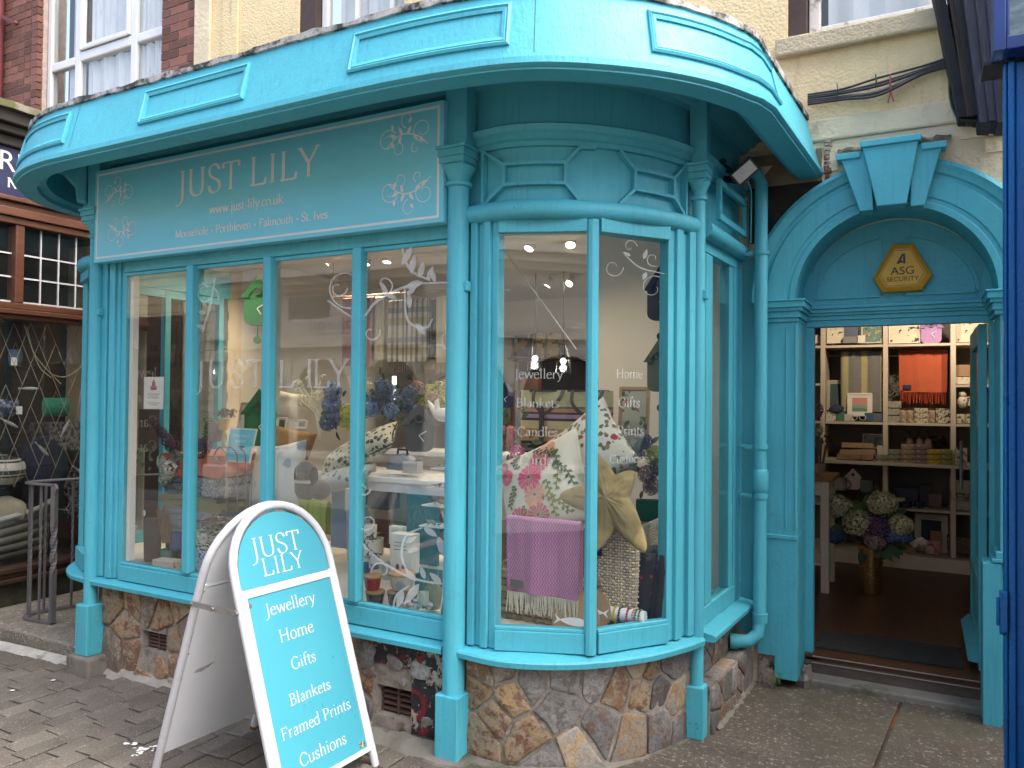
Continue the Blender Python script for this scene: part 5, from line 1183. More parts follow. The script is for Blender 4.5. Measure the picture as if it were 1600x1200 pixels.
o1 = purse(24, 559, 'blue felt purse with a white price tag hanging on the net', mat('blue_felt', (.055, .105, .165), .95, .2, 9), .045, .13)
o2 = purse(87, 636, 'green zipped purse with pale embroidery hanging on the net', mat('green_felt', (.012, .16, .11), .9, .2, 9, c2=(.55, .58, .42), c2at=.68, c2s=16), .10, .15)
o3 = purse(14, 637, 'navy patterned pouch with a white tag hanging low on the net', mat('navy_pattern', (.016, .022, .055), .9, .2, 9, c2=(.25, .28, .36), c2at=.56, c2s=26), .07, .13)
for o, a, b in ((o1, -.035, -.03), (o3, .05, -.02)): q = MB(); q.box(.045, .048, a - .022, a + .022, b - .03, b + .03); q.build('price_tag', m_white, o, world=False)
m_fish = mat('silver_wood_fish', (.42, .43, .45), .4, .2, 20)
for k, (x, y, tilt) in enumerate(((46, 607, 0), (15, 661, -.5), (102, 668, 1.1), (125, 737, -.7), (66, 702, -.8))):
    p = atx(x, y, -6.12); q = MB(); M_ = Matrix.Translation(p) @ Matrix.Rotation(tilt, 4, 'X'); q.lathe([(.001, -.075), (.008, -.06), (.013, -.02), (.010, .03), (.003, .06), (.010, .08)], (0, 0, 0), 8, M_ @ Matrix.Rotation(rad(90), 4, 'X')); tag(q.build('hanging_fish', m_fish, None), ('little silver fish hanging level, highest of the five in the net', 'little silver fish hanging just below the navy patterned pouch', 'little silver fish hanging steeply just below the green purse', 'little silver fish hanging beside the turquoise column, lowest in the net', 'little silver fish hanging above the navy jumper')[k], 'ornament', 'silver fish ornaments in the net')
NT_ = thing('fishing_net', 'pale string net stretched inside the left shop window', 'net', (-6.1, 3.6, 2.1))
q = MB()
def nn_(i, j): return atx(-30 + 26 * i + 13 * (j % 2) + 6 * noise.noise(Vector((i, j, 0))), 505 + 32 * j + 9 * noise.noise(Vector((i, j, 5))), -6.09)
for j in range(8):
    for i in range(7):
        for di in ((0, 1) if j % 2 else (-1, 0)):
            if R.random() < .85: q.bar(nn_(i, j), nn_(i + di, j + 1), .003, .003)
q.build('mesh_cord', mat('pale_string', (.33, .30, .24), .9), NT_)
q = MB()
for a, b, c_ in (((38, 508), (60, 570), (80, 590)), ((42, 510), (55, 555), (95, 600)), ((80, 585), (105, 588), (140, 563)), ((140, 565), (122, 640), (140, 700)), ((128, 600), (126, 650), (136, 690))): q.tube(catmull([atx(*a, -6.085), atx(*b, -6.08), atx(*c_, -6.085)], 5), .004, 5)
q.build('loose_rope', _M['pale_string'], NT_)
m_knick = mat('pale_knick_knack', (.28, .27, .26), .8, .3, 30, c2=(.05, .04, .05), c2at=.5, c2s=30)
q = MB(); p = atx(95, 680, -6.8); q.box(-6.9, -6.6, p.y - .22, p.y + .30, 1.1, 1.34); tag(q.build('patterned_box', m_knick, None), 'black and white patterned box behind the green purse', 'box')

# step and railing in front of the left passage
ST = struct((lambda q: (q.box(-5.98, -4.54, 2.985, 4.42, -.3, .018), q.build('stone_step', speckle('granite_step', (.06, .055, .04), (.34, .31, .26), (.19, .17, .14), 90), None, bevel=.015))[1])(MB()))
q = MB(); q.grid(lambda u, v: Vector((-5.55 + 1.02 * u, 2.975 - .06 * v + .006 * noise.noise(Vector((u * 20, v, 0))), gz(-5.4 + .86 * u) + .035 * (1 - v) ** .7 - .005)), 24, 3); struct(q.build('kerb', mat('limewashed_kerb', (.36, .35, .32), .9, .3, 7, .7, 50, .012, c2=(.12, .11, .09), c2at=.6, c2s=9), None))
m_slatef = None
RLG = thing('iron_railing', 'grey wrought iron railing with twisted bars on the step beside the shop', 'railing', (-5.3, 3.3, .02))
m_iron = mat('grey_painted_iron', (.125, .12, .125), .42, .2, 12, .25, 80, metal=.2)
zr = at(85, 758, 3.19).z
RP = [(-5.25, 3.185), (-5.36, 3.165), (-5.47, 3.16), (-5.55, 3.18), (-5.585, 3.25), (-5.57, 3.35), (-5.53, 3.48), (-5.48, 3.62), (-5.40, 3.84), (-5.30, 4.10)]
rs = catmull([(x, y, zr) for x, y in RP], 5)
q = MB(); q.sweep([(-.02, zr - .006), (.02, zr - .006), (.022, zr), (.016, zr + .009), (-.016, zr + .009), (-.022, zr)], [(p.x, p.y) for p in rs]); q.tube([(-5.25, 3.185, zr), (-5.235, 3.185, zr - .004), (-5.225, 3.185, zr - .022), (-5.232, 3.185, zr - .042), (-5.25, 3.185, zr - .040)], .012, 8); q.build('handrail', m_iron, RLG)
q = MB(); q.sweep([(-.02, .02), (.02, .02), (.02, .036), (-.02, .036)], [(p.x, p.y) for p in rs]); q.build('bottom_rail', m_iron, RLG)
def twist_bar(x, y, w, name, turns):
    q = MB(); n = 40; z0, z1 = .03, zr - .004
    def fn(u, v):
        t = max(0, min(1, (v - .35) / .35)); a = 2 * math.pi * u + turns * 2 * math.pi * t + math.pi / 4; rr_ = w / max(abs(math.cos(((2 * math.pi * u) % (math.pi / 2)) - math.pi / 4)), .7) * .78; return Vector((x + rr_ * math.cos(a), y + rr_ * math.sin(a), z0 + (z1 - z0) * v))
    q.grid(fn, 4, n, False, wrapu=True); q.build(name, m_iron, RLG)
twist_bar(-5.25, 3.185, .021, 'newel_post', .8)
for x, y in ((-5.37, 3.165), (-5.47, 3.16), (-5.56, 3.20), (-5.575, 3.32), (-5.525, 3.49), (-5.455, 3.69), (-5.375, 3.90)): twist_bar(x, y, .0085, 'baluster', 1.5)

# ================================================================ NEIGHBOUR ON THE RIGHT: blue shopfront
RB_ = thing('blue_shopfront', 'blue painted corner post and frame of the shop next door', 'shopfront', (.5, 3.4, 0))
q = MB(); q.box(.287, .30, 3.60, 3.66, -.1, 2.95); q.box(.301, .325, 3.585, 3.70, -.1, 2.95); q.box(.326, .62, 3.60, 3.70, -.1, 2.95); q.box(.60, .70, 2.6, 3.72, -.1, 3.2); q.build('corner_post', m_blue, RB_, bevel=.006)
q = MB(); q.box(.269, .296, 3.565, 3.598, .70, .86); q.box(.259, .27, 3.58, 3.60, .72, .83); q.tube([(.279, 3.58, .69), (.279, 3.575, .715)], .012, 8); q.build('hinge', m_blue, RB_, bevel=.004)
q = MB(); bz = 2.967; bx = .246
q.box(bx, bx + .042, 3.50, 3.64, bz, 4.3); q.box(bx + .0425, 1.0, 3.50, 3.64, bz, bz + .052); q.box(bx + .0425, bx + .055, 3.52, 3.62, bz + .0525, 4.3); q.build('window_frame', mat('navy_gloss_paint', (.012, .038, .17), .3, .15, 6), RB_, bevel=.004)
q = MB(); q.box(bx + .056, 1.0, 3.545, 3.551, bz + .0525, 4.3); q.build('pane', m_glassn, RB_)
def glaze():
    t = NT('green_streaked_backing'); v = t.coord('Object', (1, 1, 4)); t.bsdf(t.ramp(t.noise(v, 7, 6, .7), [(.3, (.05, .065, .05)), (.5, (.12, .17, .13)), (.65, (.33, .36, .30))]), .5); return t.m
q = MB(); q.box(bx + .056, 1.0, 3.60, 3.61, bz + .0525, 4.3); q.build('painted_backing', glaze(), RB_)
q = MB(); q.box(.22, 1.2, 3.62, 3.8, 2.962, 2.975); q.build('underside', m_oldw, RB_)
EV = thing('timber_eave', 'black weathered eave timbers sloping down beside the cables', 'eave', (.15, 4.3, 3.2))
m_tar = mat('tarred_timber', (.012, .011, .012), .75, .4, 7, .6, 50, stretch=(6, 6, 1)); m_tarb = mat('blue_black_timber', (.012, .015, .035), .7, .4, 6, .6, 50, stretch=(7, 7, 1), c2=(.03, .045, .08), c2at=.6, c2s=8)
def plank(p0, p1, w, y0, y1, m_, nm):
    a0, a1 = at(*p0, y0), at(*p1, y0); b0, b1 = at(p0[0] + w, p0[1], y0), at(p1[0] + w, p1[1], y0); q = MB()
    q.add([a0, b0, b1, a1] + [Vector((p.x, y1, p.z)) for p in (a0, b0, b1, a1)], [(0, 1, 2, 3), (7, 6, 5, 4), (0, 4, 5, 1), (1, 5, 6, 2), (2, 6, 7, 3), (3, 7, 4, 0)]); return q.build(nm, m_, EV, bevel=.004)
plank((1452, -40), (1498, 183), 18, 4.28, 4.43, m_tar, 'verge_board'); plank((1478, -40), (1512, 182), 10, 4.25, 4.41, mat('brown_batten', (.05, .035, .028), .9, .3, 8), 'batten'); plank((1484, -40), (1522, 180), 20, 4.22, 4.41, m_tar, 'board')
for k in range(4): plank((1500 + 18 * k, -40), (1530 + 14 * k, 192 - (k % 2) * 3), 20, 4.20 - .004 * k, 4.40 - .003 * k, m_tarb, 'board')
q = MB(); q.add([at(1500, 186, 4.2), at(1586, 190, 4.2), at(1586, 196, 4.42), at(1500, 192, 4.42)], [(0, 1, 2, 3)]); q.build('underside', m_oldw, EV)

# ================================================================ ACROSS THE STREET (seen in the glass)
OY = -2.6
OB = thing('opposite_shop', 'pale stone shopfront with arched windows across the street', 'shop', (-6, OY, 0))
m_pst = mat('pale_painted_stone', (.66, .645, .60), .7, .12, 3, .2, 40); m_ybr = mat('yellow_painted_brick', (.66, .56, .36), .85, .2, 5, .4, 30); m_grybr = mat('brown_grey_brick', (.40, .375, .33), .9, .2, 6)
q = MB(); q.box(-9.6, -1.4, OY - .3, OY, 3.55, 4.7); q.box(-1.398, 8, OY - .3, OY, 3.5, 4.6); q.box(-9.6, 8, OY - .3, OY - .02, 3.0, 3.548); q.build('upper_wall', m_grybr, OB)
q = MB(); q.box(-16, -9.602, OY - .35, OY - .05, 2.9, 4.8); q.build('yellow_wall', m_ybr, OB)
for r_ in range(12):                      # courses of the yellow brick
    q = MB(); q.box(-16, -9.61, OY - .052, OY - .046, 2.95 + r_ * .15, 2.958 + r_ * .15); q.build('brick_joint', m_mortar, OB)
q = MB(); q.box(-10.0, 8, OY - .02, OY + .12, 3.12, 3.2); q.box(-10.0, 8, OY - .02, OY + .22, 3.201, 3.30); q.box(-10.0, 8, OY - .02, OY + .30, 3.301, 3.40); q.build('cornice', m_pst, OB)
q = MB(); q.box(-10.0, 8, OY - .02, OY + .02, 2.44, 3.119); q.box(-10, 8, OY - .02, OY + .10, 2.30, 2.438); q.build('fascia', m_pst, OB)
for x in (-9.7, -5.6, -1.6, 2.5, 6.5):
    q = MB(); q.box(x - .2, x + .2, OY - .02, OY + .12, 0, 2.29); q.box(x - .16, x + .16, OY + .02, OY + .20, 2.44, 3.1); q.box(x - .25, x + .25, OY - .02, OY + .16, 0, .5); q.box(x - .24, x + .24, OY, OY + .16, 2.1, 2.28); q.build('pilaster', m_pst, OB, bevel=.02)
for x0 in (-9.4, -8.2, -7.0, -5.3, -4.1, -2.9, -1.3, -.1, 1.1):
    n = 14; w = .56; cxx = x0 + w; q = MB(); vs = []
    for i in range(n + 1):
        a = math.pi * i / n; vs += [(cxx - (w - .05) * math.cos(a), OY + .02, 1.62 + .5 * math.sin(a)), (cxx - w * 1.06 * math.cos(a), OY + .02, 2.299 if 0 < i < n else 1.62)]
    q.add(vs, [(2 * i, 2 * i + 1, 2 * i + 3, 2 * i + 2) for i in range(n)]); q.box(x0 - .05, x0 + .03, OY - .03, OY + .05, .75, 1.8); q.build('arch', m_pst, OB)
    q = MB(); q.box(x0 + .05, x0 + 1.07, OY - .04, OY - .035, .8, 2.28); q.build('pane', mat('shop_window_backing', (.05, .05, .055), .25, .5, .7), OB)
q = MB(); q.box(-9.5, 6.4, OY - .02, OY + .10, .70, .78); q.box(-9.5, 6.4, OY - .02, OY + .03, .0, .69); q.build('sill', m_pst, OB)
for x in (-8.6, -6.4, -4.0, -1.9, .5, 3):
    q = MB(); q.box(x - .5, x + .5, OY - .01, OY + .05, 3.75, 4.5); q.build('window', m_upvc, OB); q = MB(); q.box(x - .42, x + .42, OY + .051, OY + .06, 3.8, 4.45); q.build('pane', mat('dark_pane', (.03, .035, .04), .08), OB)
m_ltr = mat('dark_sign_print', (.03, .03, .04), .6)
s1 = thing('phone_sign', 'white estate sign with a phone number across the street', 'sign', (-7.3, OY, 2.7)); q = MB(); q.box(-8.35, -6.55, OY + .021, OY + .04, 2.50, 3.08); q.build('panel', m_white, s1); sans_part('01326 312212', .16, (-7.42, OY + .041, 2.55), (-1, 0, 0), (0, 0, 1), (0, 1, 0), m_ltr, s1, sx=1.0)
q = MB(); q.box(-8.3, -7.5, OY + .041, OY + .043, 2.72, 3.04); q.build('dark_picture', mat('blue_grey_picture', (.08, .09, .13), .5, .4, 3), s1)
s2 = thing('number_sign', 'pale sign reading 116-117 across the street', 'sign', (-2, OY, 2.75)); q = MB(); q.box(-3.6, -1.85, OY + .021, OY + .035, 2.48, 3.08); q.build('panel', mat('lilac_white_sign', (.55, .54, .60), .6), s2)
sans_part('116 - 117', .15, (-2.45, OY + .036, 2.60), (-1, 0, 0), (0, 0, 1), (0, 1, 0), m_ltr, s2)
s3 = thing('window_poster', 'dark poster reading YETI low in the window across the street', 'poster', (-5.0, OY, 1.0)); q = MB(); q.box(-5.25, -4.55, OY - .03, OY - .02, .92, 1.14); q.build('panel', mat('black_poster', (.02, .02, .022), .5), s3); sans_part('YETI', .17, (-4.9, OY - .019, .96), (-1, 0, 0), (0, 0, 1), (0, 1, 0), m_lett, s3)
DK = thing('dark_shop', 'dark timber shopfront at the far left across the street', 'shop', (-13, OY, 0)); q = MB(); q.box(-16, -9.98, OY - .1, OY, 0, 2.2); q.build('shop_window', mat('dark_glassy_front', (.025, .022, .022), .2), DK); q = MB(); q.box(-16, -9.98, OY - .1, OY + .12, 2.2, 2.88); q.build('fascia', mat('dark_brown_fascia', (.05, .03, .022), .4), DK)
# street continues beyond the frame: plain terrace to the left and right so the sky shows only overhead
q = MB(); q.box(-22, -9.62, 4.6, 5.2, 3.0, 6.0); q.box(-22, -9.62, 3.0, 3.4, -.3, 3.0); tag(q.build('far_terrace', m_ybr, None), 'cream terrace further down the street', 'building')
q = MB(); q.box(1.7, 12, 3.4, 4.2, -.2, 3.4); tag(q.build('next_building', m_ybr, None), 'building next door beyond the blue post', 'building')
# ================================================================ INSIDE THE SHOP
FZ, PZ, CZ = .152, .53, 2.74
m_floor = (lambda t: (t.bsdf(t.mix(t.ramp(t.noise(t.coord('Object', (9, .8, 1)), 3, 6, .7), [(.3, 0.), (.7, 1.)]), (.045, .018, .009), (.085, .034, .016)), .38, 0, t.noise(t.coord('Object', (9, .8, 1)), 9), .1, .002), t.m)[1])(NT('polished_floorboards'))
q = MB()
q.box(-5.1, 1.7, 4.70, 8.3, FZ - .03, FZ)
fo = q.build('floorboard', m_floor, None); fo['kind'] = 'structure'; fo.name = 'floor'
q = MB(); q.box(-5.1, 1.7, 8.0, 8.05, 0, CZ + .1); struct(q.build('wall', m_inner, None))
q = MB(); q.box(-5.2, -5.05, 4.47, 8.05, 0, CZ + .1); struct(q.build('wall', m_inner, None))
q = MB(); q.box(1.65, 1.7, 4.76, 8.05, 0, CZ + .1); struct(q.build('wall', m_inner, None))
q = MB(); q.box(-1.76, .55, 4.752, 4.79, 2.15, CZ + .05); q.box(-1.76, -.645, 4.752, 4.79, FZ, 2.149); q.box(.41, 1.65, 4.752, 4.79, FZ, 2.149); struct(q.build('wall', m_inner, None))
q = MB(); q.box(-5.2, 1.7, 4.741, 8.05, CZ, CZ + .05); q.box(-5.1, -1.76, 4.40, 4.74, CZ, CZ + .05); q.prism([(-4.98, 4.399), (-4.95, 3.5), (-4.78, 3.22), (-4.5, 3.05), (-1.75, 3.03), (-1.45, 3.1), (-1.2, 3.28), (-1.03, 3.6), (-.97, 4.399)], (0, 0, CZ - .15), (1, 0, 0), (0, 1, 0), (0, 0, .05)); struct(q.build('ceiling', mat('white_ceiling', (.66, .645, .61), .8, .04, 3), None))
q = MB(); q.box(-1.75, -.98, 4.395, 4.44, .5, CZ - .1); q.box(-1.80, -1.752, 4.39, 4.8, .15, CZ); struct(q.build('wall', m_inner, None))     # white pier beside the door
plp = [(x, y) for x, y in off([(-4.40, 3.0)] + [(A0[0], A0[1] + .03), (A1[0], A1[1] + .03), (B0[0] - .01, B0[1] + .03), (B1[0] - .02, B1[1])], -.02)]
q = MB(); poly = [(-5.0, 4.38), (-4.96, 3.5), (-4.78, 3.2), (-4.5, 3.02)] + plp[1:] + [(-.99, 4.38)]
q.prism(poly, (0, 0, PZ - .04), (1, 0, 0), (0, 1, 0), (0, 0, .04)); q.prism([(a, b) for a, b in ((-4.9, 4.30), (-4.9, 4.38), (-1.0, 4.38), (-1.0, 4.30))], (0, 0, .16), (1, 0, 0), (0, 1, 0), (0, 0, PZ - .201)); tag(q.build('display_platform', m_inner, None), 'white boarded platform filling the bow window behind the glass', 'platform')
# ---- lights: unseen bay spots added for the display, and ceiling spots (lit in the photograph)
m_bulb = emit('lit_spot_bulb', (1, .86, .66), 3.5); m_bulbw = emit('lit_white_bulb', (.95, .97, 1), 1.3)
def spot_lamp(x, y, z, aim, power, label, rad_=.034, group='ceiling spotlights', lamp=True, lamp_w=True):
    o = thing('spotlight', label, 'spotlight', (x, y, z), 0, group)
    d = Vector(aim).normalized(); M_ = d.to_track_quat('Z', 'Y').to_matrix().to_4x4()
    b = MB(); b.tube([(0, 0, 0), d * .001 + Vector((0, 0, -.05))], .012, 8); b.lathe([(.02, -.03), (rad_ * 1.15, .01), (rad_ * 1.15, .055), (rad_, .056), (rad_ * .9, .03)], Vector((0, 0, -.06)), 14, M_); b.build('housing', m_white, o, world=False)
    e = MB(); e.lathe([(.001, .052), (rad_ * .55, .05), (rad_ * .93, .040)], Vector((0, 0, -.06)), 14, M_); e.build('bulb', m_bulb, o, world=False)
    if lamp:
        L = bpy.data.lights.new('spot_beam', 'SPOT'); L.energy = power; L.color = (1, .80, .56); L.spot_size = rad(105 if lamp_w else 78); L.spot_blend = .8; L.shadow_soft_size = .05
        lo = bpy.data.objects.new('spot_beam', L); col.objects.link(lo); lo.location = Vector((x, y, z)) + Vector((0, 0, -.06)) + d * .07; lo.rotation_euler = (-d).to_track_quat('Z', 'Y').to_euler()
    return o
def ceil_at(px, py): r = ray(px, py); t = (CZ - HCAM) / r.z; p = CAM + r * t; return p
SPW = 13.0
for k, (px, py, aim, pw, lb, dp) in enumerate((
    (831, 378, (-.2, -.6, -1), SPW, 'ceiling spotlight seen at the top of the curved window, left of its pair', 0), (892, 372, (.2, -.6, -1), SPW, 'ceiling spotlight at the top of the curved window nearest the mullion', 0),
    (860, 441, (-.5, -.3, -1), SPW * .8, 'tilted ceiling spotlight deep in the shop, lower left of its pair', .0), (893, 440, (-.1, -.8, -.7), SPW * .8, 'bright ceiling spotlight deep in the shop above the hanging lamps', 0),
    (517, 403, (-.5, -.5, -.8), SPW, 'tilted ceiling spotlight in the third window from the left', 0), (573, 403, (0, -.2, -1), SPW, 'ceiling spotlight at the top left of the fourth window', 0), (606, 399, (0, -.2, -1), SPW, 'ceiling spotlight beside the white scroll in the fourth window', 0),
    (418, 468, (0, -.4, -1), SPW, 'ceiling spotlight deep in the shop behind the second mullion', 0), (349, 415, (0, -.3, -1), SPW, 'ceiling spotlight at the top of the second window', 0))):
    p = ceil_at(px, py - 12)
    if p.y > 7.6: p = at(px, py - 10, 7.2)
    spot_lamp(p.x, min(p.y, 7.7), min(CZ, p.z + .0), aim, pw, lb)
for k in range(4):                          # a track of four lamps through the first window
    px = 228 + 15 * k + k * 1; p = at(px - 16, 462, 4.9); spot_lamp(p.x, p.y, p.z + .03, (.5, -.4, -.7), SPW * .5, ('spotlight at the left end of the track in the first window', 'second spotlight along the track in the first window', 'third spotlight along the track in the first window', 'spotlight at the right end of the track in the first window')[k], .022, 'track spotlights', k % 2 == 0)
p0 = at(205, 455, 4.9); p1 = at(275, 452, 4.9); q = MB(); q.bar(p0 + Vector((0, 0, .045)), p1 + Vector((0, 0, .045)), .03, .02); tag(q.build('lamp_track', m_white, None), 'white ceiling track carrying four small spotlights', 'lamp track')
for k, (x, y) in enumerate(((-.15, 6.5), (.7, 6.6))): spot_lamp(x, y, CZ, (-.1, .85, -.42), 15, ('ceiling spotlight shining on the shelves behind the door', 'ceiling spotlight over the right end of the wall shelves')[k], lamp_w=False)
for k, (x, y) in enumerate(((-2.30, 3.30), (-3.35, 3.32), (-1.62, 3.42), (-3.95, 3.35))): spot_lamp(x, y, CZ - .15, (.1, .55, -.85), (4.5, 3.5, 3, 4)[k], ('added unseen bay spotlight above the fourth window', 'added unseen bay spotlight above the third window', 'added unseen bay spotlight above the curved window', 'added unseen bay spotlight above the first window')[k], .03, 'added bay spotlights')  # extra lamps above the glass, out of view, added to brighten the goods
# two glass pendants behind the word Jewellery
for px, py, lb in ((836, 562, 'clear glass pendant lamp nearer the middle of the curved window'), (880, 566, 'clear glass pendant lamp nearer the mullion of the curved window')):
    p = at(px, py, 6.3); o = thing('pendant_lamp', lb, 'pendant lamp', tuple(p), 0, 'glass pendant lamps')
    q = MB(); q.lathe([(.022, .15), (.05, .10), (.062, .03), (.072, -.10)], (0, 0, 0), 18); q.build('glass_shade', m_glassl, o, world=False)
    q = MB(); q.ball((0, 0, .01), .028, 10, 8); q.build('bulb', m_bulbw, o, world=False)
    q = MB(); q.tube([(0, 0, .04), (0, 0, .17)], .018, 8); q.tube([(0, 0, .16), (0, 0, CZ - p.z)], .004, 6); q.build('flex', m_black, o, world=False)
    L = bpy.data.lights.new('pendant_glow', 'POINT'); L.energy = .8; L.color = (1, .93, .82); L.shadow_soft_size = .04; lo = bpy.data.objects.new('pendant_glow', L); col.objects.link(lo); lo.location = p + Vector((0, 0, -.06))

# ---- helpers for goods
def kof(p): return (p - CAM).dot(FWD) / FPX           # metres per survey pixel at that point
def solid(name, c, r=.6, **k): return mat(name, c, r, .12, 9, **k)
m_cfr = solid('cream_frame', (.52, .48, .40)); m_wdf = mat('pale_wood', (.38, .25, .13), .55, .2, 5, stretch=(1, 1, 6)); m_card = solid('brown_card', (.30, .20, .115), .8); m_paper = solid('white_card', (.66, .63, .57), .7)
def blotch(name, base, spots, scale=30, rough=.7):
    t = NT(name); v = t.coord('Object'); cc = base
    for i, (c, th) in enumerate(spots):
        cc = t.mix(t.ramp(t.noise(t.coord('Object', (1, 1, 1), (i, i * 2, i)), scale * (1 + .3 * i), 3, .6), [(th, 0.), (th + .03, 1.)]), cc, c)
    t.bsdf(cc, rough, 0, t.noise(v, 90, 3), .2, .002); _M[name] = t.m; return t.m
def boxy(name, label, cat, px, py, w, h, Y, m_, dep=.6, group=None, rz=0, bev=.002, extra=None):
    p = at(px, py, Y); k = kof(p); W, H = w * k, h * k; o = thing(name, label, cat, tuple(p), rz, group)
    q = MB(); q.box(-W / 2, W / 2, 0, W * dep, .0, H); q.build('body', m_, o, world=False, bevel=bev)
    if extra: extra(o, W, H)
    return o
def solo(o): return o
def print_frame(label, px, py, w, h, Y, fm, mount, art, lean=.12, b=.08, group=None, cat='framed print'):
    p = at(px, py, Y); k = kof(p); W, H = w * k, h * k; o = thing('framed_print', label, cat, tuple(p), 0, group, rot=(-lean, 0, 0)); t = b * W
    q = MB(); q.box(-W / 2, -W / 2 + t, 0, .018, 0, H); q.box(W / 2 - t, W / 2, 0, .018, 0, H); q.box(-W / 2 + t, W / 2 - t, 0, .018, 0, t); q.box(-W / 2 + t, W / 2 - t, 0, .018, H - t, H); q.build('frame', fm, o, world=False, bevel=.002)
    q = MB(); q.box(-W / 2 + t, W / 2 - t, .007, .012, t, H - t); q.build('mount', mount, o, world=False)
    if art:
        a = W * .2 if b < .12 else W * .22
        q = MB(); q.box(-W / 2 + a, W / 2 - a, .0055, .007, a, H - a); q.build('picture', art, o, world=False)
    return o
def mug(label, px, py, w, h, Y, m_, group=None, name='mug', cat='mug', handle=True):
    p = at(px, py, Y); k = kof(p); r, H = w * k / 2, h * k; o = thing(name, label, cat, tuple(p), 0, group)
    q = MB(); q.lathe([(r * .8, 0), (r, H * .12), (r, H), (r * .9, H), (r * .88, H * .15)], (0, 0, 0), 16); q.build('body', m_, o, world=False)
    if handle: q = MB(); q.tube([(r * .95 + r * .55 * math.sin(a), 0, H * .5 + H * .3 * math.cos(a)) for a in [math.pi * i / 8 for i in range(9)]], r * .12, 6); q.build('handle', m_, o, world=False)
    return o
def birdhouse(label, px, py, w, h, Y, m_, roofm, rz=0, bob=True, cat='birdhouse clock', rot=None):
    # px,py = middle of the house
    p = at(px, py, Y); k = kof(p); W, H = w * k, h * k; o = thing('birdhouse_clock', label, cat, tuple(p), rz); d = .05
    r_ = W * .22; body = [(-W * .40, H * .12)] + [(-W * .40 + r_ - r_ * math.cos(a), -H * .5 + r_ - r_ * math.sin(a)) for a in [math.pi / 2 * i / 5 for i in range(6)]] + [(W * .40 - r_ + r_ * math.sin(a), -H * .5 + r_ - r_ * math.cos(a)) for a in [math.pi / 2 * i / 5 for i in range(6)]] + [(W * .40, H * .12), (0, H * .44)]
    q = MB(); q.prism(body, (0, 0, 0), (1, 0, 0), (0, 0, 1), (0, d, 0)); q.build('body', m_, o, world=False, bevel=.003)
    q = MB(); q.prism([(-W * .5, H * .05), (-W * .24, H * .05), (-W * .24, H * .12), (0, H * .30), (W * .24, H * .12), (W * .24, H * .05), (W * .5, H * .05), (0, H * .5)], (0, -.014, 0), (1, 0, 0), (0, 0, 1), (0, .013, 0)); q.build('roof', roofm, o, world=False, bevel=.002)
    q = MB(); q.tube([(W * .11 * math.cos(a), -.016, H * .19 + W * .11 * math.sin(a)) for a in [2 * math.pi * i / 16 for i in range(16)]], W * .022, 6, closed=True); q.build('hole_ring', roofm, o, world=False)
    q = MB(); q.add([(W * .085 * math.cos(a), -.0155, H * .19 + W * .085 * math.sin(a)) for a in [2 * math.pi * i / 14 for i in range(14)]], [tuple(range(14))]); q.build('hole', m_black, o, world=False)
    q = MB(); q.bar((0, -.006, -H * .16), (W * .2, -.006, -H * .07), W * .025, .004, up=(0, 1, 0)); q.bar((0, -.008, -H * .16), (W * .13, -.008, -H * .28), W * .025, .004, up=(0, 1, 0)); q.build('clock_hand', m_white, o, world=False)
    if bob: q = MB(); q.tube([(0, .02, -H * .5), (0, .02, -H * .78)], .004, 6); q.lathe([(.001, -.006), (W * .12, -.006), (W * .12, .006), (.001, .006)], (0, .02, -H * .80), 14, Matrix.Rotation(rad(90), 4, 'X')); q.build('pendulum', m_, o, world=False)
    return o
def fringe(q, x0, x1, y, z, L, n, r=.0028, sway=.012):
    for i in range(n):
        x = x0 + (x1 - x0) * (i + .5) / n; dx, dy = R.uniform(-sway, sway), R.uniform(-sway, sway) * .5
        q.tube([(x, y, z), (x + dx * .4, y + dy, z - L * .5), (x + dx, y + dy, z - L * R.uniform(.85, 1.05))], r, 5)
def hung_throw(label, px, pyt, w, hpx, Y, m_, fm=None, frac=.14, cat='throw', tagm=None, group=None):
    # a throw folded over a rail, front fall plus fringe; px centre, pyt top
    p = at(px, pyt, Y); k = kof(p); W, H = w * k, hpx * k; o = thing('throw', label, cat, tuple(p), 0, group); Hc = H * (1 - frac if fm else 1); q = MB(); ph = px * .37
    def fn(u, v, s=0):
        a = -.02 + v * 1.02; x = (u - .5) * W * (1 - .03 * v); y = .008 * math.sin(u * 11 + ph) * (.4 + v) + .004 * math.sin(u * 29 + ph)
        return Vector((x, y - .016, -Hc * v))
    q.grid(fn, 18, 10); q.grid(lambda u, v: Vector(((u - .5) * W, -.016 + .032 * (.5 - .5 * math.cos(math.pi * v)) + .008 * math.sin(u * 11 + ph) * .4 * (1 - v), .016 * math.sin(math.pi * v))), 18, 5); q.grid(lambda u, v: Vector(((u - .5) * W, .016 + .006 * math.sin(u * 9), -Hc * .9 * v)), 12, 6)
    c = q.build('cloth', m_, o, world=False, ang=80)
    if fm: q = MB(); fringe(q, -W * .48, W * .48, -.014, -Hc, H * frac, max(14, int(w * .45))); q.build('fringe', fm, o, world=False)
    if tagm: q = MB(); q.box(-W * .42, -W * .24, -.028, -.026, -Hc * .92, -Hc * .82); q.build('label_tag', tagm, o, world=False)
    return o
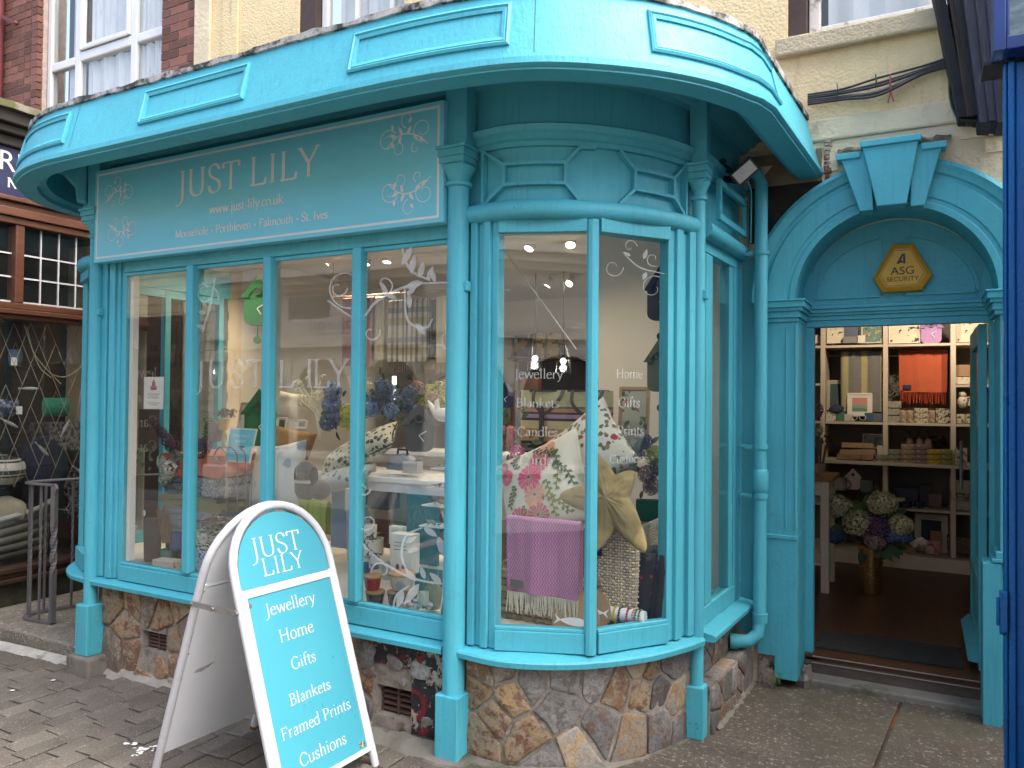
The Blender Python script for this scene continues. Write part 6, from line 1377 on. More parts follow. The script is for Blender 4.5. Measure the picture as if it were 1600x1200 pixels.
def florets(q, c, r, n, s=.2, sq=(1, 1, 1), seed=0):
    rr = random.Random(seed); c = Vector(c)
    for i in range(n):
        z = 1 - 2 * (i + .5) / n; a = i * 2.399963 + rr.uniform(-.2, .2); h = math.sqrt(max(0, 1 - z * z)); d = Vector((h * math.cos(a), h * math.sin(a), z))
        p = c + Vector((d.x * sq[0], d.y * sq[1], d.z * sq[2])) * r * rr.uniform(.84, 1.06); t = d.orthogonal().normalized(); b = d.cross(t); w = r * s * rr.uniform(.75, 1.25); ro = rr.uniform(0, 1.57)
        for m_ in range(4):
            an = ro + m_ * math.pi / 2; e1 = (t * math.cos(an) + b * math.sin(an)) * w; e2 = (t * math.cos(an + .62) + b * math.sin(an + .62)) * w * .8; e3 = (t * math.cos(an - .62) + b * math.sin(an - .62)) * w * .8
            q.add([p, p + e3 + d * w * .1, p + e1 * 1.15 + d * w * rr.uniform(.0, .35), p + e2 + d * w * .1], [(0, 1, 2, 3)])
def leaf_mesh(q, base, d, L, w, up=(0, 0, 1), curl=.25):
    d = Vector(d).normalized(); sd = d.cross(Vector(up)); sd = sd.normalized() if sd.length > .01 else Vector((1, 0, 0)); n = sd.cross(d); base = Vector(base); vs = []
    for i in range(6):
        t = i / 5; h = w * math.sin(math.pi * min(.98, t * .94 + .04)) ** .9; c = base + d * L * t - n * (curl * L * t * t)
        vs += [c - sd * h - n * h * .0 + n * h * .25, c, c + sd * h + n * h * .25]
    q.add(vs, [(3 * i + j, 3 * i + j + 1, 3 * i + j + 4, 3 * i + j + 3) for i in range(5) for j in (0, 1)], True)
def petal(name, c, var=.35): return mat(name, c, .75, .1, 30, island=var)
m_leaf = petal('leaf_green', (.045, .09, .028), .45); m_leafd = petal('dark_leaf', (.022, .045, .022), .45); m_leafg = petal('grey_green_leaf', (.13, .17, .12), .4)
m_hcream = petal('cream_petal', (.48, .46, .28)); m_hlime = petal('lime_petal', (.36, .40, .09)); m_hblue = petal('blue_petal', (.13, .20, .37)); m_hpurp = petal('mauve_petal', (.13, .07, .14)); m_hpink = petal('pink_petal', (.50, .12, .14)); m_hwht = petal('white_petal', (.60, .60, .52)); m_hmauve = petal('dusky_pink_petal', (.32, .19, .20)); m_hplum = petal('plum_petal', (.055, .014, .04)); m_hdblue = petal('slate_blue_petal', (.075, .115, .20))

# ---- wall shelves behind the door
SYf = 7.55
US = thing('wall_shelves', 'white built-in wall shelves of gifts seen through the open door', 'shelves', (-.2, 7.8, FZ))
m_shelf = mat('cream_shelf_paint', (.54, .48, .40), .55, .06, 3)
ux = [at(x, 600, SYf).x for x in (1285.5, 1383.5, 1489.5)] + [at(1596, 600, SYf).x]; ux = [ux[0] - .62] + ux
zsh = [at(1380, y, SYf).z for y in (538, 660)]; zc = at(1380, 722, SYf - .06).z; zl = at(1440, 796, SYf).z; zb = at(1440, 868, SYf).z
for x in ux: q = MB(); q.box(x - .020, x + .020, SYf, 7.98, FZ + .12, CZ - .05); q.build('upright', m_shelf, US, bevel=.003)
for i in range(4):
    for z in zsh + [zl]:
        q = MB(); q.box(ux[i] + .0205, ux[i + 1] - .0205, SYf + .004, 7.98, z - .022, z); q.build('shelf', m_shelf, US, bevel=.002)
q = MB(); q.box(ux[0], ux[-1], SYf - .07, SYf - .001, zc - .03, zc); 
q.build('counter_edge', m_shelf, US, bevel=.003)
for i in range(4): q = MB(); q.box(ux[i] + .0205, ux[i + 1] - .0205, SYf, 7.98, zc - .03, zc - .0); q.build('shelf', m_shelf, US)
q = MB(); q.box(ux[0], ux[-1], SYf - .07, SYf - .002, FZ + .001, zb); q.build('plinth', m_shelf, US, bevel=.004)
q = MB(); q.box(ux[0], ux[-1], SYf, 7.97, zb - .03, zb); q.build('shelf', m_shelf, US)
q = MB(); q.box(ux[0], ux[-1], 7.982, 7.995, FZ, CZ - .05); q.build('back_board', mat('grey_back_board', (.17, .155, .135), .8, .1, 3), US)
for a, b, y in ((1274, 1282, 599), (1494, 1600, 601)): z = at(1490, y, SYf).z; q = MB(); q.box(max(ux[0], at(a, y, SYf).x) if a < 1300 else ux[3] + .021, ux[1] - .021 if a < 1300 else ux[4] - .021, SYf + .005, 7.98, z - .02, z); q.build('shelf', m_shelf, US)
for x0, x1 in ((1297, 1378), (1392, 1486)): q = MB(); a, b = at(x0, 556, 7.70), at(x1, 556, 7.70); a.x = ux[1] + .02 if x0 < 1300 else ux[2] + .02; b.x = ux[2] - .02 if x0 < 1300 else ux[3] - .02; b.z = a.z; q.tube([a, b], .007, 8); q.build('hanging_rail', m_grey, US)
def hills():
    t = NT('green_hills_print'); sx = t.node('ShaderNodeSeparateXYZ'); t.link(t.coord('Object'), sx.inputs[0]); t.bsdf(t.ramp(t.math('ADD', t.math('MULTIPLY', sx.outputs[2], 4), t.math('MULTIPLY', t.noise(t.coord('Object', (1, 0, 0)), 30), .25)), [(0, (.10, .20, .17)), (.42, (.20, .30, .26)), (.54, (.50, .22, .19))], 'CONSTANT'), .7); return t.m
ink = lambda n, s=60: blotch(n, (.62, .58, .48), [((.05, .045, .045), .57)], s)
# top shelf
Yt = 7.64
print_frame('white canvas with a black sketch of an octopus at the left of the top shelf', 1305, 536, 24, 24, Yt, m_paper, ink('ink_sketch', 26), None, .1, .05)
print_frame('framed green and coral print of sea plants on the top shelf', 1363, 536, 32, 34, Yt, m_cfr, blotch('coral_reef_print', (.10, .22, .22), [((.45, .30, .12), .52), ((.5, .16, .10), .60), ((.02, .06, .09), .60)], 24), None, .12, .06)
print_frame('wide white canvas with a grey ink sketch in the middle of the top shelf', 1413, 536, 44, 40, Yt, m_paper, ink('ink_sketch_wide', 19), None, .1, .04)
print_frame('white canvas with an ink drawing of a donkey at the right of the top shelf', 1516, 534, 38, 44, Yt, m_paper, ink('ink_donkey', 22), None, .1, .05)
birdhouse('lilac birdhouse clock on the top shelf behind the door', 1455, 515, 36, 44, Yt - .03, solid('lilac_felt', (.38, .23, .46), .9), solid('lilac_felt_dark', (.30, .17, .38), .9), bob=False)
boxy('storage_tin', 'slate blue storage tin standing on the top shelf', 'tin', 1329, 533, 22, 30, Yt + .1, solid('slate_blue_tin', (.10, .13, .19)), .8)
boxy('candle_box', 'small white candle box beside the green print', 'box', 1346, 536, 11, 12, Yt - .04, m_paper, .9)
boxy('grey_dish', 'low grey dish with a gold rim on the top shelf', 'dish', 1328, 536, 20, 10, Yt - .05, solid('grey_glaze', (.20, .20, .20)), .8)
mug('white mug with a black dot on the far left top shelf', 1275, 538, 14, 14, Yt, blotch('dotted_china', (.6, .57, .5), [((.02, .02, .02), .62)], 20))
boxy('navy_book', 'navy box with pale lettering at the far left of the top shelf', 'box', 1274, 526, 12, 14, Yt + .1, m_navy, .9)
# hanging throws
m_gys = stripes('grey_yellow_stripe', [((.42, .37, .20), .32), ((.19, .19, .185), .68)], 6.3, 'X')
hung_throw('grey and yellow striped throw hanging on a shelf rail', 1346, 551, 60, 92, 7.70, m_gys)
m_coral = mat('coral_wool', (.42, .085, .035), .95, .1, 8, .5, 160, sheen=.3)
hung_throw('coral red throw with a long fringe hanging on the shelf rail', 1442, 549, 67, 82, 7.69, m_coral, mat('red_fringe', (.42, .05, .02), .95, .1, 8), .22, tagm=m_navy)
# middle shelf goods
Ym = 7.62
print_frame('white framed print of a pink sky over green hills', 1343, 650, 36, 36, Ym + .02, m_paper, m_paper, hills(), .12, .07)
o = bpy.data.objects['picture'] if 'picture' in bpy.data.objects else None
print_frame('grey mounted print leaning at the left of the middle shelf', 1305, 640, 26, 46, Ym + .12, m_cfr, solid('grey_mount', (.34, .32, .28)), solid('dark_teal_print', (.03, .06, .07)), .12, .07)
for px, w, h, m_, lb in ((1298, 14, 15, ink('cream_dot_pattern', 50), 'cream patterned candle box on the middle shelf'), (1313, 13, 14, solid('jade_green_glaze', (.06, .17, .14)), 'jade green candle pot on the middle shelf'), (1326, 13, 11, solid('cream_glaze', (.5, .47, .38)), 'cream candle pot below the pink sky print'), (1358, 13, 13, solid('teal_blue_card', (.04, .10, .17)), 'teal blue gift box below the pink sky print'), (1371, 13, 12, solid('steel_blue_card', (.09, .13, .18)), 'steel blue gift box next to the shelf upright')): boxy('gift_box', lb, 'gift box', px, 658, w, h, Ym - .04, m_, .8)
q = MB(); p = at(1341, 657, Ym - .06)
for dx_ in (-.035, .035): q.tube([(p.x + dx_ + .026 * math.cos(a), p.y, p.z + .028 + .026 * math.sin(a)) for a in [2 * math.pi * i / 14 for i in range(14)]], .0035, 5, closed=True)
q.bar(p + Vector((-.035, 0, .03)), p + Vector((.035, 0, .055)), .004, .004); tag(q.build('bicycle_ornament', m_paper, None), 'tiny cream bicycle ornament on the middle shelf', 'ornament')
q = MB(); p = at(1307, 640, Ym - .02); q.ball(p, .055, 12, 8, (1.2, .8, .8), .3); tag(q.build('rope_coil', solid('navy_rope', (.03, .04, .08), .9, bump=.6), None), 'coil of dark blue rope on the middle shelf', 'rope')
m_fold = blotch('grey_floral_paper', (.28, .27, .245), [((.14, .14, .13), .55)], 40)
for i in range(3): boxy('folded_bag', ('bottom','middle','top')[i] + ' grey patterned folded bag of the stack of three on the middle shelf', 'bag', 1397, 660 - i * 11.5, 20, 10, Ym, m_fold, .9, 'stack of folded grey bags')
for i, px in enumerate((1412, 1422, 1456)):
    o = mug(('patterned glass jar at the left end of the row below the coral throw', 'second patterned glass jar below the coral throw', 'lone patterned glass jar right of the tins below the coral throw')[i], px, 660, 10, 19, Ym - .02, blotch('brown_floral_jar', (.34, .22, .15), [((.55, .5, .42), .50), ((.1, .03, .02), .60)], 60), 'patterned jars', 'jar', 'jar', False)
    k = kof(at(px, 660, Ym)); q = MB(); q.lathe([(5 * k, 19 * k), (5.2 * k, 22 * k), (.001, 22.2 * k)], (0, 0, 0), 12); q.build('lid', solid('red_brown_lid', (.10, .03, .025), .4), o, world=False)
for i in range(3): boxy('patterned_tin', ('bottom','middle','top')[i] + ' pale patterned tin of the stack of three below the coral throw', 'tin', 1440, 661 - i * 8, 20, 7.2, Ym - .02, blotch('pale_floral_tin', (.45, .40, .30), [((.16, .12, .09), .52)], 55), .9, 'stack of pale tins')
for i in range(2): boxy('patterned_box', ('lower','upper')[i] + ' black and white patterned box of the pair below the coral throw', 'box', 1474, 661 - i * 11.5, 20, 11, Ym - .02, blotch('leaf_print_box', (.45, .41, .35), [((.06, .05, .05), .50)], 45), .9, 'pair of leaf print boxes')
for px, pyb, w, h, seed, lb in ((1400, 630, 26, 44, 3, 'bushy green plant behind the coral throw'), (1377, 640, 14, 60, 4, 'tall narrow dark conifer ornament beside the shelf upright')):
    p = at(px, pyb, Ym + .1); k = kof(p); q = MB(); rr = random.Random(seed)
    for i in range(150): a = rr.uniform(0, 6.28); z = rr.random(); r_ = w / 2 * k * (math.sin(math.pi * min(1, z + .15)) if seed == 3 else (1 - z)) * rr.uniform(.4, 1); b = p + Vector((r_ * math.cos(a), r_ * math.sin(a) * .6, z * h * k)); leaf_mesh(q, b, (math.cos(a), math.sin(a), rr.uniform(-.3, .7)), 6 * k, 2 * k)
    tag(q.build('potted_plant' if seed == 3 else 'conifer_ornament', m_leaf if seed == 3 else m_leafd, None), lb, 'plant')
m_tan = solid('tan_leatherette', (.33, .21, .12)); m_clown = ink('spotted_china', 36)
boxy('tan_box', 'tan lidded box above the patterned tray on the right shelf', 'box', 1508, 588, 26, 18, Ym, m_tan, .8); boxy('patterned_tray', 'black and white patterned tray under the tan box', 'tray', 1508, 600, 26, 11, Ym - .02, m_clown, .8)
q = MB(); p = at(1504, 642, Ym); k = kof(p); q.ball(p + Vector((0, 0, 14 * k)), 9 * k, 12, 8, (.8, .8, 1.1)); q.ball(p + Vector((0, 0, 26 * k)), 5.5 * k, 12, 8); q.tube([p + Vector((4 * k, 0, 20 * k)), p + Vector((10 * k, 0, 22 * k)), p + Vector((9 * k, 0, 8 * k))], 2 * k, 8); tag(q.build('teddy_ornament', m_clown, None), 'spotted white china animal on the right shelf', 'ornament')
for px, lb in ((1501, 'spotted china pot at the left of the pair on the right shelf'), (1516, 'spotted china pot at the right of the pair on the right shelf')): mug(lb, px, 662, 13, 15, Ym - .03, m_clown, 'spotted china pots', 'china_pot', 'pot', False)
# counter level
Yc = 7.52
for i, px in enumerate((1316, 1334, 1352)): boxy('soap_bar_box', ('left','middle','right')[i] + ' brown paper soap box in the front row on the counter shelf', 'soap box', px + 2, 718, 19, 8, Yc, m_card, .9, 'brown soap boxes in the front row'); boxy('soap_bar_box', ('left','middle','right')[i] + ' brown paper soap box in the back row on the counter shelf', 'soap box', px + 6, 711, 18, 8, Yc + .1, m_card, .9, 'brown soap boxes in the back row')
boxy('soap_tray', 'long brown tray on top of the brown soap boxes', 'tray', 1340, 700, 46, 8, Yc + .16, m_card, .4); boxy('cream_carton', 'tall cream carton beside the brown soap boxes', 'carton', 1376, 712, 10, 16, Yc + .06, m_cfr, .8)
print_frame('pale blue and grey landscape card on the counter shelf', 1363, 700, 28, 22, Yc + .2, m_paper, blotch('sea_sky_print', (.22, .27, .30), [((.12, .15, .19), .5)], 14), None, .1, .04)
ORD = ('lowest', 'second lowest', 'third lowest', 'fourth lowest')
cols = ((1378, 2, (.24, .22, .17), 'grey green'), (1397, 3, (.22, .215, .17), 'sage'), (1418, 4, (.30, .22, .16), 'tan floral'), (1439, 4, (.20, .13, .18), 'mauve floral'), (1459, 3, (.38, .30, .02), 'yellow'), (1478, 3, (.20, .22, .07), 'olive green'))
for px, n, c, nm in cols:
    m_ = blotch(nm.replace(' ', '_') + '_soap_paper', c, [(sc3(c, .45), .55), ((.5, .46, .38), .62)], 46)
    for i in range(n): boxy('soap_box', ORD[i] + ' ' + nm + ' wrapped soap of its stack on the counter shelf', 'soap', px, 726 - i * 8, 18, 7.2, Yc - .02, m_, .9, nm + ' soap stack')
for i, px in enumerate((1421, 1437, 1450)):
    o = thing('lotion_bottle', ('dark lotion bottle at the left of the three pump bottles', 'middle dark lotion bottle of the three', 'dark lotion bottle at the right of the three')[i], 'bottle', tuple(at(px, 700, Yc + .16)), 0, 'pump bottles'); k = kof(at(px, 700, Yc + .16)); q = MB(); q.lathe([(6 * k, 0), (6 * k, 14 * k), (2 * k, 18 * k), (2 * k, 21 * k)], (0, 0, 0), 12); q.build('body', mat('brown_glass_label', (.10, .07, .065), .35, .3, 40), o, world=False); q = MB(); q.tube([(0, 0, 20 * k), (0, 0, 26 * k), (-4 * k, 0, 25 * k)], 1.1 * k, 6); q.build('pump', m_black, o, world=False)
for i in range(2): mug(('lower','upper')[i] + ' cream bowl printed with a house in the stack of two on the right', 1502, 726 - i * 13, 16, 13, Yc, ink('house_print_china', 30), 'stacked printed bowls', 'printed_bowl', 'bowl', False)
q = MB(); p = at(1395, 690, Yc + .3)
for i in range(80): a = R.uniform(0, 6.28); leaf_mesh(q, at(1465 + R.uniform(-14, 14), 694 + R.uniform(-12, 10), Yc + .3), (math.cos(a), math.sin(a), .4), .05, .012)
tag(q.build('dark_greenery', m_leafd, None), 'dark trailing greenery behind the pump bottles', 'plant')
# lower shelves
Yl = 7.62
for px, lb, m_ in ((1313, 'grey mug on the lower left shelf', solid('grey_stoneware', (.19, .18, .165))), (1355, 'teal grey jug on the lower left shelf', solid('teal_stoneware', (.085, .11, .105)))): mug(lb, px, 766 if px < 1340 else 770, 20, 20, Yl, m_)
birdhouse('white birdhouse clock on the lower left shelf', 1333, 748, 26, 34, Yl, m_shelf, m_shelf, bob=False)
q = MB(); p = at(1354, 785, Yl - .02); k = kof(p)
for i in range(4): q.lathe([(.001, i * 4 * k), (12 * k, (i * 4 + 1) * k), (13 * k, (i * 4 + 3) * k), (11 * k, (i * 4 + 2.5) * k)], p, 16)
tag(q.build('plate_stack', solid('dark_teal_plate', (.04, .055, .055), .35), None), 'stack of dark teal plates on the lower left shelf', 'plates')
for px, w, h, m_, lb in ((1399, 26, 14, m_cfr, 'cream boxed set behind the bouquet on the lower shelf'), (1417, 30, 30, m_navy, 'large navy gift box in the middle lower shelf'), (1447, 16, 34, solid('navy_print_box', (.045, .05, .075)), 'tall navy box with pale print on the lower shelf'), (1461, 17, 20, solid('dusky_box', (.12, .075, .065)), 'dusky box with a pale picture on the lower shelf')): boxy('gift_box', lb, 'gift box', px, 792, w, h, Yl + (.0 if h < 25 else .08), m_, .7)
for i, px in enumerate((1402, 1417, 1437)):
    o = mug(('navy candle tin left of the three on the lower shelf', 'middle navy candle tin on the lower shelf', 'navy candle tin right of the three on the lower shelf')[i], px, 793, 15, 9, Yl - .06, mat('navy_tin', (.015, .02, .05), .3, .2, 9, metal=.3), 'navy candle tins', 'candle_tin', 'tin', False)
print_frame('white card with a pressed plant at the right of the lower shelf', 1508, 797, 34, 46, Yl, m_cfr, m_cfr, None, .1, .04)
q = MB(); p = at(1504, 782, Yl - .06)
for i in range(70): a = R.uniform(0, 6.28); leaf_mesh(q, p + Vector((R.uniform(-.09, .09), R.uniform(-.03, .03), R.uniform(-.01, .06))), (math.cos(a), math.sin(a), .5), .035, .010)
tag(q.build('eucalyptus_sprig', m_leafg, None), 'grey green sprig of leaves on the right lower shelf', 'plant')
print_frame('white framed print of a bird on dark blue, bottom shelf', 1455, 862, 46, 58, Yl + .1, m_shelf, m_shelf, blotch('blue_bird_print', (.015, .03, .075), [((.3, .33, .36), .66)], 14), .1, .06)
for px, w, h, m_, lb in ((1398, 24, 14, m_card, 'brown card box by the gold vase on the bottom shelf'), (1421, 20, 10, m_card, 'low brown card box on the bottom shelf'), (1503, 40, 24, blotch('wicker_brown', (.14, .10, .065), [((.06, .04, .03), .5)], 60), 'brown hamper at the right of the bottom shelf')): boxy('card_box', lb, 'box', px, 864, w, h, Yl - .05, m_, .6)
o = mug('pink and white bucket with a red print on the bottom shelf', 1458, 866, 22, 20, Yl - .1, blotch('red_print_bucket', (.40, .30, .26), [((.35, .04, .03), .58)], 22), None, 'gift_bucket', 'bucket', False)
boxy('terracotta_card', 'round topped terracotta card standing in the pink bucket', 'card', 1463, 850, 16, 20, Yl - .04, solid('terracotta_card', (.27, .11, .05)), .2)
q = MB(); p = at(1436, 852, Yl - .1)
for i in range(9): q.ball(p + Vector((R.uniform(-.06, .06), R.uniform(-.03, .03), R.uniform(0, .05))), .026, 8, 6)
tag(q.build('cotton_garland', m_hwht, None), 'white cotton ball garland on the bottom shelf', 'garland')
# white side table with a wood top, left of the doorway
tb = at(1271, 925, 6.1)
TBL = thing('side_table', 'white painted side table with an orange wood top just inside the door', 'table', (-.95, 6.35, FZ)); tz = at(1300, 742, 6.45).z
rx = at(1303, 742, 6.25).x
q = MB(); q.box(rx - .62, rx, 6.2, 6.72, tz - .03, tz); q.build('table_top', mat('orange_pine', (.24, .10, .03), .35, .2, 4, stretch=(1, 6, 1)), TBL, bevel=.005)
for lx in (rx - .55, rx - .06):
    for ly in (6.25, 6.67): q = MB(); q.box(lx - .028, lx + .028, ly - .028, ly + .028, FZ, tz - .031); q.build('leg', m_shelf, TBL, bevel=.003)
q = MB(); q.box(rx - .52, rx - .09, 6.24, 6.26, tz - .14, tz - .031); q.box(rx - .07, rx - .05, 6.28, 6.64, tz - .14, tz - .031); q.build('apron', m_shelf, TBL)
q = MB(); q.box(rx - .52, rx - .09, 6.24, 6.68, FZ + .2, FZ + .22); q.build('lower_shelf', m_shelf, TBL)
CU = thing('utensil_pot', 'clear pot of dark wooden spoons on the side table', 'pot', tuple(at(1279, 738, 6.35))); k = kof(at(1279, 738, 6.35))
q = MB(); q.lathe([(10 * k, 0), (11 * k, 14 * k)], (0, 0, 0), 12); q.build('pot', m_card, CU, world=False); q = MB()
for i in range(14): a = R.uniform(-.25, .25); q.tube([(a * 20 * k, 0, 4 * k), (a * 50 * k, R.uniform(-.02, .02), R.uniform(36, 60) * k)], 1.2 * k, 5); q.ball((a * 50 * k, 0, R.uniform(44, 62) * k), 3 * k, 6, 5)
q.build('spoon', m_wood, CU, world=False)['kind'] = 'stuff'
q = MB(); florets(q, at(1274, 640, 6.3), .06, 60, .25, (1, 1, 1.2), 4); tag(q.build('pink_flower_head', m_hmauve, None), 'dusky pink hydrangea head at the left edge of the doorway', 'flower')
q = MB(); florets(q, at(1276, 672, 6.3), .05, 50, .25, (1, 1, 1), 5); tag(q.build('cream_flower_head', m_hcream, None), 'cream flower head below the dusky pink one at the doorway edge', 'flower')
# gold vase of hydrangeas on the floor
VS = thing('flower_vase', 'tall gold vase of cream, purple and blue hydrangeas on the shop floor', 'vase', tuple(atz(1361, 926, FZ))); vp = Vector(VS.location); vk = kof(vp); VSy = vp.y
q = MB(); q.lathe([(.001, .0), (14 * vk, 0), (15 * vk, 2 * vk), (15 * vk, 30 * vk), (19 * vk, 74 * vk), (18 * vk, 74 * vk), (12 * vk, 30 * vk)], (0, 0, 0), 24); q.build('vase_body', mat('brushed_gold', (.40, .24, .10), .3, .05, 3, metal=.9), VS, world=False)
for px, py, r_, m_, sd in ((1306, 790, 17, m_hcream, 1), (1378, 787, 18, m_hcream, 2), (1341, 817, 20, m_hcream, 3), (1408, 820, 15, m_hcream, 4), (1372, 824, 17, m_hpurp, 5), (1396, 836, 12, m_hblue, 6), (1412, 838, 11, m_hblue, 7), (1369, 846, 14, m_hmauve, 8), (1305, 838, 11, m_hdblue, 9)):
    q = MB(); p = at(px, py, VSy - .08 + .012 * (sd % 4)); r_ *= 1.18; q.ball(p, r_ * vk * .68, 10, 8); florets(q, p, r_ * vk, 130, .235, (1, .9, .85), sd); q.build('flower_head', m_, VS)
for i in range(38):
    a = R.uniform(0, 6.28); p = at(1358 + 40 * math.cos(a), 828 + 26 * math.sin(a), VSy - .03 + R.uniform(-.03, .08)); q = MB(); leaf_mesh(q, p, (math.cos(a), -.3, -math.sin(a) * .6 + R.uniform(-.3, .3)), R.uniform(18, 30) * vk, R.uniform(6, 9) * vk, (0, -1, .3)); q.build('leaf', m_leaf if i % 3 else m_leafd, VS)
q = MB()
for i in range(14): a = R.uniform(-1, 1); q.tube([vp + Vector((a * 8 * vk, 0, 70 * vk)), at(1358 + a * 45, 822, VSy)], .004, 5)
q.build('stem', m_leafd, VS)['kind'] = 'stuff'
# door mat and the open glazed door
mc_ = [atz(*p, FZ + .004) for p in ((1296, 990), (1519, 1013), (1511, 1052), (1268, 1018))]
q = MB(); q.box(-.56, .20, 4.83, 5.22, FZ + .0015, FZ + .010); tag(q.build('door_mat', mat('black_rubber_mat', (.018, .018, .018), .8, .3, 12, .6, 120), None), 'black rubber doormat just inside the threshold', 'doormat')
m_door = m_tq
DR = thing('glazed_door', 'turquoise glazed shop door standing open against the right wall', 'door', (.285, 4.82, FZ)); D0, D1, zt_ = 4.83, 5.66, 2.02; X0_, X1_ = .268, .308
q = MB(); q.box(X0_, X1_, D0, D0 + .10, FZ + .01, zt_); q.box(X0_, X1_, D1 - .10, D1, FZ + .01, zt_); q.box(X0_, X1_, D0 + .1005, D1 - .1005, zt_ - .11, zt_); q.box(X0_, X1_, D0 + .1005, D1 - .1005, FZ + .01, FZ + .16); q.box(X0_ + .01, X1_ - .01, D0 + .1005, D1 - .1005, FZ + .1605, FZ + .42); q.box(X0_, X1_, D0 + .1005, D1 - .1005, FZ + .4205, FZ + .48); q.build('door_frame', m_door, DR, bevel=.004)
q = MB(); q.box(.284, .290, D0 + .10, D1 - .10, FZ + .481, zt_ - .111); q.build('pane', m_glass, DR)
q = MB(); q.prism([(0, 0), (-.05, .005), (-.05, .02), (-.012, .06), (0, .06)], (X0_, D0, FZ + .05), (1, 0, 0), (0, 0, 1), (0, D1 - D0, 0)); q.build('weather_bar', m_door, DR)
q = MB(); q.tube([(X0_ - .05, D1 - .05, 1.05), (X0_ - .05, D1 - .05, 1.35)], .010, 8); q.build('pull_handle', m_grey, DR)
# ================================================================ GOODS IN THE WINDOW
def pat(name, base, layers, weave=0, rough=.9):
    # printed cloth: voronoi motifs (colour, scale, radius, seed) over a base colour
    t = NT(name); cc = base
    for c, s_, r_, sd in layers:
        v = t.coord('Object', (1, 1, 1), (sd, sd * 1.7, sd * .6)); vo = t.node('ShaderNodeTexVoronoi'); vo.inputs['Scale'].default_value = s_; t.link(v, vo.inputs['Vector'])
        d = t.math('ADD', vo.outputs['Distance'], t.math('MULTIPLY', t.noise(v, s_ * 3.1, 2), .35))
        cc = t.mix(t.ramp(d, [(r_, 1.), (r_ + .04, 0.)]), cc, c)
    t.bsdf(cc, rough, 0, t.noise(t.coord('Object'), 260, 2), .35, .002, Sheen_Weight=.15); _M[name] = t.m; return t.m
def pil(u, v, W, H, T, s):
    a = 1 - .09 * (1 - v * v) ** 1 * abs(u) ** 1.5; b = 1 - .09 * (1 - u * u) * abs(v) ** 1.5
    z = T / 2 * (max(0, (1 - u ** 2)) * max(0, (1 - v ** 2))) ** .42
    return Vector((W / 2 * u * a, -s * z, H / 2 * v * b))
def cushion(label, px, py, w, h, Y, m_, rot=(0, 0, 0), T=.15, cat='cushion', pipe=None, name='cushion', deco=None):
    p = at(px, py, Y); k = kof(p); W, H = w * k, h * k; o = thing(name, label, cat, tuple(p), 0, None, rot=rot); n = 18; q = MB(); sd = px * .13
    for s in (1, -1):
        def fn(u, v):
            U, V = math.sin((u - .5) * math.pi), math.sin((v - .5) * math.pi); P = pil(U, V, W, H, T, s); P.y += (.012 * noise.noise(Vector((U * 2.2 + sd, V * 2.2, s))) + (0 if deco else .012 * abs(noise.noise(Vector((U * 5 + sd, V * 3.5, s)))))) * (1 - U * U) * (1 - V * V); return P
        q.grid(fn, n, n)
    q.build('cover', m_, o, world=False, ang=75)
    if pipe: q = MB(); q.tube([pil(a, b, W, H, T, 1) for a, b in [(math.sin((i / 14 - .5) * math.pi), -1) for i in range(14)] + [(1, math.sin((i / 14 - .5) * math.pi)) for i in range(14)] + [(math.sin((.5 - i / 14) * math.pi), 1) for i in range(14)] + [(-1, math.sin((.5 - i / 14) * math.pi)) for i in range(14)]], .005, 6, closed=True); q.build('piping', pipe, o, world=False)
    if deco: deco(o, lambda u, v, e=.0035: pil(u, v, W, H, T, 1) + Vector((0, -e + .012 * noise.noise(Vector((u * 2.2 + sd, v * 2.2, 1))) * (1 - u * u) * (1 - v * v), 0)), W, H)
    return o
m_linen = mat('oatmeal_linen', (.50, .46, .38), .95, .08, 9, .4, 200); m_ivory = mat('ivory_cotton', (.60, .57, .49), .95, .06, 9, .4, 200)
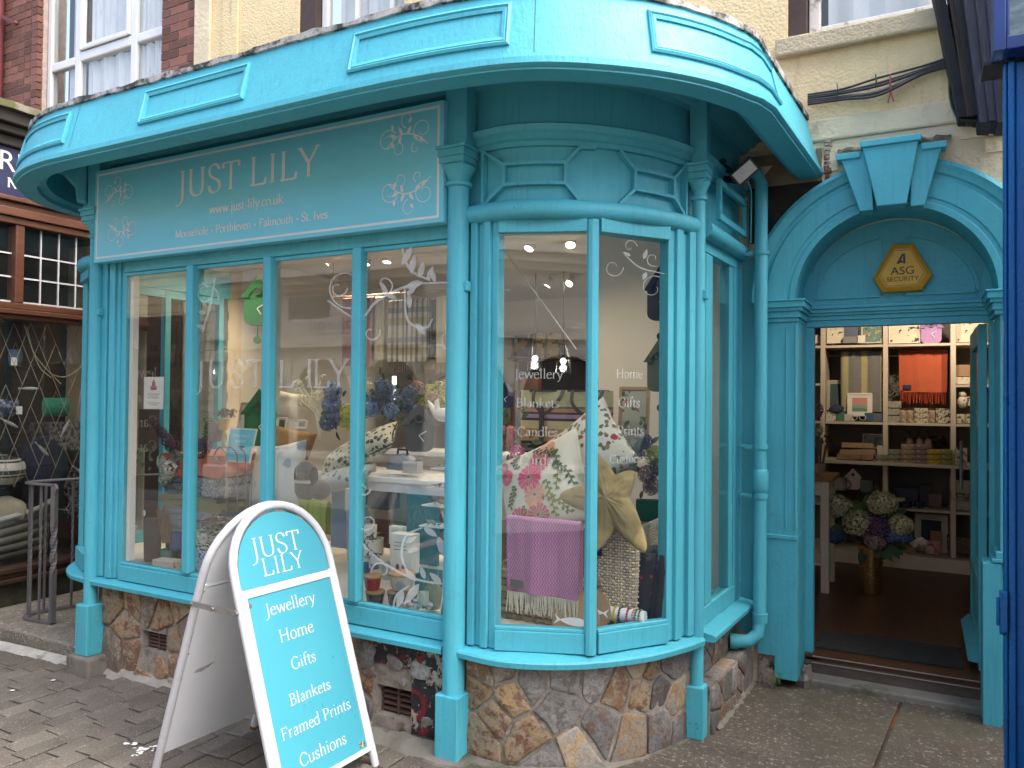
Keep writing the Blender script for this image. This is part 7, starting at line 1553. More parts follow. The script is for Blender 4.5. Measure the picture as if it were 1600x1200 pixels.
# -- large cushion embroidered with pink flowers (front of the bow)
def embroidery(o, S, W, H):
    pk = [mat('fuchsia_thread', (.62, .035, .17), .8, .15, 60), mat('rose_thread', (.50, .10, .14), .8, .15, 60), mat('peach_thread', (.68, .30, .20), .8, .15, 60)]; gr = [mat('olive_thread', (.14, .17, .04), .85, .2, 60), mat('dark_green_thread', (.03, .075, .045), .85, .2, 60)]
    asp = W / H
    for u, v, r, ci in ((-.05, .18, .20, 0), (.22, .48, .18, 1), (-.02, -.22, .18, 2), (-.52, -.62, .20, 0), (-.06, -.66, .18, 1), (.40, .74, .14, 2), (-.62, .42, .13, 0), (-.75, .68, .14, 1)):
        q = MB(); n = 15
        for i in range(n):
            a = 2 * math.pi * i / n; P = lambda rr, aa: S(max(-.97, min(.97, u + 1.4 * rr * math.cos(aa))), max(-.97, min(.97, v + 1.4 * rr * math.sin(aa) * asp)), .004 + .0003 * (i % 3))
            q.add([P(.02, a), P(r * .9, a - .17), P(r, a), P(r * .9, a + .17)], [(0, 1, 2, 3)])
        q.build('embroidered_flower', pk[ci], o, world=False); q = MB(); disc(q, 0, 0, r * .17, lambda a, b: S(u + a, v + b * asp, .0056), 8); q.build('flower_eye', gr[1], o, world=False)
    rr = random.Random(5); q = [MB(), MB()]
    for st in (((.55, .7), (.6, .2), (.45, -.3)), ((.1, .85), (.35, .62), (.62, .5)), ((-.4, .12), (-.55, -.05), (-.7, -.25)), ((.3, .0), (.32, -.4), (.28, -.85)), ((.15, -.3), (.45, -.55), (.6, -.85)), ((-.3, -.35), (-.35, -.8), (-.2, -.93)), ((.5, .3), (.75, .1), (.85, -.3)), ((-.3, .5), (-.4, .75), (-.3, .92))):
        pts = catmull([(a, b, 0) for a, b in st], 6); g = q[rr.random() < .5]
        for i in range(len(pts) - 1):
            a, b = pts[i], pts[i + 1]; d = (b - a); nn = Vector((-d.y, d.x, 0)).normalized() * .012; g.add([S(a.x + nn.x, a.y + nn.y, .0042), S(b.x + nn.x, b.y + nn.y, .0042), S(b.x - nn.x, b.y - nn.y, .0042), S(a.x - nn.x, a.y - nn.y, .0042)], [(0, 1, 2, 3)])
            sg = 1 if i % 2 else -1; L = rr.uniform(.08, .15); an = math.atan2(d.y, d.x) + sg * .9; c = (a.x + L * math.cos(an), a.y + L * math.sin(an)); w_ = .035
            g.add([S(max(-.97, min(.97, x)), max(-.97, min(.97, y)), .0047) for x, y in ((a.x, a.y), ((a.x + c[0]) / 2 - w_ * math.sin(an), (a.y + c[1]) / 2 + w_ * math.cos(an)), c, ((a.x + c[0]) / 2 + w_ * math.sin(an), (a.y + c[1]) / 2 - w_ * math.cos(an)))], [(0, 1, 2, 3)])
    q[0].build('embroidered_leaf', gr[0], o, world=False); q[1].build('embroidered_leaf', gr[1], o, world=False)
cushion('large ivory cushion embroidered with pink flowers in the curved window', 850, 764, 158, 148, 3.46, m_ivory, (rad(-20), rad(-24), 0), .20, deco=embroidery)
m_wild = pat('wildflower_print', (.60, .57, .50), [((.10, .13, .08), 24, .44, 1), ((.32, .03, .05), 13, .39, 2), ((.15, .19, .24), 15, .38, 3), ((.26, .17, .05), 19, .38, 4)])
cushion('ivory cushion printed with red and blue wild flowers behind the starfish', 922, 706, 130, 124, 3.64, m_wild, (rad(-16), rad(-38), 0), .16)
m_tweed = (lambda t: (t.bsdf(t.mix(t.ramp(t.noise(t.coord('Object', (6, 6, 1)), 5, 2), [(.4, 0.), (.6, 1.)], 'CONSTANT'), t.mix(t.ramp(t.noise(t.coord('Object', (1, 1, 6)), 9, 2), [(.45, 0.), (.55, 1.)], 'CONSTANT'), (.30, .28, .22), (.20, .08, .10)), (.17, .20, .19)), .95, 0, t.noise(t.coord('Object'), 200, 2), .4, .003), t.m)[1])(NT('tweed_check'))
cushion('grey and maroon tweed check cushion tucked behind the wild flower one', 968, 712, 66, 84, 3.74, m_tweed, (rad(-10), rad(12), 0), .12)
# starfish
def starfish():
    p = at(952, 778, 3.36); k = kof(p); o = thing('starfish_cushion', 'plump mustard linen starfish cushion propped on the wicker hamper', 'cushion', tuple(p), 0, None, rot=(rad(-10), 0, 0)); n = 160; q = MB()
    tips = [(-90, -4), (-44, 82), (38, 44), (72, -78), (-14, -86)]; ang = [(math.atan2(b, a), math.hypot(a, b)) for a, b in tips]
    def rad_at(t):
        best = 0
        for a, L in ang:
            d = abs((t - a + math.pi) % (2 * math.pi) - math.pi)
            if d < 1.2:                     # an arm that tapers from a broad root to a blunt tip
                lo, hi = 0, L
                for _ in range(18):
                    r = (lo + hi) / 2; w = 20 * (1 - (r * math.cos(d) / L) ** 1.6) + 6.5 * math.sqrt(max(0, 1 - (r * math.cos(d) / L) ** 6))
                    if r * math.sin(d) < w and r * math.cos(d) < L: lo = r
                    else: hi = r
                best = max(best, lo)
        return max(best, 25) * k
    rr = [rad_at(2 * math.pi * i / n) for i in range(n)]
    for _ in range(2): rr = [(rr[i - 1] + 2 * rr[i] + rr[(i + 1) % n]) / 4 for i in range(n)]
    for s in (1, -1):
        def fn(u, v):
            i = int(round(u * n)) % n; t = 2 * math.pi * i / n; e = math.sin(v * math.pi / 2); r = rr[i] * e; q_ = r / (30 * k)
            edge = max(0, 1 - e ** 2.2) ** .5; hh = (.030 + .030 * max(0, 1 - q_ * .55)) * edge; c = Vector((r * math.cos(t), -s * hh, r * math.sin(t))); c.y += .007 * noise.noise(c * 20) + .012 * abs(noise.noise(c * 34)) * edge - .03 * max(0, q_ - 1.6) * (1 if t > 3.5 else 0); return c
        q.grid(fn, n, 12, wrapu=True)
    q.build('cover', (lambda t: (t.bsdf(t.mix(t.ramp(t.noise(t.coord('Object'), 9, 5, .7), [(.3, 0.), (.7, 1.)]), (.25, .185, .075), (.36, .28, .13)), .95, 0, t.noise(t.coord('Object', (1, 1, 3)), 190, 2), .6, .004), t.m)[1])(NT('mustard_linen')), o, world=False, ang=80)
starfish()
# wicker hampers
m_wick = mat('pale_wicker', (.62, .53, .39), .7, .25, 30, .3, 90, island=.25); m_wick2 = mat('brown_wicker', (.26, .195, .12), .7, .25, 30, island=.3)
def wicker(label, px0, px1, pyt, pyb, Y, dep, m_, rows, stakes, lid=None):
    a, b = at(px0, pyb, Y), at(px1, pyb, Y); zt = at((px0 + px1) / 2, pyt, Y).z; W = b.x - a.x; o = thing('wicker_basket', label, 'basket', (a.x, Y, a.z)); H = zt - a.z
    path = [(0, dep), (0, 0), (W, 0), (W, dep)]; core = MB(); core.box(.012, W - .012, .012, dep, 0, H - .01); core.build('shade_core', mat('basket_shadow', (.06, .045, .03), .9), o, world=False)  # solid dark core, coloured as the shade behind the weave
    st = []
    for (x0, y0), (x1, y1), n in ((path[0], path[1], max(3, int(stakes * dep / W))), (path[1], path[2], stakes), (path[2], path[3], max(3, int(stakes * dep / W)))): st += [(x0 + (x1 - x0) * i / n, y0 + (y1 - y0) * i / n, (y1 - y0, -(x1 - x0))) for i in range(n)]
    st.append((W, dep, (1, 0))); q = MB()
    for x, y, nr in st: q.tube([(x, y, 0), (x, y, H)], .0035, 5)
    q.build('stake', m_, o, world=False)['kind'] = 'stuff'; q = MB()
    for r_ in range(rows):
        z = H * (r_ + .5) / rows; pts = []
        for i, (x, y, nr) in enumerate(st): L = math.hypot(*nr) or 1; d = .0065 * (1 if (i + r_) % 2 else -1); pts.append((x + nr[0] / L * -d * -1, y + nr[1] / L * d, z + R.uniform(-.0015, .0015)))
        q.tube(pts, H / rows * .42, 6)
    q.build('weave', m_, o, world=False)['kind'] = 'stuff'
    q = MB()
    for dz in (0, .008): q.tube([(x, y - .004 + dz * .5, H + dz) for x, y in path], .0075, 8)
    q.build('rim', m_, o, world=False)
    if lid: q = MB(); q.box(W * lid - .012, W * lid + .012, -.016, -.008, H - .13, H - .02); [q.box(W * lid - .014, W * lid + .014, -.02, -.01, H - .05 - .035 * i, H - .04 - .035 * i) for i in range(3)]; q.build('strap', m_black, o, world=False)
    return o
wicker('tall pale wicker hamper with a dark strap under the starfish cushion', 914, 993, 826, 968, 3.40, .34, m_wick, 34, 18, .30)
wicker('low wicker basket under the purple throw in the curved window', 762, 925, 900, 984, 3.30, .22, m_wick2, 9, 20)
# purple throw
def herring():
    t = NT('purple_herringbone_wool'); sx = t.node('ShaderNodeSeparateXYZ'); t.link(t.coord('Object'), sx.inputs[0])
    z = t.math('ABSOLUTE', t.math('SUBTRACT', t.math('FRACT', t.math('MULTIPLY', sx.outputs[2], 42)), .5)); w = t.math('SINE', t.math('MULTIPLY', t.math('ADD', t.math('MULTIPLY', sx.outputs[0], 75), t.math('MULTIPLY', z, 1.6)), 6.283))
    t.bsdf(t.mix(t.ramp(w, [(.35, 0.), (.65, 1.)]), (.36, .10, .28), (.52, .27, .46)), .95, 0, t.noise(t.coord('Object'), 180, 2), .6, .004, Sheen_Weight=.3); return t.m
m_purp = herring()
m_iv = mat('ivory_fringe', (.58, .55, .47), .95, .08, 9)
hung_throw('purple herringbone throw with an ivory fringe in the curved window', 850, 815, 128, 146, 3.20, m_purp, m_iv, .22, tagm=mat('grey_label', (.10, .10, .115), .7))
o = thing('bracelet_roll', 'white display roll of coloured bead bracelets low in the curved window', 'jewellery display', tuple(at(979, 962, 3.34))); k = kof(Vector(o.location)); q = MB(); q.tube([(-30 * k, 0, 0), (30 * k, 0, 0)], 11 * k, 16); q.tube([(0, 0, -9 * k), (0, 0, -24 * k)], 4 * k, 10); q.build('roll', m_white, o, world=False)
for x, c, nm in ((-17, (.55, .50, .03), 'yellow'), (-9, (.06, .08, .12), 'slate'), (4, (.42, .04, .13), 'crimson'), (13, (.40, .38, .28), 'ivory'), (17, (.16, .15, .13), 'grey'), (23, (.16, .20, .14), 'sage')):
    q = MB(); [q.ball((x * k + R.uniform(-.3, .3) * k, 11.6 * k * math.sin(a), 11.6 * k * math.cos(a)), 2.0 * k, 6, 4) for a in [2 * math.pi * i / 18 for i in range(18)]]; q.build('bracelet', solid(nm + '_beads', c, .4), o, world=False)
def roundel(px, py, r, label, Y, flip):
    o = thing('fish_roundel', label, 'place mat', tuple(at(px, py, Y)), 0, None, rot=(rad(-18), 0, 0)); k = kof(Vector(o.location)); q = MB(); q.lathe([(.001, -.004), (r * k, -.004), (r * k, .004), (.001, .004)], (0, 0, 0), 28, Matrix.Rotation(rad(90), 4, 'X')); q.build('board', m_card, o, world=False)
    q = MB(); body = [(-r * .7 + 1.4 * r * t, .16 * r * math.sin(math.pi * t) ** .8) for t in [i / 10 for i in range(11)]]; q.add([(x * k * flip, -.0052, z * k) for x, z in body + [(x, -z) for x, z in body[::-1][1:-1]]], [tuple(range(20))]); q.add([(-r * .62 * k * flip, -.0055, 0), (-r * .92 * k * flip, -.0055, r * .2 * k), (-r * .8 * k * flip, -.0055, 0), (-r * .92 * k * flip, -.0055, -r * .2 * k)], [(0, 1, 2, 3)]); q.build('printed_fish', m_lett, o, world=False)
roundel(900, 972, 40, 'brown round mat printed with a white fish, leaning at the front', 3.18, 1); roundel(922, 955, 34, 'brown round mat with a fish standing behind the other round mat', 3.26, -1)
# striped tote bag
o = thing('tote_bag', 'striped beach bag with black handles behind the flowered cushions', 'bag', tuple(at(882, 690, 3.86))); k = kof(Vector(o.location)); W, H = 148 * k, 80 * k; q = MB(); q.grid(lambda u, v: Vector(((u - .5) * W, -.05 * math.sin(math.pi * u) - .02 + .01 * math.sin(u * 9), v * H)), 14, 8); q.grid(lambda u, v: Vector(((u - .5) * W, .06, v * H)), 4, 2); q.build('bag_body', stripes('beach_bag_stripe', [((.42, .24, .10), .25), ((.52, .42, .24), .15), ((.02, .02, .03), .05), ((.33, .22, .33), .08), ((.02, .02, .03), .04), ((.45, .20, .15), .07), ((.10, .16, .07), .04), ((.40, .40, .25), .32)], 1 / (H * 1.001), 'Z', coord='Object'), o, world=False)
q = MB(); q.grid(lambda u, v: Vector(((u - .5) * W, -.075 * math.sin(math.pi * u) - .004, H * (.97 + .04 * v))), 14, 1); q.build('top_binding', m_black, o, world=False)
for sx in (-.28, .16): q = MB(); pts = catmull([(W * sx, -.085, H), (W * sx + .01, -.11, H * .75), (W * (sx + .16), -.12, H * .55), (W * (sx + .30), -.11, H * .8), (W * (sx + .33), -.08, H)], 6); q.sweep([(0, 0), (.001, 0)], [(0, 0), (1, 0)]) if False else [q.bar(pts[i], pts[i + 1], .018, .005, up=(0, 1, 0)) for i in range(len(pts) - 1)]; q.build('handle', m_black, o, world=False)
q = MB(); q.box(-W * .2 - .012, -W * .2 + .012, -.085, -.07, 0, H * .7); q.build('webbing_strip', m_black, o, world=False)
# birdhouses in the window
fel = lambda n, c: mat(n, c, .95, .1, 8, .3, 150)
birdhouse('black felt birdhouse clock hanging on the white pier in the curved window', 1031, 458, 52, 84, 3.90, fel('black_felt', (.022, .022, .024)), fel('black_felt_roof', (.016, .016, .018)))
birdhouse('sage green birdhouse clock below the black one', 1031, 570, 52, 84, 3.90, fel('sage_felt', (.10, .13, .085)), fel('sage_felt_roof', (.085, .11, .07)))
birdhouse('navy birdhouse clock at the left edge of the curved window', 789, 617, 24, 40, 4.2, fel('navy_felt', (.012, .018, .075)), fel('navy_felt_roof', (.010, .014, .06)))
m_gr, m_grr = fel('emerald_felt', (.012, .14, .035)), fel('emerald_felt_roof', (.010, .115, .030))
birdhouse('emerald birdhouse clock hanging high behind the second mullion', 402, 470, 50, 76, 3.75, m_gr, m_grr, rad(35)); birdhouse('emerald birdhouse clock standing behind the blanket sign', 405, 652, 58, 90, 3.60, m_gr, m_grr, rad(30), False)
birdhouse('dark grey birdhouse clock on the white bench in the fourth window', 655, 668, 58, 76, 3.75, fel('charcoal_felt', (.075, .078, .083)), fel('charcoal_felt_roof', (.095, .098, .104)), rad(28), False)
boxy('green_box', 'bright green box behind the hamper in the curved window', 'box', 1015, 866, 44, 84, 3.80, m_gr, .4, rz=rad(12))
q = MB(); p = at(1000, 905, 3.55); k = kof(p); q.grid(lambda u, v: p + Vector(((u - .5) * 52 * k + .015 * math.sin(v * 5), -.05 * v + .012 * math.sin(u * 14), (55 - 115 * v) * k)), 12, 12); o = q.build('tweed_throw', m_tweed, None, ang=80); tag(o, 'tweed throw spilling down between the hamper and the green box', 'throw'); o.modifiers.new('thick', 'SOLIDIFY').thickness = .01
q = MB(); p = at(1016, 915, 3.44); k = kof(p); q.grid(lambda u, v: p + Vector(((u - .5) * 50 * k, .015 * math.sin(u * 11 + v * 3), (50 - 104 * v) * k)), 12, 8); o = q.build('floral_cloth', pat('dark_floral_print', (.022, .02, .024), [((.06, .065, .07), 18, .38, 1), ((.34, .035, .045), 16, .31, 2)]), None, ang=80); tag(o, 'black cloth printed with red flowers at the right of the curved window', 'cloth'); o.modifiers.new('thick', 'SOLIDIFY').thickness = .012
print_frame('pale print with a pink flower in a wide wood frame by the pier', 988, 700, 50, 96, 4.02, m_wdf, blotch('pale_garden_print', (.42, .45, .40), [((.10, .16, .08), .56), ((.35, .10, .15), .64)], 16), None, .08, .10)
print_frame('small wood framed print low at the right of the curved window', 1030, 950, 34, 78, 3.62, m_wdf, blotch('pale_grey_print', (.4, .42, .42), [((.2, .25, .3), .6)], 10), None, .1, .12)
# flowers round the bow
def flowers(label, lst, Y, name='flower_spray', cat='flowers', leaves=None, nl=0, spread=(30, 20), lm=None):
    c = at(lst[0][0], lst[0][1], Y); o = thing(name, label, cat, tuple(c)); k = kof(c)
    for i, (px, py, r, m_) in enumerate(lst):
        q = MB(); p = at(px, py, Y + .03 * ((i * 7) % 3 - 1)); florets(q, p, r * k, int(90 + r * 6), .155, (1, .9, 1), i + px); q.build('flower_head', m_, o)
    if nl:
        cx = sum(a[0] for a in lst) / len(lst); cy = sum(a[1] for a in lst) / len(lst)
        for i in range(nl): a = R.uniform(0, 6.28); q = MB(); leaf_mesh(q, at(cx + spread[0] * math.cos(a) * R.uniform(.3, 1), cy + spread[1] * math.sin(a) * R.uniform(.3, 1), Y + R.uniform(-.03, .06)), (math.cos(a), R.uniform(-.5, .3), -math.sin(a) + R.uniform(-.3, .3)), R.uniform(9, 17) * k, R.uniform(2.5, 4.5) * k, (0, -1, .3)); q.build('leaf', lm or (m_leaf if i % 2 else m_leafd), o)
    return o
flowers('coral pink carnations in the left corner of the curved window', [(782, 672, 9, m_hpink), (798, 674, 9, m_hpink), (776, 680, 7, m_hpink), (808, 708, 13, mat('magenta_petal', (.42, .06, .20), .8, .2, 20, island=.4)), (820, 719, 11, _M['magenta_petal'])], 3.62, leaves=1, nl=22, spread=(34, 55))
flowers('slate blue and green hydrangeas at the right of the curved window', [(985, 697, 14, m_hdblue), (996, 708, 11, m_hdblue), (1022, 712, 16, m_hlime), (1030, 730, 14, m_leafg), (1012, 741, 15, m_hmauve), (1018, 760, 14, m_hmauve), (1008, 690, 12, m_hdblue)], 3.85, nl=24, spread=(32, 56), lm=m_leafg)
# -- fourth window
m_blkw = (lambda t: (t.bsdf(t.mix(t.ramp(t.math('FRACT', t.math('MULTIPLY', t.node('ShaderNodeSeparateXYZ').outputs[0], 1)), [(0, 0.), (1, 0.)]), (.5, .5, .5), (0, 0, 0)), .9), t.m)[1])(NT('unused_cloth')) if False else None
def checkm():
    t = NT('blue_ochre_check'); v = t.coord('Object'); sx = t.node('ShaderNodeSeparateXYZ'); t.link(v, sx.inputs[0])
    a = t.ramp(t.math('FRACT', t.math('MULTIPLY', sx.outputs[0], 11.5)), [(0, (.55, .52, .45)), (.32, (.16, .19, .26)), (.55, (.50, .47, .40)), (.8, (.10, .12, .18))], 'CONSTANT')
    b = t.ramp(t.math('FRACT', t.math('MULTIPLY', sx.outputs[2], 4.6)), [(0, (.95, .95, .9)), (.2, (.62, .48, .22)), (.45, (.95, .95, .9)), (.62, (.28, .33, .52)), (.8, (.9, .85, .7))], 'CONSTANT')
    t.bsdf(t.mix(.8, a, b, 'MULTIPLY'), .95, 0, t.noise(v, 150, 2), .4, .003, Sheen_Weight=.2); _M['chk'] = t.m; return t.m
rl = MB(); a, b = at(520, 466, 4.62), at(716, 470, 4.62); b.z = a.z; rl.tube([a, b], .012, 10); rl.tube([a + Vector((0, .0, 0)), Vector((a.x, 4.62, CZ))], .006, 6); rl.tube([b, Vector((b.x, 4.62, CZ))], .006, 6); tag(rl.build('hanging_rail', m_wdf, None), 'wooden rail hung from the ceiling with a row of throws', 'rail')
m_wfr = mat('wool_fringe', (.40, .36, .25), .95)
hung_throw('dusty pink throw hanging at the left end of the ceiling rail', 561, 468, 62, 122, 4.58, mat('dusty_pink_wool', (.38, .19, .19), .95, .08, 6, .4, 150), m_wfr, .15)
hung_throw('blue, ochre and cream check throw in the middle of the ceiling rail', 640, 471, 76, 112, 4.56, checkm(), mat('navy_ochre_fringe', (.16, .14, .12), .95), .16)
hung_throw('plain cream throw hanging at the right end of the ceiling rail', 702, 466, 46, 118, 4.58, m_ivory, m_wfr, .15)
bt = thing('white_bench', 'white painted bench shelf carrying goods in the fourth window', 'bench', tuple(at(600, 745, 3.75))); a, b = at(488, 742, 3.62), at(722, 742, 3.62); zb_ = at(600, 745, 3.62).z
q = MB(); q.box(a.x, b.x, 3.60, 4.12, zb_ - .03, zb_); q.build('top', m_white, bt, bevel=.004); q = MB(); q.box(a.x + .02, b.x - .02, 3.62, 3.64, zb_ - .085, zb_ - .031); q.build('apron', m_white, bt)
for x in (a.x + .03, b.x - .03): q = MB(); q.box(x - .02, x + .02, 3.62, 3.66, PZ, zb_ - .086); q.build('leg', m_white, bt)
q = MB(); zz = at(640, 704, 4.05).z; q.box(at(600, 704, 4.05).x, b.x + .1, 4.05, 4.35, zz - .03, zz); q.build('upper_shelf', m_white, bt, bevel=.004); q = MB(); q.box(at(600, 704, 4.05).x, b.x + .1, 4.34, 4.36, zb_, zz - .031); q.build('back_panel', m_white, bt)
m_fern = pat('dark_fern_print', (.50, .46, .36), [((.045, .065, .05), 24, .48, 1), ((.03, .05, .045), 33, .44, 3)])
cushion('fern printed cushion with dark piping lying on the bench', 560, 706, 150, 52, 3.66, m_fern, (rad(-48), rad(-26), rad(6)), .16, pipe=m_black)
flowers('tall blue hydrangea and larkspur bunch in the third window', [(520, 612, 15, m_hblue), (518, 632, 16, m_hblue), (524, 650, 16, m_hblue), (512, 660, 14, m_hdblue), (545, 645, 15, m_hlime), (541, 662, 11, m_hlime)], 3.9, nl=12, spread=(22, 40))
flowers('deep blue hydrangeas standing in the fourth window', [(600, 608, 15, m_hdblue), (588, 622, 13, m_hdblue), (604, 628, 14, m_hdblue), (583, 640, 12, m_hblue), (612, 642, 13, m_hblue), (595, 600, 11, m_hblue), (640, 616, 14, m_hdblue)], 4.0, nl=20, spread=(32, 40))
flowers('cream and rust dried flowers behind the grey birdhouse', [(652, 606, 12, m_hmauve), (672, 612, 13, m_hlime), (690, 606, 13, m_hcream), (700, 612, 12, m_hcream), (575, 606, 11, m_hcream), (660, 632, 10, m_hlime)], 4.3, nl=12, spread=(40, 26))
q = MB(); p = at(692, 648, 3.9); k = kof(p); q.ball(p, 12 * k, 12, 8, (1.5, .7, .9)); q.tube([p + Vector((-14 * k, 0, 2 * k)), p + Vector((-22 * k, 0, 14 * k)), p + Vector((-28 * k, 0, 22 * k))], [5 * k, 4 * k, 1 * k], 8); q.tube([p + Vector((-10 * k, 0, 6 * k)), p + Vector((-12 * k, 0, 20 * k)), p + Vector((-8 * k, 0, 26 * k))], [4 * k, 4 * k, .5 * k], 8); tag(q.build('knitted_bird', m_white, None), 'white knitted bird at the right edge of the fourth window', 'ornament')
o = thing('toy_case', 'pale blue toy elephant case on the bench in the fourth window', 'case', tuple(at(622, 735, 3.72))); k = kof(Vector(o.location)); q = MB(); q.prism([(24 * k * math.cos(a), 26 * k * math.sin(a)) for a in [math.pi * i / 14 for i in range(15)]], (0, 0, 0), (1, 0, 0), (0, 0, 1), (0, .09, 0)); q.build('body', solid('pale_blue_case', (.17, .22, .30)), o, world=False, bevel=.008); q = MB(); q.tube([(24 * k, .04, 12 * k), (34 * k, .04, 16 * k), (36 * k, .04, 8 * k), (30 * k, .04, 4 * k)], 4 * k, 10); q.build('trunk', solid('grey_blue_felt', (.13, .155, .19)), o, world=False); q = MB(); q.tube([(-9 * k, .04, 24 * k), (-8 * k, .04, 32 * k), (9 * k, .04, 32 * k), (10 * k, .04, 24 * k)], 2 * k, 8); q.build('handle', m_black, o, world=False)
boxy('upholstered_headboard', 'large dark teal padded headboard leaning under the bench', 'headboard', 658, 882, 58, 108, 3.48, solid('dark_teal_fabric', (.02, .085, .105), .8), .12); boxy('teal_book', 'wide teal print lying below the teal panel', 'print', 668, 925, 50, 36, 3.40, solid('mid_teal_print', (.03, .115, .125), .7), .1)
boxy('storage_chest', 'small slate blue wooden chest under the bench', 'chest', 588, 796, 44, 44, 3.80, solid('slate_blue_wood', (.08, .115, .165)), .7)
boxy('wooden_plank', 'dark wooden plank shelf behind the white gift boxes', 'plank', 596, 832, 70, 14, 3.62, m_wood, .5)
def giftbox(px, py, w, h, lb, Y=3.28):
    def dec(o, W, H):
        q = MB(); [q.box(-W * .3, W * .3, -.0012, -.0005, H * (.78 - .09 * i), H * (.80 - .09 * i)) for i in range(3)]; q.build('printed_lines', m_grey, o, world=False)['kind'] = 'stuff'
        q = MB(); [q.ball((W * (-.12 + .28 * i), -.002, H * .17), W * .085, 8, 5, (1, .2, 1.6)) for i in range(2)]; q.build('printed_bottle', solid('wine_red', (.16, .012, .03), .5), o, world=False) if h > 50 else None
    boxy('product_box', lb, 'box', px, py, w, h, Y, m_paper, .6, extra=dec)
giftbox(625, 897, 40, 48 + 14, 'larger white product box with two red bottles printed on it'); giftbox(617, 851, 24, 28, 'smaller white product box with faint grey print', 3.36)
m_owl = ink('owl_print_china', 24)
for px, py, w, h, lb in ((577, 842, 24, 22, 'patterned white china jar on top of its stack'), (582, 868, 34, 27, 'patterned white china pot in the middle of its stack'), (573, 892, 26, 24, 'patterned white china pot at the bottom of its stack')): mug(lb, px, py, w, h, 3.38, m_owl, None, 'china_pot', 'pot', False)
m_lid = solid('cork_lid', (.36, .20, .09), .7)
def pot(px, py, w, h, m_, lb, Y, lid=True):
    p = at(px, py, Y); k = kof(p); o = thing('candle_pot', lb, 'pot', tuple(p)); r = w * k / 2; q = MB(); q.lathe([(r * .66, 0), (r * .8, h * k * .2), (r, h * k), (r * .93, h * k)], (0, 0, 0), 18); q.build('body', m_, o, world=False)
    if lid: q = MB(); q.lathe([(r * 1.03, h * k), (r * 1.05, h * k * 1.14), (r * 1.0, h * k * 1.18), (.001, h * k * 1.18)], (0, 0, 0), 18); q.build('lid', m_lid, o, world=False)
m_nvp = solid('navy_glaze', (.014, .022, .040), .25); m_rdp = solid('red_glaze', (.28, .012, .022), .25)
pot(586, 947, 30, 21, m_nvp, 'dark navy pot with a cork lid under the red pot', 3.14); pot(582, 922, 28, 20, m_rdp, 'red square pot with a cork lid stacked on a navy pot', 3.14); pot(616, 946, 22, 20, m_nvp, 'dark navy pot under the cream bowl', 3.15); pot(628, 920, 42, 22, blotch('cream_blue_glaze', (.48, .43, .35), [((.25, .32, .36), .55)], 12, .3), 'wide cream bowl with a wooden lid stacked on a navy pot', 3.16); pot(640, 941, 26, 14, m_nvp, 'low dark pot with a cork lid behind the cream bowl', 3.24)
mug('blue and white patterned cup tipped behind the red pot', 585, 888, 18, 20, 3.2, blotch('blue_white_china', (.5, .5, .5), [((.05, .08, .2), .52)], 34), None, 'cup', 'cup', False)
o = thing('woven_jar', 'olive glass jar in a woven cover beside the white framed leaf', 'jar', tuple(at(676, 950, 3.20))); k = kof(Vector(o.location)); q = MB(); q.lathe([(12 * k, 0), (15 * k, 6 * k), (15 * k, 28 * k), (11 * k, 34 * k), (9 * k, 40 * k)], (0, 0, 0), 18); q.build('woven_cover', mat('woven_raffia', (.18, .145, .075), .8, .3, 90, .8, 110), o, world=False); q = MB(); q.lathe([(8 * k, 38 * k), (8.5 * k, 66 * k)], (0, 0, 0), 14); q.build('glass_funnel', m_glassl, o, world=False)
print_frame('small white frame with a white leaf on dark green, low by the column', 696, 964, 26, 38, 3.06, m_paper, solid('dark_green_mount', (.02, .05, .048)), solid('white_leaf_print', (.5, .52, .52)), .3, .08)
q = MB()
for i in range(40): p = at(652 + R.uniform(-22, 22), 946 + R.uniform(-8, 5), 3.12 + R.uniform(-.03, .03)); q.ball(p, R.uniform(.008, .018), 7, 5, (1, 1, .7), .5)
tag(q.build('wrapped_sweets', blotch('crumpled_floral_paper', (.46, .42, .43), [((.18, .10, .16), .56)], 60, .5), None), 'heap of crumpled floral wrapped soaps at the front of the window', 'soaps')
CS = thing('card_stand', 'slim stand of tiered white metal trays at the right of the fourth window', 'stand', tuple(at(690, 860, 3.22)))
for i, (px, py) in enumerate(((698, 733), (690, 763), (684, 790), (680, 822))):
    p = at(px, py, 3.22); k = kof(p); q = MB(); q.box(p.x - 20 * k, p.x + 22 * k, p.y - .05, p.y + .06, p.z, p.z + .006); q.build('tray', m_white, CS); q = MB()
    for j in range(7): a = R.uniform(0, 6.28); leaf_mesh(q, p + Vector((R.uniform(-14, 14) * k, R.uniform(-.03, .03), .008)), (math.cos(a), math.sin(a), .7), .045, .012)
    q.build('leaf', _M['teal_stoneware'] if i % 2 else m_leafg, CS)
q = MB(); p = at(706, 850, 3.27); q.tube([(p.x, 3.27, PZ), (p.x, 3.27, at(706, 725, 3.27).z)], .006, 8); q.build('pole', m_white, CS)
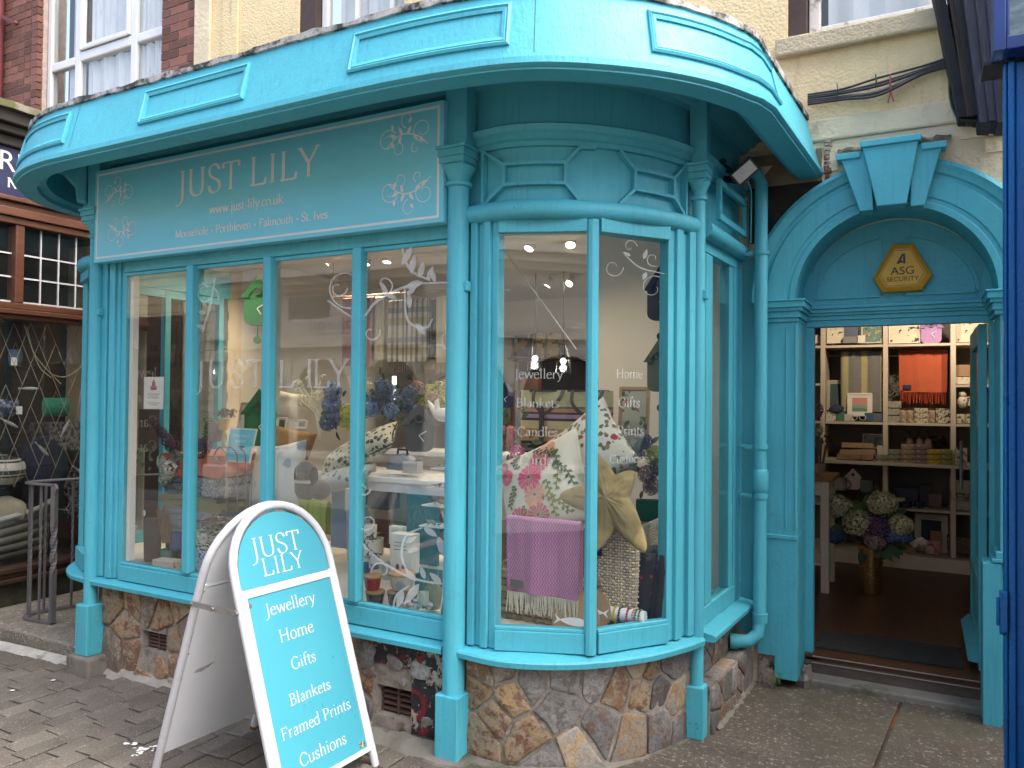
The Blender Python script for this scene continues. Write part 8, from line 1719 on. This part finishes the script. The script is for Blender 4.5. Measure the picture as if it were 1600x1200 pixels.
# -- third window
m_star = pat('pale_star_print', (.50, .51, .50), [((.24, .31, .42), 7, .38, 1), ((.34, .42, .50), 9, .36, 4)])
cushion('pale cushion with soft blue stars in the third window', 433, 742, 116, 100, 3.55, m_star, (rad(-16), rad(-9), rad(-6)), .19); cushion('plain mustard brown cushion behind the star cushion', 452, 694, 92, 50, 3.70, mat('mustard_cotton', (.24, .13, .04), .95, .1, 6, .4, 160), (rad(-20), rad(8), 0), .16)
DG = thing('toy_dog', 'floppy eared grey toy dog in front of the star cushion', 'soft toy', tuple(at(478, 782, 3.30))); k = kof(Vector(DG.location)); mdg = mat('grey_plush', (.095, .085, .080), .95, .15, 9, .6, 120, sheen=.4)
q = MB(); q.ball((0, 0, 20 * k), 20 * k, 14, 10, (1.0, .8, 1.05)); q.ball((22 * k, .02, 18 * k), 18 * k, 14, 10, (1.2, .8, .9)); q.build('body', mdg, DG, world=False)
q = MB(); q.ball((2 * k, -.01, 46 * k), 17 * k, 14, 10, (1, .9, 1)); q.ball((4 * k, -.05, 40 * k), 9 * k, 10, 8, (1, 1, .8)); q.build('head', mdg, DG, world=False)
for sx in (-1, 1): q = MB(); q.ball(((2 + 17 * sx) * k, -.01, 38 * k), 11 * k, 10, 8, (.45, .7, 1.5)); q.build('ear', mat('dark_grey_plush', (.045, .04, .04), .95), DG, world=False)
q = MB(); q.tube([(16 * k * math.cos(a), 14 * k * math.sin(a) - .004, 30 * k) for a in [2 * math.pi * i / 16 for i in range(16)]], 3 * k, 8, closed=True); q.build('scarf', m_linen, DG, world=False)
hung_throw('lime green throw with a long fringe at the foot of the third window', 492, 786, 58, 106, 3.26, mat('lime_wool', (.24, .28, .035), .95, .12, 7, .5, 150), mat('lime_fringe', (.22, .25, .06), .95), .5)
boxy('blue_toy_box', 'pale blue painted box behind the lime throw', 'box', 530, 856, 34, 92, 3.6, solid('pale_blue_paint', (.14, .22, .34)), .6)
for px, py, w, h, lb in ((438, 672, 20, 20, 'small green framed photo card on the window ledge'), (470, 670, 20, 14, 'white price card with a grey square beside the photo card')): print_frame(lb, px, py, w, h, 3.85, m_paper, m_paper, solid('card_print_' + str(px), (.05, .07, .05) if px < 450 else (.3, .3, .32)), .15, .08, None, 'card')
q = MB(); p = at(492, 640, 4.0); k = kof(p)
for i in range(12):
    e = at(492 + R.uniform(-28, 10), 600 + R.uniform(-14, 34), 4.0 + R.uniform(-.05, .05)); q.tube(catmull([at(500, 690, 4.0), at(498 + R.uniform(-6, 4), 650, 4.0), e], 5), .003, 5)
    for j in range(4): florets(q, e + Vector((R.uniform(-.03, .03), 0, R.uniform(-.04, .04))), .014, 7, .5, (1, 1, 1), i * 5 + j)
tag(q.build('blossom_branches', m_hwht, None), 'spray of small white blossom on thin branches in the third window', 'branches')
# -- second and first windows
SK = (('coral', (.36, .13, .10), 733, 34, 'coral folded blanket on top of the stack'), ('navy herringbone', (.075, .085, .11), 764, 30, 'navy herringbone folded blanket second in the stack'), ('olive', (.24, .21, .10), 786, 24, 'olive folded blanket in the middle of the stack'), ('pale blue', (.24, .28, .33), 808, 24, 'pale blue folded blanket low in the stack'), ('sea green', (.15, .23, .22), 830, 24, 'sea green patterned folded blanket at the bottom of the stack'))
for i, (nm, c, py, h, lb) in enumerate(SK):
    Y = 3.44; p = at(330, py + 8, Y); k = kof(p); W = 116 * k; H = h * k; o = thing('folded_blanket', lb, 'blanket', (p.x + R.uniform(-.015, .015), Y, p.z), rad(R.uniform(-3, 3)), 'stack of folded blankets'); t = H / 2.7
    m_ = mat(nm.replace(' ', '_') + '_wool', c, .95, .12, 12, .6, 130, sheen=.3) if 'herring' not in nm else blotch('navy_herringbone_wool', c, [((.30, .31, .33), .53)], 150, .95)
    # one long strip folded to and fro: section swept along the stack's width
    sec = []; cen = []
    for l in range(3):
        z = t * (.5 + l * .9); xs = [-.5 + j / 8 for j in range(9)]; xs = xs if l % 2 == 0 else xs[::-1]
        cen += [(x * W * (1 - .015 * l), z + .004 * math.sin(x * 7 + l)) for x in xs]
        if l < 2: sg = 1 if l % 2 == 0 else -1; cen += [(sg * W * (.5 + .055 * math.sin(a)), z + t * .45 * (1 - math.cos(a))) for a in (.8, 1.57, 2.3)]
    q = MB(); n = len(cen); up = []; dn = []
    for j in range(n):
        a, b = cen[max(0, j - 1)], cen[min(n - 1, j + 1)]; dx, dz = b[0] - a[0], b[1] - a[1]; L = math.hypot(dx, dz); nx, nz = -dz / L * t * .43, dx / L * t * .43; up.append((cen[j][0] + nx, cen[j][1] + nz)); dn.append((cen[j][0] - nx, cen[j][1] - nz))
    loop = up + dn[::-1]; dv = 6; vs = [Vector((x, -.17 + .40 * v / dv + .004 * noise.noise(Vector((x * 8, v, i))), z + .005 * noise.noise(Vector((x * 7, v * .8, i * 3))))) for v in range(dv + 1) for x, z in loop]; m2 = len(loop)
    q.add(vs, [(v * m2 + j, v * m2 + (j + 1) % m2, (v + 1) * m2 + (j + 1) % m2, (v + 1) * m2 + j) for v in range(dv) for j in range(m2)], True); q.add([vs[j] for j in range(m2)], [(j, j + 1, m2 - 2 - j, m2 - 1 - j) for j in range(n - 1)]); q.build('cloth', m_, o, world=False, ang=60)
p = at(330, 846, 3.44); k = kof(p); q = MB(); q.box(p.x - 62 * k, p.x + 62 * k, 3.30, 3.72, PZ + .002, p.z + .028); tag(q.build('display_crate', m_wood, None), 'dark wooden crate under the stack of blankets', 'crate')
BS = thing('blanket_sign', 'small turquoise sign reading THE ULTIMATE BLANKET above the blankets', 'sign', tuple(at(369, 722, 3.34)), 0, None, rot=(rad(-14), 0, rad(-4))); k = kof(Vector(BS.location)); W, H = 62 * k, 54 * k
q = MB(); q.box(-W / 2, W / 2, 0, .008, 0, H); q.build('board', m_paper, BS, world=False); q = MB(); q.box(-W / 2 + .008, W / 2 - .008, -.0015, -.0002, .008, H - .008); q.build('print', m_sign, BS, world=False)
for tx, z, ww in (('THE ULTIMATE', .74, .66), ('BLANKET', .58, .40)): q = MB(); lettering(q, tx, (0, -.0016, H * z), (1, 0, 0), (0, 0, 1), (0, -1, 0), width=W * ww, align='c'); q.build('lettering', m_lett, BS, world=False)
q = MB(); [q.box(-W * .34, W * .34, -.0022, -.0016, H * zz, H * zz + .0025) for zz in (.36, .30, .24)]; q.build('small_print', m_lett, BS, world=False)['kind'] = 'stuff'
WI = thing('scroll_stand', 'grey iron rack with scrolled hoops in front of the blankets', 'rack', tuple(at(365, 800, 3.2)))
for i, px in enumerate((352, 369, 382, 391)):
    q = MB(); a = lambda x, y: at(x, y, 3.22 + .05 * i); q.tube(catmull([a(px + 2, 802), a(px + 3, 730), a(px + 1, 710), a(px - 7, 699), a(px - 14, 705), a(px - 17, 714), a(px - 12, 719), a(px - 9, 714)] if i == 0 else [a(px + 2, 800), a(px + 2, 730), a(px, 708), a(px - 8, 699)], 5), .0055 if i == 0 else .004, 7); q.build('hoop', m_iron, WI)
q = MB(); q.tube([at(341, 699, 3.22), at(384, 698, 3.37)], .006, 7); q.build('top_bar', m_iron, WI)
# succulents, pots and the wood framed picture behind
for px, py, w, h, m_, lb, sd in ((336, 690, 28, 30, solid('grey_stone_pot', (.13, .125, .11)), 'grey stone pot with trailing green beads in the second window', 1), (349, 672, 20, 18, solid('ochre_pot', (.36, .26, .06)), 'ochre pot of red and green succulents in the second window', 2)):
    p = at(px, py, 3.80); k = kof(p); o = thing('succulent_pot', lb, 'plant pot', tuple(p)); q = MB(); q.lathe([(w * .34 * k, 0), (w * .5 * k, h * k * .9), (w * .46 * k, h * k)], (0, 0, 0), 16); q.build('pot', m_, o, world=False); q = MB(); rr = random.Random(sd)
    if sd == 1:
        for i in range(140): t_ = rr.random(); q.ball((-w * .46 * k + rr.uniform(-6, 9) * k, rr.uniform(-.03, .02), h * k * (1.25 - 1.3 * t_)), 1.6 * k, 5, 4)
    else:
        for i in range(60): a = rr.uniform(0, 6.28); leaf_mesh(q, (rr.uniform(-14, 22) * k, rr.uniform(-.02, .03), h * k + rr.uniform(0, 10) * k), (math.cos(a) * .6, math.sin(a) * .6, .8), 10 * k, 2.2 * k)
    q.build('succulent', mat('bead_green', (.09, .20, .05), .5, .2, 20, island=.3) if sd == 1 else blotch('red_green_leaf', (.07, .085, .04), [((.18, .05, .07), .5)], 14), o, world=False)
print_frame('leaning wood framed picture of a pale coast beside the succulents', 376, 676, 22, 48, 3.66, m_wdf, blotch('pale_coast_print', (.42, .45, .43), [((.18, .27, .31), .52)], 9), None, .2, .16)
# dried flowers, vase and small goods in the first window
FVS = thing('dark_vase', 'tall dark square vase with plum and white flowers in the first window', 'vase', tuple(at(238, 876, 3.20))); k = kof(Vector(FVS.location)); q = MB(); q.lathe([(12 * k, 0), (15 * k, 4 * k), (17 * k, 66 * k), (14 * k, 66 * k)], (0, 0, 0), 4); q.build('vase_body', solid('charcoal_slate', (.055, .05, .05), .6), FVS, world=False)
FL2 = thing('dried_flowers', 'bunch of plum delphinium, white hydrangea and eucalyptus in the first window', 'flowers', tuple(at(268, 735, 3.22)))
for px, py, r_, m_, sd in ((244, 664, 7, m_hplum, 1), (252, 676, 9, m_hplum, 2), (262, 688, 11, m_hplum, 3), (270, 697, 11, m_hplum, 4), (256, 722, 12, m_hwht, 5), (264, 734, 14, m_hwht, 6), (258, 748, 10, m_hwht, 7), (314, 702, 14, m_hplum, 8), (322, 694, 11, m_hplum, 9), (306, 690, 8, m_hplum, 10)): q = MB(); p = at(px, py, 3.24 + .02 * (sd % 3)); florets(q, p, r_ * k, 70, .24, (1, .9, 1.05), sd); q.build('flower_head', m_, FL2)
for i in range(26): a = R.uniform(0, 6.28); q = MB(); leaf_mesh(q, at(R.choice((225, 240, 268, 275, 285)) + R.uniform(-9, 9), 715 + R.uniform(-14, 18), 3.25), (math.cos(a), -.2, math.sin(a)), 10 * k, 3.2 * k, (0, -1, .2)); q.build('leaf', m_leafg, FL2)
q = MB()
for i in range(26): b = Vector((R.uniform(-7, 7) * k, R.uniform(-.03, .03), 0)); q.tube([at(262, 848, 3.22) + b, at(252 + R.uniform(-6, 8), 795 + R.uniform(-6, 8), 3.22) + b * .6], .0035, 5)
tag(q.build('twig_bundle', mat('dry_twig', (.20, .135, .08), .9, .3, 20), None), 'bundle of dry twigs standing by the dark vase', 'twigs')
sp = boxy('soap_dish_box', 'cream box with red lettering lying at the front of the first window', 'box', 254, 892, 42, 16, 3.06, blotch('cream_red_print_box', (.52, .47, .38), [((.30, .08, .06), .60)], 60), .5, rz=rad(8))
mug('jade green tumbler beside the cream box in the first window', 262, 874, 24, 16, 3.22, _M['jade_green_glaze'], None, 'tumbler', 'tumbler', False); mug('small cobalt blue bucket with a wire handle by the first mullion', 277, 860, 22, 28, 3.22, solid('cobalt_enamel', (.045, .085, .20), .35), None, 'blue_bucket', 'bucket', False); mug('narrow olive bottle at the far left of the first window', 203, 874, 9, 32, 3.10, solid('olive_glass', (.10, .11, .04), .3), None, 'bottle', 'bottle', False)
o = thing('hanging_fish_ornament', 'string of white wooden fish and hooks hanging in the first window', 'ornament', tuple(at(210, 810, 3.1))); q = MB(); [q.ball(at(*c, 3.1), .016, 8, 6, (.7, .5, 1.3)) for c in ((207, 811), (225, 802))]; q.build('fish', m_paper, o); q = MB(); q.bar(at(204, 838, 3.1), at(213, 822, 3.1), .014, .006, up=(0, 1, 0)); q.build('gift_tag', m_paper, o)
DW = thing('driftwood_basket', 'white twig basket full of shells and dried cones in the second window', 'basket', tuple(at(330, 850, 3.20))); k = kof(Vector(DW.location)); q = MB()
for i in range(150): a = R.uniform(0, 6.28); b = R.uniform(-.9, .8); c = Vector((30 * k * math.cos(a), .08 * math.sin(a), (8 + 20 * b) * k)); q.tube([c, c + Vector((-math.sin(a) * 14 * k, .03 * math.cos(a), R.uniform(-8, 8) * k))], .003, 4)
q.build('twig', m_iv, DW, world=False)['kind'] = 'stuff'; q = MB()
for i in range(30): a = R.uniform(0, 6.28); leaf_mesh(q, (R.uniform(-30, 32) * k, R.uniform(-.05, .05), R.uniform(28, 42) * k), (math.cos(a), math.sin(a), .7), 14 * k, 5 * k, curl=.6)
q.build('dried_cone', blotch('dried_husk', (.20, .12, .07), [((.45, .40, .32), .55)], 20), DW, world=False)
boxy('blue_patterned_box', 'blue and white patterned box at the foot of the second window', 'box', 318, 896, 40, 34, 3.12, blotch('blue_white_print', (.34, .38, .44), [((.05, .09, .20), .53)], 40), .5)
# ---- things further back in the shop, seen through the bow
FS = thing('back_shelf', 'dark shelf of patterned cushions deep in the shop', 'shelf', tuple(at(835, 600, 7.7))); q = MB(); a, b = at(798, 560, 7.7), at(908, 560, 7.7); q.box(a.x, b.x, 7.62, 7.95, a.z - .03, a.z); q.build('board', m_wood, FS); q = MB(); q.box(a.x, b.x, 7.90, 7.96, FZ, a.z - .031); q.build('back_board', m_dark, FS)
cushion('black cushion with a mustard fish, deep in the shop', 816, 540, 36, 38, 7.6, blotch('black_mustard_cloth', (.03, .028, .03), [((.40, .22, .05), .55)], 5, .9), (rad(-10), 0, 0), .12); m_sea = blotch('cream_seaweed_print', (.52, .40, .20), [((.10, .08, .05), .56)], 16, .9)
for px, lb in ((842, 'cream seaweed print cushion left of the pair deep in the shop'), (866, 'cream seaweed print cushion right of the pair deep in the shop')): cushion(lb, px, 540, 26, 44, 7.5, m_sea, (rad(-8), 0, rad(-8)), .10)
boxy('brown_satchel', 'brown leather satchel on display below the pendant lamps', 'bag', 826, 612, 32, 22, 6.6, m_wood, .4); boxy('dark_sideboard', 'long dark sideboard in the middle of the shop', 'sideboard', 850, 690, 120, 80, 6.7, m_wood, .3)
for px, py, w, h, c, lb in ((440, 690, 60, 62, (.42, .40, .36), 'pale grey armchair back in the middle of the shop'), (545, 655, 60, 92, (.30, .22, .18), 'brown display unit behind the flowers in the third window'), (690, 640, 110, 96, (.26, .18, .12), 'wooden dresser at the back of the shop behind the fourth window')): boxy('display_unit', lb, 'furniture', px, py, w, h, 6.4, solid('unit_%d' % px, c, .7), .4)
q = MB(); a = at(616, 588, 6.2); b = at(616, 624, 6.2); q.tube([a, b], .02, 8); tag(q.build('tube_light', m_bulbw, None), 'short upright white tube light glowing behind the blue hydrangeas', 'lamp')
# ---- lettering and scrolls on the glass
GYo = GY - .0056
VN = thing('window_lettering', 'frosted JUST LILY lettering with leafy scrolls on the large front window', 'window lettering', tuple(at(450, 580, GYo)))
k = kof(at(440, 590, GYo)); zbase = at(440, 605, GYo).z
for ch, px in (('J', 313), ('U', 338), ('S', 371), ('T', 399), ('L', 446), ('I', 483), ('L', 501), ('Y', 529)): q = MB(); x = at(px, 600, GYo).x; lettering(q, ch, (x, GYo, zbase), (1, 0, 0), (0, 0, 1), (0, -1, 0), size=.215, align='c'); q.build('lettering', m_frost2, VN)
def vine(paths, leaves, spirals, m_, parent, PT, s=1, name='scroll'):
    q = MB()
    for pts in paths: ribbon(q, [tuple(p) for p in catmull([(a, b) for a, b in pts], 7)], lambda dx, dy, t: 3.2 * (1.3 - abs(t - .5)) * s, PT)
    for cx, cy, r, a0, tn in spirals: ribbon(q, spiral(cx, cy, r, a0, tn, 30, .3), lambda dx, dy, t: 2.8 * (1 - .5 * t) * s, PT)
    for x, y, a, L, w in leaves: leaf2d(q, x, y, a, L, w, PT)
    return q.build(name, m_, parent)
_n = [0]
def PTf(a, b): _n[0] = (_n[0] + 1) % 400; p = at(a, b, GYo - .0008 - .0000035 * _n[0]); return p
vine([[(512, 470), (560, 498), (590, 470), (640, 446), (706, 441)], [(626, 380), (640, 420), (672, 438)], [(632, 449), (637, 500), (665, 512), (676, 498)]], [(628, 415, 1.9 + 3.3, 36, 6), (642, 428, 4.9, 32, 6), (655, 434, -1.3, 26, 6), (668, 438, -1.2, 24, 5), (680, 441, -1.9, 22, 5), (660, 440, 2.8, 30, 7), (650, 446, 2.3, 22, 5), (640, 482, -1.6, 24, 5), (650, 505, .9, 24, 6), (605, 462, -2.0, 24, 5), (600, 458, .4, 22, 5)], [(543, 448, 35, 1.2, 1.0), (528, 450, 15, 0, .8), (600, 445, 15, 1.0, -.8), (580, 520, 14, -.4, .9), (712, 530, 24, 2, 1.0)], m_frost, VN, PTf)
vine([[(566, 850), (600, 880), (650, 905), (712, 915)], [(640, 900), (628, 870), (634, 838), (660, 824)], [(690, 800), (700, 830), (706, 860)], [(640, 915), (620, 930), (614, 950)]], [(662, 824, .6, 26, 6), (634, 848, -.5, 20, 5), (636, 862, -.3, 20, 5), (684, 838, 1.2, 40, 8), (664, 905, -1.9, 22, 5), (650, 908, -2.3, 26, 6), (690, 912, -2.4, 26, 6), (655, 912, 2.2, 40, 8), (630, 922, 1.9, 30, 7)], [(574, 815, 15, 2.6, -.9), (596, 892, 16, 3.0, .8), (568, 764, 11, 0, 1.0), (560, 730, 10, 0, .9)], m_frost, VN, PTf)
vine([[(316, 520), (330, 470), (336, 435)]], [(310, 488, 0, 14, 4), (306, 508, .3, 14, 4), (316, 470, 1.0, 12, 3)], [(322, 462, 20, .5, -1.0), (316, 450, 8, 0, -.8)], m_frost2, VN, PTf)
BV = thing('bow_lettering', 'white Jewellery, Blankets and Candles lettering on the curved window', 'window lettering', tuple(at(840, 580, 3.0)))
def on_pane(a, b):
    a, b = Vector((*a, 0)), Vector((*b, 0)); t = (b - a).normalized(); n = Vector((t.y, -t.x, 0)); return a - n * -.006, t, n
def hit(px, py, a, n): r = ray(px, py); return CAM + r * ((a - CAM).dot(n) / r.dot(n))
for pane, words in (((A0, A1), (('Jewellery', 803, 880, 591), ('Blankets', 806, 874, 636), ('Candles', 808, 872, 681), ('Cards', 812, 862, 725))), ((B0, B1), (('Home', 962, 1004, 590), ('Gifts', 966, 1000, 636), ('Prints', 964, 1006, 680), ('Cushions', 952, 1012, 724)))):
    a, t, n = on_pane(*pane)
    for w, x0, x1, y in words: p0, p1 = hit(x0, y, a, n), hit(x1, y, a, n); q = MB(); lettering(q, w, p0, t, (0, 0, 1), n, width=(p1 - p0).length); q.build('lettering', m_frost2, BV)
a, t, n = on_pane(B0, B1); _k = [0]
def PTb(x, y): _k[0] = (_k[0] + 1) % 300; return hit(x, y, a, n) + n * (.0008 + .0000035 * _k[0])
vine([[(976, 398), (1000, 418), (1038, 428)]], [(985, 400, 3.6, 14, 3), (1005, 405, -1.2, 16, 4), (1010, 425, 2, 14, 4)], [(958, 418, 16, 0, 1), (984, 385, 11, 0, -.9), (1020, 450, 20, -1, -.9), (1020, 405, 12, 1, .9)], m_frost2, BV, PTb, .5)
LB = thing('left_bow_lettering', 'reversed Jewellery, Blankets, Candles and Cards lettering seen through the first window', 'window lettering', tuple(at(225, 600, 3.4)))
a, b = Vector((*LP[2], 0)), Vector((*LP[1], 0)); t = (b - a).normalized(); n = Vector((t.y, -t.x, 0))
a2, b2 = Vector((*LP[3], 0)), Vector((*LP[2], 0)); t2 = (b2 - a2).normalized(); n2 = Vector((t2.y, -t2.x, 0))
for w, z in (('Jewellery', 1.72), ('Blankets', 1.54), ('Candles', 1.36), ('Cards', 1.18)): q = MB(); lettering(q, w, a2 + t2 * .06 + Vector((0, 0, z)) + n2 * .006, t2, (0, 0, 1), n2, size=.115); q.build('lettering', m_frost2, LB)
PO = thing('window_poster', 'white paper notice with a red emblem taped inside the first window', 'notice', tuple(at(240, 614, GY + .008))); k = kof(Vector(PO.location)); q = MB(); q.box(-23 * k, 23 * k, 0, .001, -25 * k, 25 * k); q.build('paper', m_paper, PO, world=False)
q = MB(); [q.bar((x * k, -.0006, (z - h) * k), (x * k, -.0006, (z + h) * k), 2 * k, .0006, up=(0, 1, 0)) for x, z, h in ((-3, 12, 6), (0, 14, 7), (3, 12, 6), (-6, 8, 3), (6, 8, 3))]; q.bar((-7 * k, -.0008, 6 * k), (7 * k, -.0008, 6 * k), 2 * k, .0006, up=(0, 1, 0)); q.build('red_emblem', solid('crimson_print', (.30, .03, .05)), PO, world=False)
q = MB(); [q.box(-w * k, w * k, -.0008, -.0002, z * k, (z + .8) * k) for w, z in ((16, -2), (12, -5), (14, -8), (15, -16), (10, -19))]; q.build('small_print', m_grey, PO, world=False)['kind'] = 'stuff'
q = MB(); p = at(213, 542, GY + .008); q.box(p.x - .017, p.x + .017, p.y, p.y + .001, p.z - .01, p.z + .01); tag(q.build('round_sticker', m_paper, None), 'tiny white sticker on the first window above the notice', 'sticker')
# hanging bracket of a white lamp cord at the top of the bow
q = MB(); q.tube([at(783, 382, 3.3), at(783, 440, 3.3)], .003, 6); q.tube([at(783, 384, 3.3), at(900, 545, 3.3)], .003, 6); q.ball(at(783, 445, 3.3), .012, 8, 6); q.tube([at(772, 470, 3.3), at(780, 452, 3.3), at(796, 454, 3.3)], .005, 6); tag(q.build('hanging_hook', m_paper, None), 'white cord and hook hanging at the top left of the curved window', 'hook')
# ---- more goods filling the displays
flowers('bank of pale blue hydrangeas along the back of the fourth window', [(572, 640, 13, m_hblue), (566, 622, 12, m_hdblue), (620, 628, 13, m_hblue), (634, 634, 12, m_hdblue), (648, 644, 11, m_hblue), (612, 612, 12, m_hblue), (676, 624, 12, m_hmauve), (688, 630, 11, m_hlime)], 4.15, nl=26, spread=(60, 22))
flowers('dark green foliage with small pale flowers in the left corner of the curved window', [(778, 722, 7, m_hwht), (790, 735, 6, m_hwht), (784, 700, 7, m_hpink), (796, 690, 8, m_hpink)], 3.7, nl=30, spread=(20, 46), lm=m_leafd)
cushion('oatmeal linen cushion standing behind the grey toy dog', 455, 636, 60, 46, 4.1, m_linen, (rad(-12), rad(6), 0), .14)
cushion('blue leaf print cushion lying under the fern cushion', 535, 748, 110, 40, 3.52, pat('blue_leaf_print', (.42, .44, .42), [((.10, .15, .22), 20, .42, 1)]), (rad(-60), rad(-14), 0), .12)
m_bk = solid('book_cloth', (.30, .26, .20), .8)
for i, (px, py, w, h, c, lb) in enumerate(((224, 700, 30, 60, (.06, .035, .025), 'dark brown wooden case at the back of the first window'), (600, 768, 60, 22, (.16, .24, .33), 'blue storage basket on the low shelf under the bench'), (548, 800, 22, 36, (.42, .38, .32), 'cream candle carton beside the lime throw'), (660, 770, 30, 22, (.45, .42, .36), 'cream paper parcel under the bench'), (640, 740, 28, 18, (.40, .40, .41), 'grey gift tin on the bench top'), (570, 738, 24, 14, (.30, .22, .13), 'tan paper parcel on the bench top'), (345, 900, 30, 26, (.05, .14, .15), 'teal candle box at the front of the second window'), (300, 886, 18, 22, (.52, .48, .42), 'cream candle tin at the front of the second window'))): boxy('display_box', lb, 'box', px, py, w, h, (4.0, 3.8, 3.34, 3.7, 3.68, 3.66, 3.1, 3.14)[i], solid('display_box_%d' % i, c), .6, rz=rad(6 * (i % 3) - 6))
for px, py, w, h, Y, c, lb in ((662, 945, 16, 20, 3.1, (.5, .47, .40), 'cream tumbler at the front of the fourth window'), (604, 905, 16, 26, 3.3, (.42, .44, .46), 'pale grey china beaker behind the navy pots'), (645, 895, 16, 36, 3.34, (.10, .16, .10), 'dark green glass bottle beside the white product box'), (572, 905, 12, 26, 3.26, (.08, .12, .24), 'cobalt china beaker at the left of the fourth window'), (232, 862, 12, 20, 3.3, (.45, .40, .30), 'cream candle jar beside the dark vase')): mug(lb, px, py, w, h, Y, solid('glaze_%d' % px, c, .3), None, 'beaker', 'beaker', False)
hung_throw('charcoal throw hanging beside the cream one on the ceiling rail', 674, 470, 20, 108, 4.64, solid('charcoal_wool', (.05, .05, .055), .95), m_wfr, .15)
hung_throw('oatmeal throw folded over the ceiling rail beside the pink one', 590, 467, 30, 112, 4.60, m_linen, m_wfr, .15)
hung_throw('pale grey throw hanging over the front of the low shelf in the fourth window', 560, 792, 40, 84, 3.56, mat('pale_grey_wool', (.34, .35, .36), .95, .1, 8, .5, 150), m_wfr, .2)
